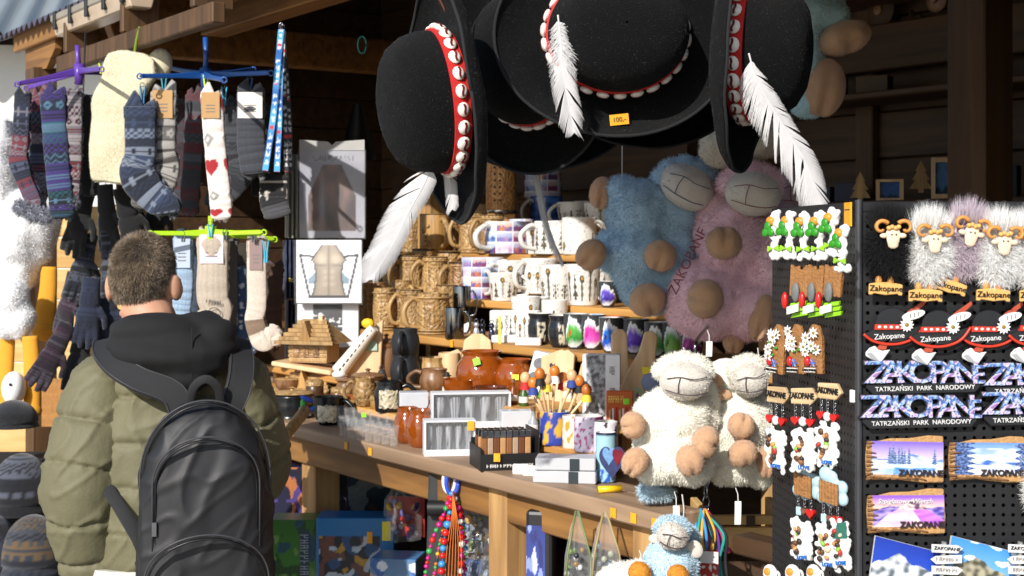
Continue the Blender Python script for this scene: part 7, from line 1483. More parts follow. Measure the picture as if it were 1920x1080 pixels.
g = G(); g.tube([(.19, .2, 0), (.19, .2, ZB)], .02, 12); g.lathe([(.22, 0), (.22, .02), (.03, .03)], 24, xf=Matrix.Translation((.19, .2, 0))); g.build('stand_foot', black_pl, peg_t, 50)
def F_(x, y, off=.004): return Vector(((x - 960) * PX, D0 - off, CAMZ + (HZ - y) * PX))
def L_(x, y, off=.0):
    """point on the side sheet seen at picture column x, row y, lifted off it"""
    k = (x - 960) / F; a = A0 + EN * off; t = (a.x - k * a.y) / (k * ED.y - ED.x); q = a + ED * t; return Vector((q.x, q.y, CAMZ + (HZ - y) / F * q.y))
# price board
o = thing('price_board', 'orange price label at the top corner of the pegboard', 'price tag', L_(1590, 402, .006)); g = G(); g.box(-.011, .011, -.001, .001, -.014, .014); g.build('paper', gold_tag, o); o.rotation_euler = (0, 0, math.atan2(-ED.y, -ED.x)); g = G(); g.box(-.009, .009, -.0016, -.0012, .005, .006); g.build('pen_line', ink, o)
# --- ram magnets with tufts of fur
hornm = pm('horn_tan', '#c98a45', .5, .12, 90); facem = pm('face_cream', '#e8cdb0', .5, .05); plqm = pm('plaque_tan', '#d9a860', .5, .1, 60)
def ram(label, x, y, colr, pq, tilt=0, off=.006, plq=None):
    t = thing('ram_magnet', label, 'magnet', F_(x, y, off), group='fluffy ram magnets in the top row'); t.rotation_euler = (0, R_(tilt), 0); k = PX
    g = G(); g.sph((0, -.006, -6 * k), (34 * k, .012, 52 * k), 20); me = remesh(g, .003, 2); fm = pm('ramfur_' + colr, colr, .9, .2, 90); me.materials.append(fm); link(me, 'pelt', t)
    fur_object(me, 'fur', 8000, .0125, .00028, fm, t, world=False, seed=int(x), droop=.25, jit=.7, curl=.6, mask=lambda c: np.where(c[:, 2] > 20 * k, .5, 1.0))
    fur_object(me, 'fur_tuft', 2800, .024, .00026, fm, t, world=False, seed=int(x) + 1, droop=-1.4, jit=.7, curl=.3, mask=lambda c: (c[:, 2] > 22 * k).astype(float) + 1e-4)
    for s_ in (-1, 1):
        sp_ = []
        for i in range(22):
            a = i / 21 * 5.0; r = (15 - 2.3 * a) * k; sp_.append((s_ * (10 * k + 12 * k + r * -math.cos(a + .6)), -.026 - .0006 * a, 34 * k + r * math.sin(a + .6)))
        g = G(); g.tube(sp_, [lerp(6.2, 3.2, i / 21) * k for i in range(22)], 10, flat=.7); g.build('horn', hornm, t, 180)
        g = G(); g.sph((s_ * 17 * k, -.026, 20 * k), (8 * k, .003, 5 * k), 10, xf=None); g.build('ear', facem, t, 180)
    g = G(); g.lathe([(4 * k, 0), (9 * k, 4 * k), (12 * k, 16 * k), (14 * k, 28 * k), (10 * k, 38 * k), (2 * k, 40 * k)], 18, xf=TR((0, -.026, -4 * k)), sy=.35); hd_ = g.build('face', facem, t, 180)
    for s_ in (-1, 1): g = G(); g.sph((s_ * 4 * k, -.0295, 22 * k), 1.6 * k, 8); g.build('eye', ink, hd_, 180)
    for i in range(4): g = G(); g.sph(((-9 + 6 * i) * k, -.0285, (34 + 2 * (i % 2)) * k), (5 * k, .004, 4.5 * k), 8); g.build('curl', plqm, hd_, 180)
    if plq:
        px_, py_, tl_ = plq; b = F_(px_, py_, off + .012) - t.location; b = Matrix.Rotation(R_(-tilt), 3, 'Y') @ b
        for s_ in (-1, 1): g = G(); g.sph(b + Vector((s_ * 11 * k, .002, 14 * k)), (7 * k, .004, 10 * k), 10); g.build('foot', hornm, t, 180)
        g = G(); w = 31; g.prism([(-w * k, 8 * k), (-w * .7 * k, 10 * k), (0, 12 * k), (w * .7 * k, 10 * k), (w * k, 8 * k), (w * k, -12 * k), (w * .78 * k, -12 * k), (w * .74 * k, -9 * k), (0, -12 * k), (-w * .74 * k, -9 * k), (-w * .78 * k, -12 * k), (-w * k, -12 * k)], .004, y0=-.004, xf=Matrix.Translation(b) @ Matrix.Rotation(R_(tl_ - tilt), 4, 'Y')); pl_ = g.build('plaque', plqm, t, bevel=.0008)
        text('Zakopane', .0095, ink, pl_, Matrix.Translation(b + Vector((0, -.0048, 0))) @ Matrix.Rotation(R_(tl_ - tilt), 4, 'Y'))
    return t
ram('black fluffy ram magnet with tan horns at the pegboard corner', 1661, 462, '#0c0c0e', True, 0, plq=(1652, 540, 2))
ram('white fluffy ram magnet beside the black one', 1736, 470, '#f0efea', True, 0, off=.010, plq=(1724, 552, 1))
ram('mauve grey fluffy ram magnet between two white ones', 1803, 458, '#cbbcc6', True, 10, off=.004, plq=(1772, 536, 14))
ram('white fluffy ram magnet right after the mauve one', 1862, 474, '#f2f1ec', True, 2, off=.012, plq=(1848, 551, 2))
ram('white fluffy ram magnet cut by the picture edge in the top row', 1924, 474, '#f2f1ec', True, 0, off=.008, plq=(1930, 552, 0))
rg = ram('grey white fluffy ram magnet low at the picture edge', 1955, 905, '#e4e3de', True, 0, off=.010); rg['group'] = 'fluffy ram magnet below'
# --- hat magnets
hatb = pm('magnet_black', '#191a1d', .4, .1); hatr = pm('magnet_red', '#c8341c', .4, .1); whm = pm('magnet_white', '#d9d8d6', .4, .05); goldm = pm('magnet_gold', '#8a7028', .5); axm = pm('axe_red_wood', '#a8442a', .5, .15, 60)
def petals(g, c, R, n, y, k, m=0):
    for i in range(n):
        a = 2 * math.pi * i / n; d_ = Vector((math.cos(a), 0, math.sin(a))); s_ = Vector((-math.sin(a), 0, math.cos(a))); C = Vector(c) + Vector((0, y, 0))
        g.add([C, C + d_ * R * .6 + s_ * R * .2 - Vector((0, .001, 0)), C + d_ * R, C + d_ * R * .6 - s_ * R * .2 - Vector((0, .001, 0))], [(0, 3, 2, 1)], m)
def hatmag(label, x, y, off):
    t = thing('hat_magnet', label, 'magnet', F_(x, y, off), group='black hat magnets with axes'); k = PX; t.rotation_euler = (0, rnd(-.05, .05), 0)
    brim = [(-56, -4), (-40, -16), (-15, -22), (15, -20), (38, -10), (56, 10), (38, 6), (20, 4), (-20, 6), (-34, 6)]
    g = G(); g.prism([(a * k, b * k) for a, b in brim], .004, y0=-.004); g.build('brim', hatb, t, bevel=.0006)
    g = G(); g.tube([(a * k, -.005, b * k) for a, b in catmull_2([(-57, -4), (-40, -17), (-12, -24), (16, -22), (40, -11), (57, 10)])], 2.6 * k, 8); g.build('brim_edge', hatr, t, 180)
    g = G(); g.prism([(-34 * k, 12 * k)] + [((-2 + 32 * math.cos(a)) * k, (12 + 32 * math.sin(a)) * k) for a in [math.pi - math.pi * i / 16 for i in range(17)]], .005, y0=-.0045); g.build('crown', hatb, t, bevel=.0008)
    g = G(); g.prism([(-37 * k, 4 * k), (-36 * k, 14 * k), (20 * k, 12 * k), (26 * k, 3 * k)], .003, y0=-.007); bd = g.build('band', hatr, t)
    for i in range(4): g = G(); g.sph(((-28 + 11 * i) * k, -.0072, (9 - .5 * i) * k), (3.6 * k, .0012, 3.0 * k), 8); g.build('dot', whm, bd, 180)
    g = G(); petals(g, (22 * k, 0, 12 * k), 14 * k, 12, -.0085, k); g.build('edelweiss', whm, t); g = G(); g.sph((22 * k, -.0092, 12 * k), (4 * k, .001, 4 * k), 8); g.build('flower_centre', goldm, t, 180)
    g = G(); g.prism([((42 + 22 * math.cos(a)) * k, (20 + 8 * math.sin(a)) * k) for a in [2 * math.pi * i / 20 for i in range(20)]], .002, y0=-.007, xf=Matrix.Rotation(R_(-14), 4, 'Y')); fe = g.build('feather', whm, t)
    for i in range(3): g = G(); g.tube([((34 + 8 * i) * k, -.0078, 16 * k), ((37 + 8 * i) * k, -.0078, 24 * k)], .6 * k, 5, xf=Matrix.Rotation(R_(-14), 4, 'Y')); g.build('vane_line', ink, fe)
    g = G(); g.prism([(22 * k, 28 * k), (26 * k, 36 * k), (60 * k, 58 * k), (62 * k, 52 * k), (56 * k, 46 * k), (30 * k, 25 * k)], .003, y0=-.005); g.build('axe_handle', axm, t, bevel=.0006)
    g = G(); g.prism([(-36 * k, -34 * k), (-22 * k, -20 * k), (-8 * k, -14 * k), (-16 * k, -34 * k)], .003, y0=-.004); g.build('axe_shaft', axm, t)
    g = G(); g.prism([(-54 * k, -38 * k), (-46 * k, -30 * k), (-36 * k, -26 * k), (-30 * k, -34 * k), (-22 * k, -36 * k), (-8 * k, -34 * k), (-26 * k, -58 * k), (-42 * k, -52 * k), (-54 * k, -45 * k)], .004, y0=-.006); ah = g.build('axe_head', whm, t, bevel=.001)
    g = G(); g.prism([(-53 * k, -40 * k), (-44 * k, -38 * k), (-28 * k, -56 * k), (-42 * k, -51 * k)], .001, y0=-.0072); g.build('axe_bevel', pm('axe_grey', '#9a9a9c', .4), ah)
    text('Zakopane', .0088, whm, t, Matrix.Translation((-10 * k, -.0062, -9 * k)) @ Matrix.Rotation(R_(-2), 4, 'Y'))
def catmull_2(p): return [(q.x, q.y) for q in catmull([(a, b, 0) for a, b in p], 5)]
for i, (x, y, off) in enumerate(((1672, 620, .006), (1756, 624, .010), (1852, 624, .006), (1940, 622, .010))):
    hatmag(('black hat magnet with axe at the pegboard corner', 'black hat magnet with axe, second from the corner', 'black hat magnet with axe, third from the corner', 'black hat magnet with axe cut by the picture edge')[i], x, y, off)
# --- ZAKOPANE letter magnets
m, N, L, b = nodes('photo_letters'); setp(b, rough=.3); tc = N.new('ShaderNodeTexCoord'); nz = N.new('ShaderNodeTexNoise'); nz.inputs['Scale'].default_value = 85; nz.inputs['Detail'].default_value = 4; L.new(tc.outputs['Object'], nz.inputs['Vector'])
cr = N.new('ShaderNodeValToRGB'); L.new(nz.outputs[0], cr.inputs[0]); L.new(cr.outputs[0], b.inputs['Base Color'])
for p_, c in ((0.28, '#2a2628'), (.36, '#6a6848'), (.42, '#b9c0cc'), (.46, '#6a90c4'), (.51, '#23468c'), (.56, '#cfc6d4'), (.61, '#9a70ac'), (.70, '#46604a')):
    e = cr.color_ramp.elements.new(p_); e.color = (*hx(c), 1)
PHL = m
def letters(label, x, y, off):
    t = thing('letter_magnet', label, 'magnet', F_(x, y, off), R_(0), 'town name letter magnets'); k = PX
    g = G(); g.prism([(-107 * k, -8 * k), (107 * k, -2 * k), (105 * k, -12 * k), (96 * k, -22 * k), (-94 * k, -26 * k), (-107 * k, -14 * k)], .005, y0=-.005); bs = g.build('base_strip', hatb, t, bevel=.0008)
    xf = Matrix.Rotation(R_(-1.5), 4, 'Y'); xs = [-86, -59, -32, -3, 27, 52, 79, 101]
    for i, c in enumerate('ZAKOPANE'):
        sc = 1.0 if i < 7 else .82; text(c, .036 * sc, PHL, t, Matrix.Translation((xs[i] * k, -.0045 - .0006 * (i % 2), (14 + (0 if i < 7 else -4)) * k)) @ xf @ Matrix.Scale(1.12 if i not in (0,) else 1.4, 4, (1, 0, 0)), name='letter', ext=.0022, off=.0004); text(c, .036 * sc, hatb, t, Matrix.Translation((xs[i] * k, -.0022, (14 + (0 if i < 7 else -4)) * k)) @ xf @ Matrix.Scale(1.12 if i not in (0,) else 1.4, 4, (1, 0, 0)), name='letter_back', ext=.0012, off=.0016)
    text('TATRZAŃSKI  PARK  NARODOWY', .0074, whm, bs, Matrix.Translation((2 * k, -.0056, -14 * k)) @ xf)
for lab, x, y, off in (('photo letter magnet spelling the town name, upper one near the corner', 1727, 712, .006), ('photo letter magnet spelling the town name, lower one near the corner', 1720, 776, .007), ('photo letter magnet cut by the picture edge, upper one', 1950, 716, .006), ('photo letter magnet cut by the picture edge, lower one', 1946, 770, .007)): letters(lab, x, y, off)
# --- bark-framed landscape magnets
def ridge(x, s, a, f=3.0): return a * (n1(x * f, s) + .5 * n1(x * f * 2.3, s + 1) + .25 * n1(x * f * 5, s + 2))
def lakes(u, v):
    sky = mixc(hx('#c9b6e8'), hx('#7a62c8'), (v - .5) * 2.2); r = .56 + ridge(u, 3, .16)
    if v > r: c = sky
    else: c = mixc(hx('#dfe6f6'), hx('#5a78b8'), .5 + 1.4 * n2d(u * 9, v * 14, 4)) if v > .42 else mixc(hx('#e8eef8'), hx('#8fb0e0'), .5 + n2d(u * 5, v * 7, 2))
    for tx in (.28, .33, .38, .42, .30, .52, .88, .25, .46):
        h = .34 + .30 * abs(math.sin(tx * 47)); b_ = .32
        if b_ < v < b_ + h and abs(u - tx) < .035 * (1 - (v - b_) / h) * (1 + .4 * math.sin(v * 90)): c = mixc(hx('#22325c'), hx('#8aa4d0'), .4 + n2d(u * 40, v * 40, 7))
    if v < .22 and .3 < u < .9 and n2d(u * 3, v * 9, 9) > -.15: c = mixc(hx('#3f7fd0'), hx('#a8ccf0'), .4 + n2d(u * 12, v * 30, 5))
    return c
def clouds(u, v):
    c = mixc(hx('#b8cdf2'), hx('#5a86d8'), (v - .4) * 1.6); k = n2d(u * 4, v * 7, 12) + .5 * n2d(u * 9, v * 15, 13)
    if .45 < v < .82: c = mixc(c, hx('#f0f4fc'), .5 + 1.3 * k)
    if v < .46 + ridge(u, 8, .12): c = mixc(hx('#e4ecfa'), hx('#3f66b8'), .5 + 1.4 * n2d(u * 7 + v * 8, v * 10, 6))
    if v < .3: c = mixc(c, hx('#eef2fa'), .6 + n2d(u * 6, v * 6, 2))
    e = (u < .24 + .06 * math.sin(v * 40)) or (u > .90 + .04 * math.sin(v * 33)); return mixc(hx('#1d2f5c'), hx('#6f8ac0'), .4 + 1.2 * n2d(u * 30, v * 24, 3)) if e else c
def purple(u, v):
    c = mixc(hx('#f0c8a8'), hx('#8a5ac0'), (v - .55) * 2.6) if v > .5 else hx('#c9a0d0')
    if v < .60 + ridge(u, 21, .10): c = mixc(hx('#4a3f9a'), hx('#b8a0d8'), .45 + 1.2 * n2d(u * 8, v * 10, 5))
    pk = .88 - 1.5 * abs(u - .56) + .05 * n1(u * 20, 4)
    if v < pk: c = mixc(hx('#f0d8d0'), hx('#5a3a5a'), .45 + 1.4 * n2d(u * 16, v * 12, 8)) if v > .55 else (mixc(hx('#f4e0dc'), hx('#c890c0'), .5 + n2d(u * 4, v * 5, 3)) if u < .54 + .3 * (.6 - v) else mixc(hx('#9a50c0'), hx('#d080d0'), .5 + n2d(u * 5, v * 9, 7)))
    return c
barkm = pm('bark_edge', '#7a5430', .8, .45, 120, bump=1, bs=200); barkl = pm('bark_light', '#b58a58', .8, .3, 120, bump=.8, bs=200)
def barkmag(label, x0, y0, x1, y1, pic, sx_=1, script=None, dark=True):
    cx, cy = (x0 + x1) / 2, (y0 + y1) / 2; t = thing('landscape_magnet', label, 'magnet', F_(cx, cy, .004), 0, 'bark-framed landscape magnets', rot=(0, rnd(-.025, .025), 0)); k = PX; w, h = (x1 - x0) / 2, (y1 - y0) / 2
    r_ = random.Random(int(x0 + y0)); ol = [(-w, -h + 8), (-w * .9, -h + 2), (-w * .3, -h - 1 + 6), (0, -h + 2), (w * .5, -h - 1), (w, -h), (w + 1, -h * .2), (w - 1, h * .5), (w - 2, h), (w * .6, h + 1), (w * .1, h - 5), (-w * .4, h - 6), (-w * .75, h - 12), (-w, h - 12), (-w - 2, 0)]
    g = G(); g.prism([(a * k, b * k) for a, b in ol], .005, y0=-.005); g.build('bark_plate', barkl, t, bevel=.0012)
    for i in range(9):
        zz = lerp(-h + 4, h - 14, i / 8); g = G(); g.tube([((-w - 1) * k, -.0055, zz * k), ((-w + r_.uniform(6, 22)) * k, -.0062, (zz + r_.uniform(-3, 3)) * k)], [3.2 * k, 1 * k], 6); g.build('bark_ridge', barkm, t, 180)
    for i in range(7):
        xx = lerp(-w, w * .25, i / 6); g = G(); g.tube([(xx * k, -.0058, (-h + 5 + r_.uniform(0, 5)) * k), ((xx + w * .3) * k, -.006, (-h + 8 - i * .8) * k)], [2.6 * k, 1.2 * k], 6); g.build('bark_ridge', barkm, t, 180)
    quadpic('landscape', t, ((-w + 9) * k, -.0053, (-h + 13) * k), (2 * w - 11) * k, (2 * h - 24) * k, pic, 110, 70, VC, 0)
    text('ZAKOPANE', .0098, pm('word_dark', '#2a1c1c', .5), t, Matrix.Translation((w * .40 * k, -.0068, (-h + 17) * k)), space=1.0, ext=.0012, off=.0003)
    if script: text(script, .0078, whm, t, Matrix.Translation((-4 * k, -.0062, (h - 22) * k)), shear=.35)
barkmag('bark-framed magnet of a frozen lake with snowy firs', 1622, 815, 1766, 901, lakes); barkmag('bark-framed magnet of snowy peaks under clouds', 1777, 817, 1918, 901, clouds); barkmag('bark-framed magnet of a purple sunset peak', 1624, 915, 1768, 998, purple, script='Szpiglasowy Wierch')
def snowpeak(u, v):
    if v > .78 - .45 * abs(u - .35) + ridge(u, 31, .12): return mixc(hx('#2a5ad0'), hx('#16339a'), v)
    return mixc(hx('#e4e8ee'), hx('#5a626a'), .5 + 1.5 * n2d(u * 9, v * 9, 3)) if v > .38 - .2 * u else mixc(hx('#2f6a34'), hx('#c9e0ee') if u < .4 else hx('#14301c'), .5 + 1.3 * n2d(u * 13, v * 9, 6))
def rockpeak(u, v):
    if v > .74 - .4 * abs(u - .4) + ridge(u, 41, .10): return mixc(hx('#8fc0e8'), hx('#3a86d0'), v) if n2d(u * 4, v * 5, 7) < .2 else hx('#dce8f4')
    return mixc(hx('#a8a088'), hx('#4a4a3c'), .5 + 1.5 * n2d(u * 11, v * 11, 3)) if v > .3 else mixc(hx('#5a8a2a'), hx('#c9b83a'), .5 + 1.3 * n2d(u * 13, v * 9, 6))
def signmag(label, x, y, pic, words):
    t = thing('signpost_magnet', label, 'magnet', F_(x, y, .004), R_(0), 'signpost photo magnets'); k = PX
    g = G(); g.grid(80, 70, lambda u, v: ((-62 + 124 * u - 18 * (1 - v) * (1 - u)) * k, -.005, (-78 + 128 * v - 32 * u * v) * k), pic); g.build('photo', VC, t)
    g = G(); g.prism([(-80 * k, -78 * k), (62 * k, -78 * k), (62 * k, 18 * k), (-62 * k, 50 * k)], .004, y0=-.0045); g.build('plate', white_pl, t)
    g = G(); g.tube([(54 * k, -.009, -80 * k), (64 * k, -.009, 40 * k)], 9 * k, 8, flat=.5); g.build('post', pm('grey_post', '#8a8a86', .7, .3, 90), t, 50)
    for i, w_ in enumerate(words):
        zz = (30 - 20 * i) * k; s_ = -1 if i % 2 else 1; c = 66 * k; g = G(); g.prism([(c - 28 * k * s_, zz - 7 * k), (c + 20 * k * s_, zz - 9 * k), (c + 30 * k * s_, zz), (c + 20 * k * s_, zz + 6 * k), (c - 28 * k * s_, zz + 8 * k)], .003, y0=-.016); ar = g.build('arrow_board', whm, t, bevel=.0005); text(w_, .0058, ink, ar, Matrix.Translation((c, -.0166, zz)) @ Matrix.Rotation(R_(4), 4, 'Y')) if i == 0 else scribble(ar, .026, .0045, pm('grey_print', '#77706c', .7), Matrix.Translation((c, -.0161, zz)) @ Matrix.Rotation(R_(4), 4, 'Y'), 7, i + 3)
signmag('signpost magnet with snowy peak under deep blue sky', 1700, 1052, snowpeak, ('ZAKOPANE', 'MORSKIE OKO', 'GIEWONT', 'GUBAŁÓWKA')); signmag('signpost magnet with rocky grey peak under light blue sky', 1842, 1052, rockpeak, ('ZAKOPANE', 'GUBAŁÓWKA', 'GIEWONT', 'MORSKIE OKO'))

# --- magnets on the side sheet
FACE = math.atan2(EN.y, EN.x) + R_(90) + R_(34)     # turned part of the way towards the street
def sidething(name, label, x, y, off, group, turn=0):
    t = thing(name, label, 'magnet', L_(x, y, off), FACE + turn + rnd(-.12, .12), group); t.rotation_euler[1] = rnd(-.07, .07); return t
gs = pm('resin_white', '#e2e0dc', .5, .06, 60); gc = pm('clover_green', '#2f8a1c', .4, .2, 60); gl_ = pm('resin_lime', '#8cc820', .45, .1); go = pm('resin_orange', '#d88a2a', .45, .1); rs_ = pm('resin_red', '#c0201c', .3, .1); bwn = pm('resin_bark', '#9a6a3a', .7, .3, 90, bump=.8); grw = pm('resin_grey', '#6a6c6a', .6, .3, 120); blu = pm('resin_blue', '#2a6fc0', .45)
def clover(label, x, y, off, turn=0, sc=1.0):
    t = sidething('clover_magnet', label, x, y, off, 'white flower and clover magnets', turn); k = sc * L_(x, y, off).y / F
    r_ = random.Random(int(x)); g = G()
    for i in range(26): g.sph((r_.uniform(-9, 10) * k, -.004 + r_.uniform(-.002, .002), (-34 + 66 * i / 25) * k), (r_.uniform(4, 7) * k,) * 3, 8)
    for i in range(10): g.sph((r_.uniform(-17, 17) * k, -.004, (-40 + r_.uniform(-5, 5)) * k), (6 * k,) * 3, 8)
    for i in range(7): g.sph((r_.uniform(-9, 13) * k, -.004, (36 + r_.uniform(-5, 6)) * k), (6 * k,) * 3, 8)
    me = remesh(g, .0016, 1); me.materials.append(gs); me.shade_smooth(); link(me, 'edelweiss_column', t)
    for a in (90, 210, 330): g = G(); g.sph((0, 0, 0), (9.5 * k, .0025, 8 * k), 12, xf=TR(((-11 + 7.5 * math.cos(R_(a))) * k, -.0105, (9 + 7.5 * math.sin(R_(a))) * k), (0, R_(-a), 0))); g.build('clover_leaf', gc, t, 180)
    g = G(); g.sph((-8 * k, -.007, 26 * k), (10 * k, .004, 9 * k), 12); g.build('orange_bloom', go, t, 180)
    for s_ in (-1, 1): g = G(); g.prism([(0, -26 * k), (s_ * 14 * k, -20 * k), (s_ * 15 * k, -32 * k)], .003, y0=-.011); g.build('lime_bow', gl_, t, bevel=.0006)
for i, (x, y, of) in enumerate(((1458, 440, .012), (1484, 440, .016), (1513, 441, .012), (1541, 440, .016), (1566, 434, .010))): clover('white flower magnet with green clover, number %s from the far edge' % ('one', 'two', 'three', 'four', 'five')[i], x, y, of)
clover('white flower magnet with clover hanging lower by the price label', 1586, 463, .026)
def chalet(label, x, y, off):
    t = sidething('chalet_magnet', label, x, y, off, 'wooden chalet magnets with red berries'); k = 1.18 * L_(x, y, off).y / F; r_ = random.Random(int(x))
    for i in range(4): g = G(); a = -16 + 9 * i; g.prism([(a * k, -8 * k), ((a + 9) * k, -10 * k), ((a + 13) * k, (34 + 6 * (i % 2)) * k), ((a + 3) * k, (42 - 4 * (i % 3)) * k)], .006, y0=-.006 - .001 * i); g.build('bark_slat', bwn, t, bevel=.0008)
    g = G(); g.sph((-22 * k, -.008, -16 * k), (6 * k, .004, 14 * k), 12); g.build('red_berry', rs_, t, 180)
    g = G(); g.sph((2 * k, -.012, -2 * k), (8 * k, .003, 16 * k), 12); g.build('grey_flower', grw, t, 180)
    for i in range(3): g = G(); g.prism([(-14 * k, (-44 + 8 * i) * k), (18 * k, (-38 + 8 * i) * k), (20 * k, (-31 + 8 * i) * k), (-10 * k, (-36 + 8 * i) * k)], .004, y0=-.005 - .002 * i); g.build('lime_plank', gl_, t, bevel=.0005)
    g = G(); g.prism([(-14 * k, -38 * k), (8 * k, -32 * k), (8 * k, -20 * k), (-14 * k, -26 * k)], .002, y0=-.013); g.build('label_plate', gs, t)
for i, x in enumerate((1500, 1532, 1564)): chalet('wooden chalet magnet with red berry, %s from the far edge' % ('first', 'second', 'third')[i], x, 545, .012 + .003 * i)
def edel(label, x, y, off, wood_=True):
    t = sidething('edelweiss_magnet', label, x, y, off, 'edelweiss and bark magnets'); k = L_(x, y, off).y / F; r_ = random.Random(int(x))
    g = G(); g.prism([(-18 * k, -44 * k), (20 * k, -46 * k), (22 * k, 20 * k), (14 * k, 44 * k), (0, 48 * k), (-14 * k, 30 * k)], .006, y0=-.006); g.build('bark_board', bwn, t, bevel=.001)
    for i in range(6):
        g = G(); c = (r_.uniform(-16, 14) * k, 0, r_.uniform(-18, 36) * k); petals(g, c, 12 * k, 8, -.0085 - .0008 * i, k); g.sph((c[0], -.009 - .0008 * i, c[2]), (3 * k, .0012, 3 * k), 8, m=1); g.build('edelweiss', [gs, goldm], t)
    g = G(); g.sph((-10 * k, -.009, -22 * k), (7 * k, .004, 10 * k), 10); g.build('red_flower', rs_, t, 180)
    g = G(); petals(g, (8 * k, 0, -24 * k), 9 * k, 6, -.013, k); g.build('blue_flower', blu, t)
    for i in range(4): g = G(); g.sph((r_.uniform(-14, 14) * k, -.0085, r_.uniform(-16, 20) * k), (5 * k, .002, 3 * k), 8); g.build('leaf', gc, t, 180)
    g = G(); g.box(-16 * k, 10 * k, -.011, -.009, -42 * k, -34 * k); g.build('name_plate', gs, t); text('ZAKOPANE', 6.4 * k, ink, t, Matrix.Translation((-3 * k, -.0118, -38 * k)))
for i, x in enumerate((1460, 1497, 1530)): edel('edelweiss flower magnet on bark, %s from the far edge' % ('first', 'second', 'third')[i], x, 655, .014 + .003 * i)
HEARTP = [(x / 16, y / 16) for x, y in HEART]
def plaque(t, k, cx, cz, seed, w=29, h=44):
    r_ = random.Random(seed); g = G()
    for i in range(5): g.box((cx - w * .8 + i * .9) * k, (cx + w * .8 - r_.uniform(0, 4)) * k, -.0030 - .0012 * i, -.0019 - .0012 * i, (cz - h * .86 + r_.uniform(0, 5)) * k, (cz + h * .8 - r_.uniform(0, 7)) * k)
    for i in range(44): g.sph(((cx + math.copysign(abs(r_.uniform(-1, 1)) ** .5, r_.uniform(-1, 1)) * w * .9) * k, -.006, (cz + r_.uniform(-.92, .95) * h) * k), (r_.uniform(4, 8) * k, r_.uniform(.0018, .0034), r_.uniform(4, 8) * k), 8)
    me = remesh(g, .0013, 1); me.materials.append(gs); me.shade_smooth(); link(me, 'snow_plaque', t)
    cs_ = ('#5a3a22', '#8a5a34', '#c9905a', '#3a2620', '#7fae3a', '#a83028', '#e2cfae', '#2f2622')
    for i in range(11):
        c = cs_[(i + seed) % 8]; g = G(); g.sph((0, 0, 0), (r_.uniform(3, 8) * k, .0028, r_.uniform(3, 7) * k), 9, xf=TR(((cx - 5 + r_.uniform(-10, 10)) * k, -.0088 - .0003 * i, (cz + 24 - 4.4 * i + r_.uniform(-3, 3)) * k), (0, r_.uniform(0, 3), 0))); g.build('figure_bit', pm('fig' + c, c, .5, .25, 90), t, 180)
    text('LOVE', 10.5 * k, blu, t, Matrix.Translation(((cx + 2 + r_.uniform(-4, 4)) * k, -.0092, (cz - h * .70) * k)) @ Matrix.Rotation(R_(r_.uniform(-14, 4)), 4, 'Y'), ext=.0012)
def chainlet(t, k, x, z0, z1):
    n = max(3, int((z0 - z1) / 6))
    for i in range(n): g = G(); z = lerp(z0, z1, (i + .5) / n); g.tube([((x + 2.4 * math.cos(a) * (1 if i % 2 else .4)) * k, -.005 + .0012 * math.cos(a) * (0 if i % 2 else 1), (z + 4.2 * math.sin(a)) * k) for a in [2 * math.pi * j / 10 for j in range(11)]], .9 * k, 5); g.build('chain_link', steel, t, 180)
def heart(t, k, x, z, s, m_): g = G(); g.prism([((x + a * s) * k, (z + b * s) * k) for a, b in HEARTP], .005, y0=-.008); g.build('heart', m_, t, bevel=.0018, seg=2)
signw = wood('sign_wood', '#a88a62', '#d0b48a', 0, 3, obj_var=.05)
def arrow(label, x, y, off, pl_=True):
    t = sidething('arrow_sign_magnet', label, x, y, off, 'wooden arrow sign magnets with charms'); k = L_(x, y, off).y / F
    g = G(); g.prism([(-28 * k, -16 * k), (16 * k, -15 * k), (30 * k, -1 * k), (18 * k, 16 * k), (-28 * k, 13 * k)], .006, y0=-.006); g.build('arrow_board', signw, t, bevel=.001)
    text('ZAKOPANE', 10.5 * k, ink, t, Matrix.Translation((-4 * k, -.0066, 0)) @ Matrix.Scale(1.5, 4, (0, 0, 1)), ext=.0008, off=.0002)
    for a, b in ((-18, 26), (-3, 30), (14, 26)): chainlet(t, k, a, -15, -15 - b)
    heart(t, k, -18, -46, 9, rs_); heart(t, k, 14, -48, 9, rs_)
    g = G(); g.sph((-2 * k, -.006, -48 * k), (9 * k, .004, 9 * k), 10); g.build('white_charm', gs, t, 180)
    plaque(t, k, -2, -102, int(x))
for i, (x, y) in enumerate(((1463, 740), (1511, 742), (1560, 733))): arrow('wooden arrow sign magnet with hearts and snowy figure, %s from the far edge' % ('first', 'second', 'third')[i], x, y, (.016, .02, .014)[i])
sk_m = pm('resin_ice', '#a8c4cc', .45, .08)
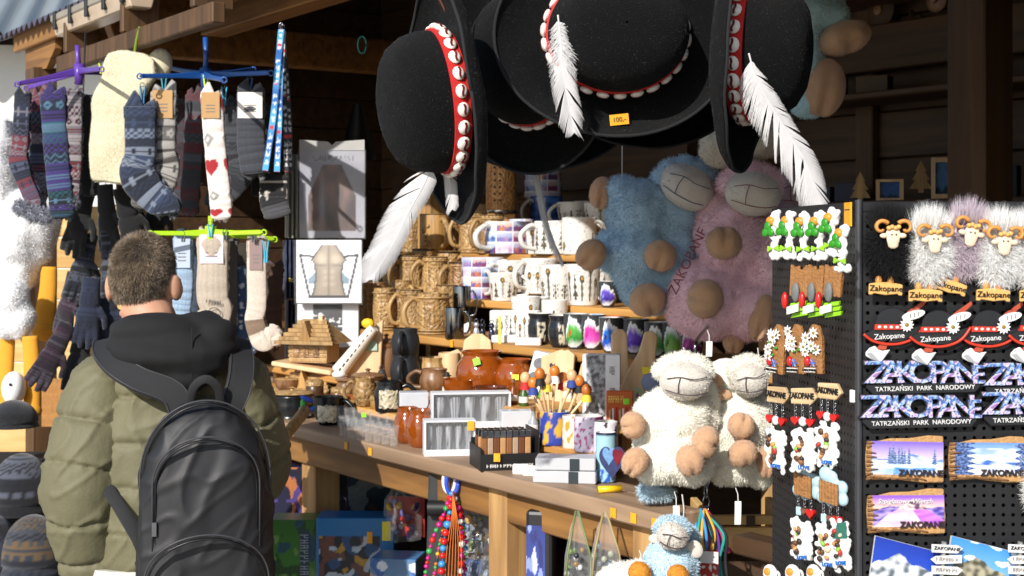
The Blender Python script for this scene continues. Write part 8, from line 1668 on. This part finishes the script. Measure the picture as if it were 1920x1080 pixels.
def cloudsign(label, x, y, off):
    t = sidething('cloud_sign_magnet', label, x, y, off, 'ice blue cloud sign magnets with charms'); k = L_(x, y, off).y / F; g = G()
    for a, b, r in ((-14, 28, 15), (-22, -16, 13), (0, 22, 14), (22, 6, 14), (24, -16, 13), (-2, -20, 14), (0, 0, 24)): g.sph((a * k, 0, b * k), (r * k, .005, r * k), 12)
    me = remesh(g, .0018, 1); me.materials.append(sk_m); me.shade_smooth(); link(me, 'cloud', t)
    for i in range(6): g = G(); g.box((-20 + 7 * i) * k, (-13.6 + 7 * i) * k, -.009, -.006, (-22 - i) * k, (18 - i) * k); g.build('plank', bwn, t, bevel=.0005)
    for a, b in ((-14, 24), (2, 22), (18, 24)): chainlet(t, k, a, -24, -24 - b)
    heart(t, k, 18, -54, 10, rs_); heart(t, k, 2, -52, 7, pm('charm_brown', '#7a4a3a', .4)); g = G(); g.box(-20 * k, -8 * k, -.006, -.003, -62 * k, -46 * k); g.build('ice_charm', sk_m, t, bevel=.001)
    plaque(t, k, -4, -108, int(x) + 1)
cloudsign('ice blue cloud sign magnet with plank and red heart, farther one', 1512, 905, .014); cloudsign('ice blue cloud sign magnet with plank and red heart, nearer one', 1560, 918, .018)
tg_ = sidething('mountain_plaque', 'green and white snow plaque magnet below the cloud signs', 1584, 1020, .01, None); k = L_(1584, 1020, .01).y / F; plaque(tg_, k, 0, 0, 77, 22, 48); g = G(); g.prism([(-14 * k, 10 * k), (18 * k, 14 * k), (18 * k, 44 * k), (-4 * k, 40 * k)], .003, y0=-.009); g.build('green_panel', pm('resin_teal', '#2f6a5a', .4, .2, 60), tg_)
for i, x in enumerate((1448, 1490, 1530)):
    t = sidething('mini_mug_magnet', 'white and orange mini magnet at the bottom, %s from the far edge' % ('first', 'second', 'third')[i], x, 1075, .016, 'white and orange mini magnets'); k = L_(x, 1075, .016).y / F
    g = G(); g.sph((0, -.004, 0), (17 * k, .006, 18 * k), 14); g.build('body', gs, t, 180); g = G(); g.sph((-2 * k, -.0085, 4 * k), (9 * k, .003, 8 * k), 10); g.build('orange_patch', go, t, 180); g = G(); g.tube([((15 + 7 * math.cos(a)) * k, -.004, (8 * math.sin(a)) * k) for a in [-1.5 + .3 * j for j in range(11)]], 2.4 * k, 6); g.build('handle', gs, t, 180)
o = block('white_tag', 'tiny grey card clipped to the pegboard side', 'card', L_(1598, 755, .004), 12, 24, 3, whm, FACE)
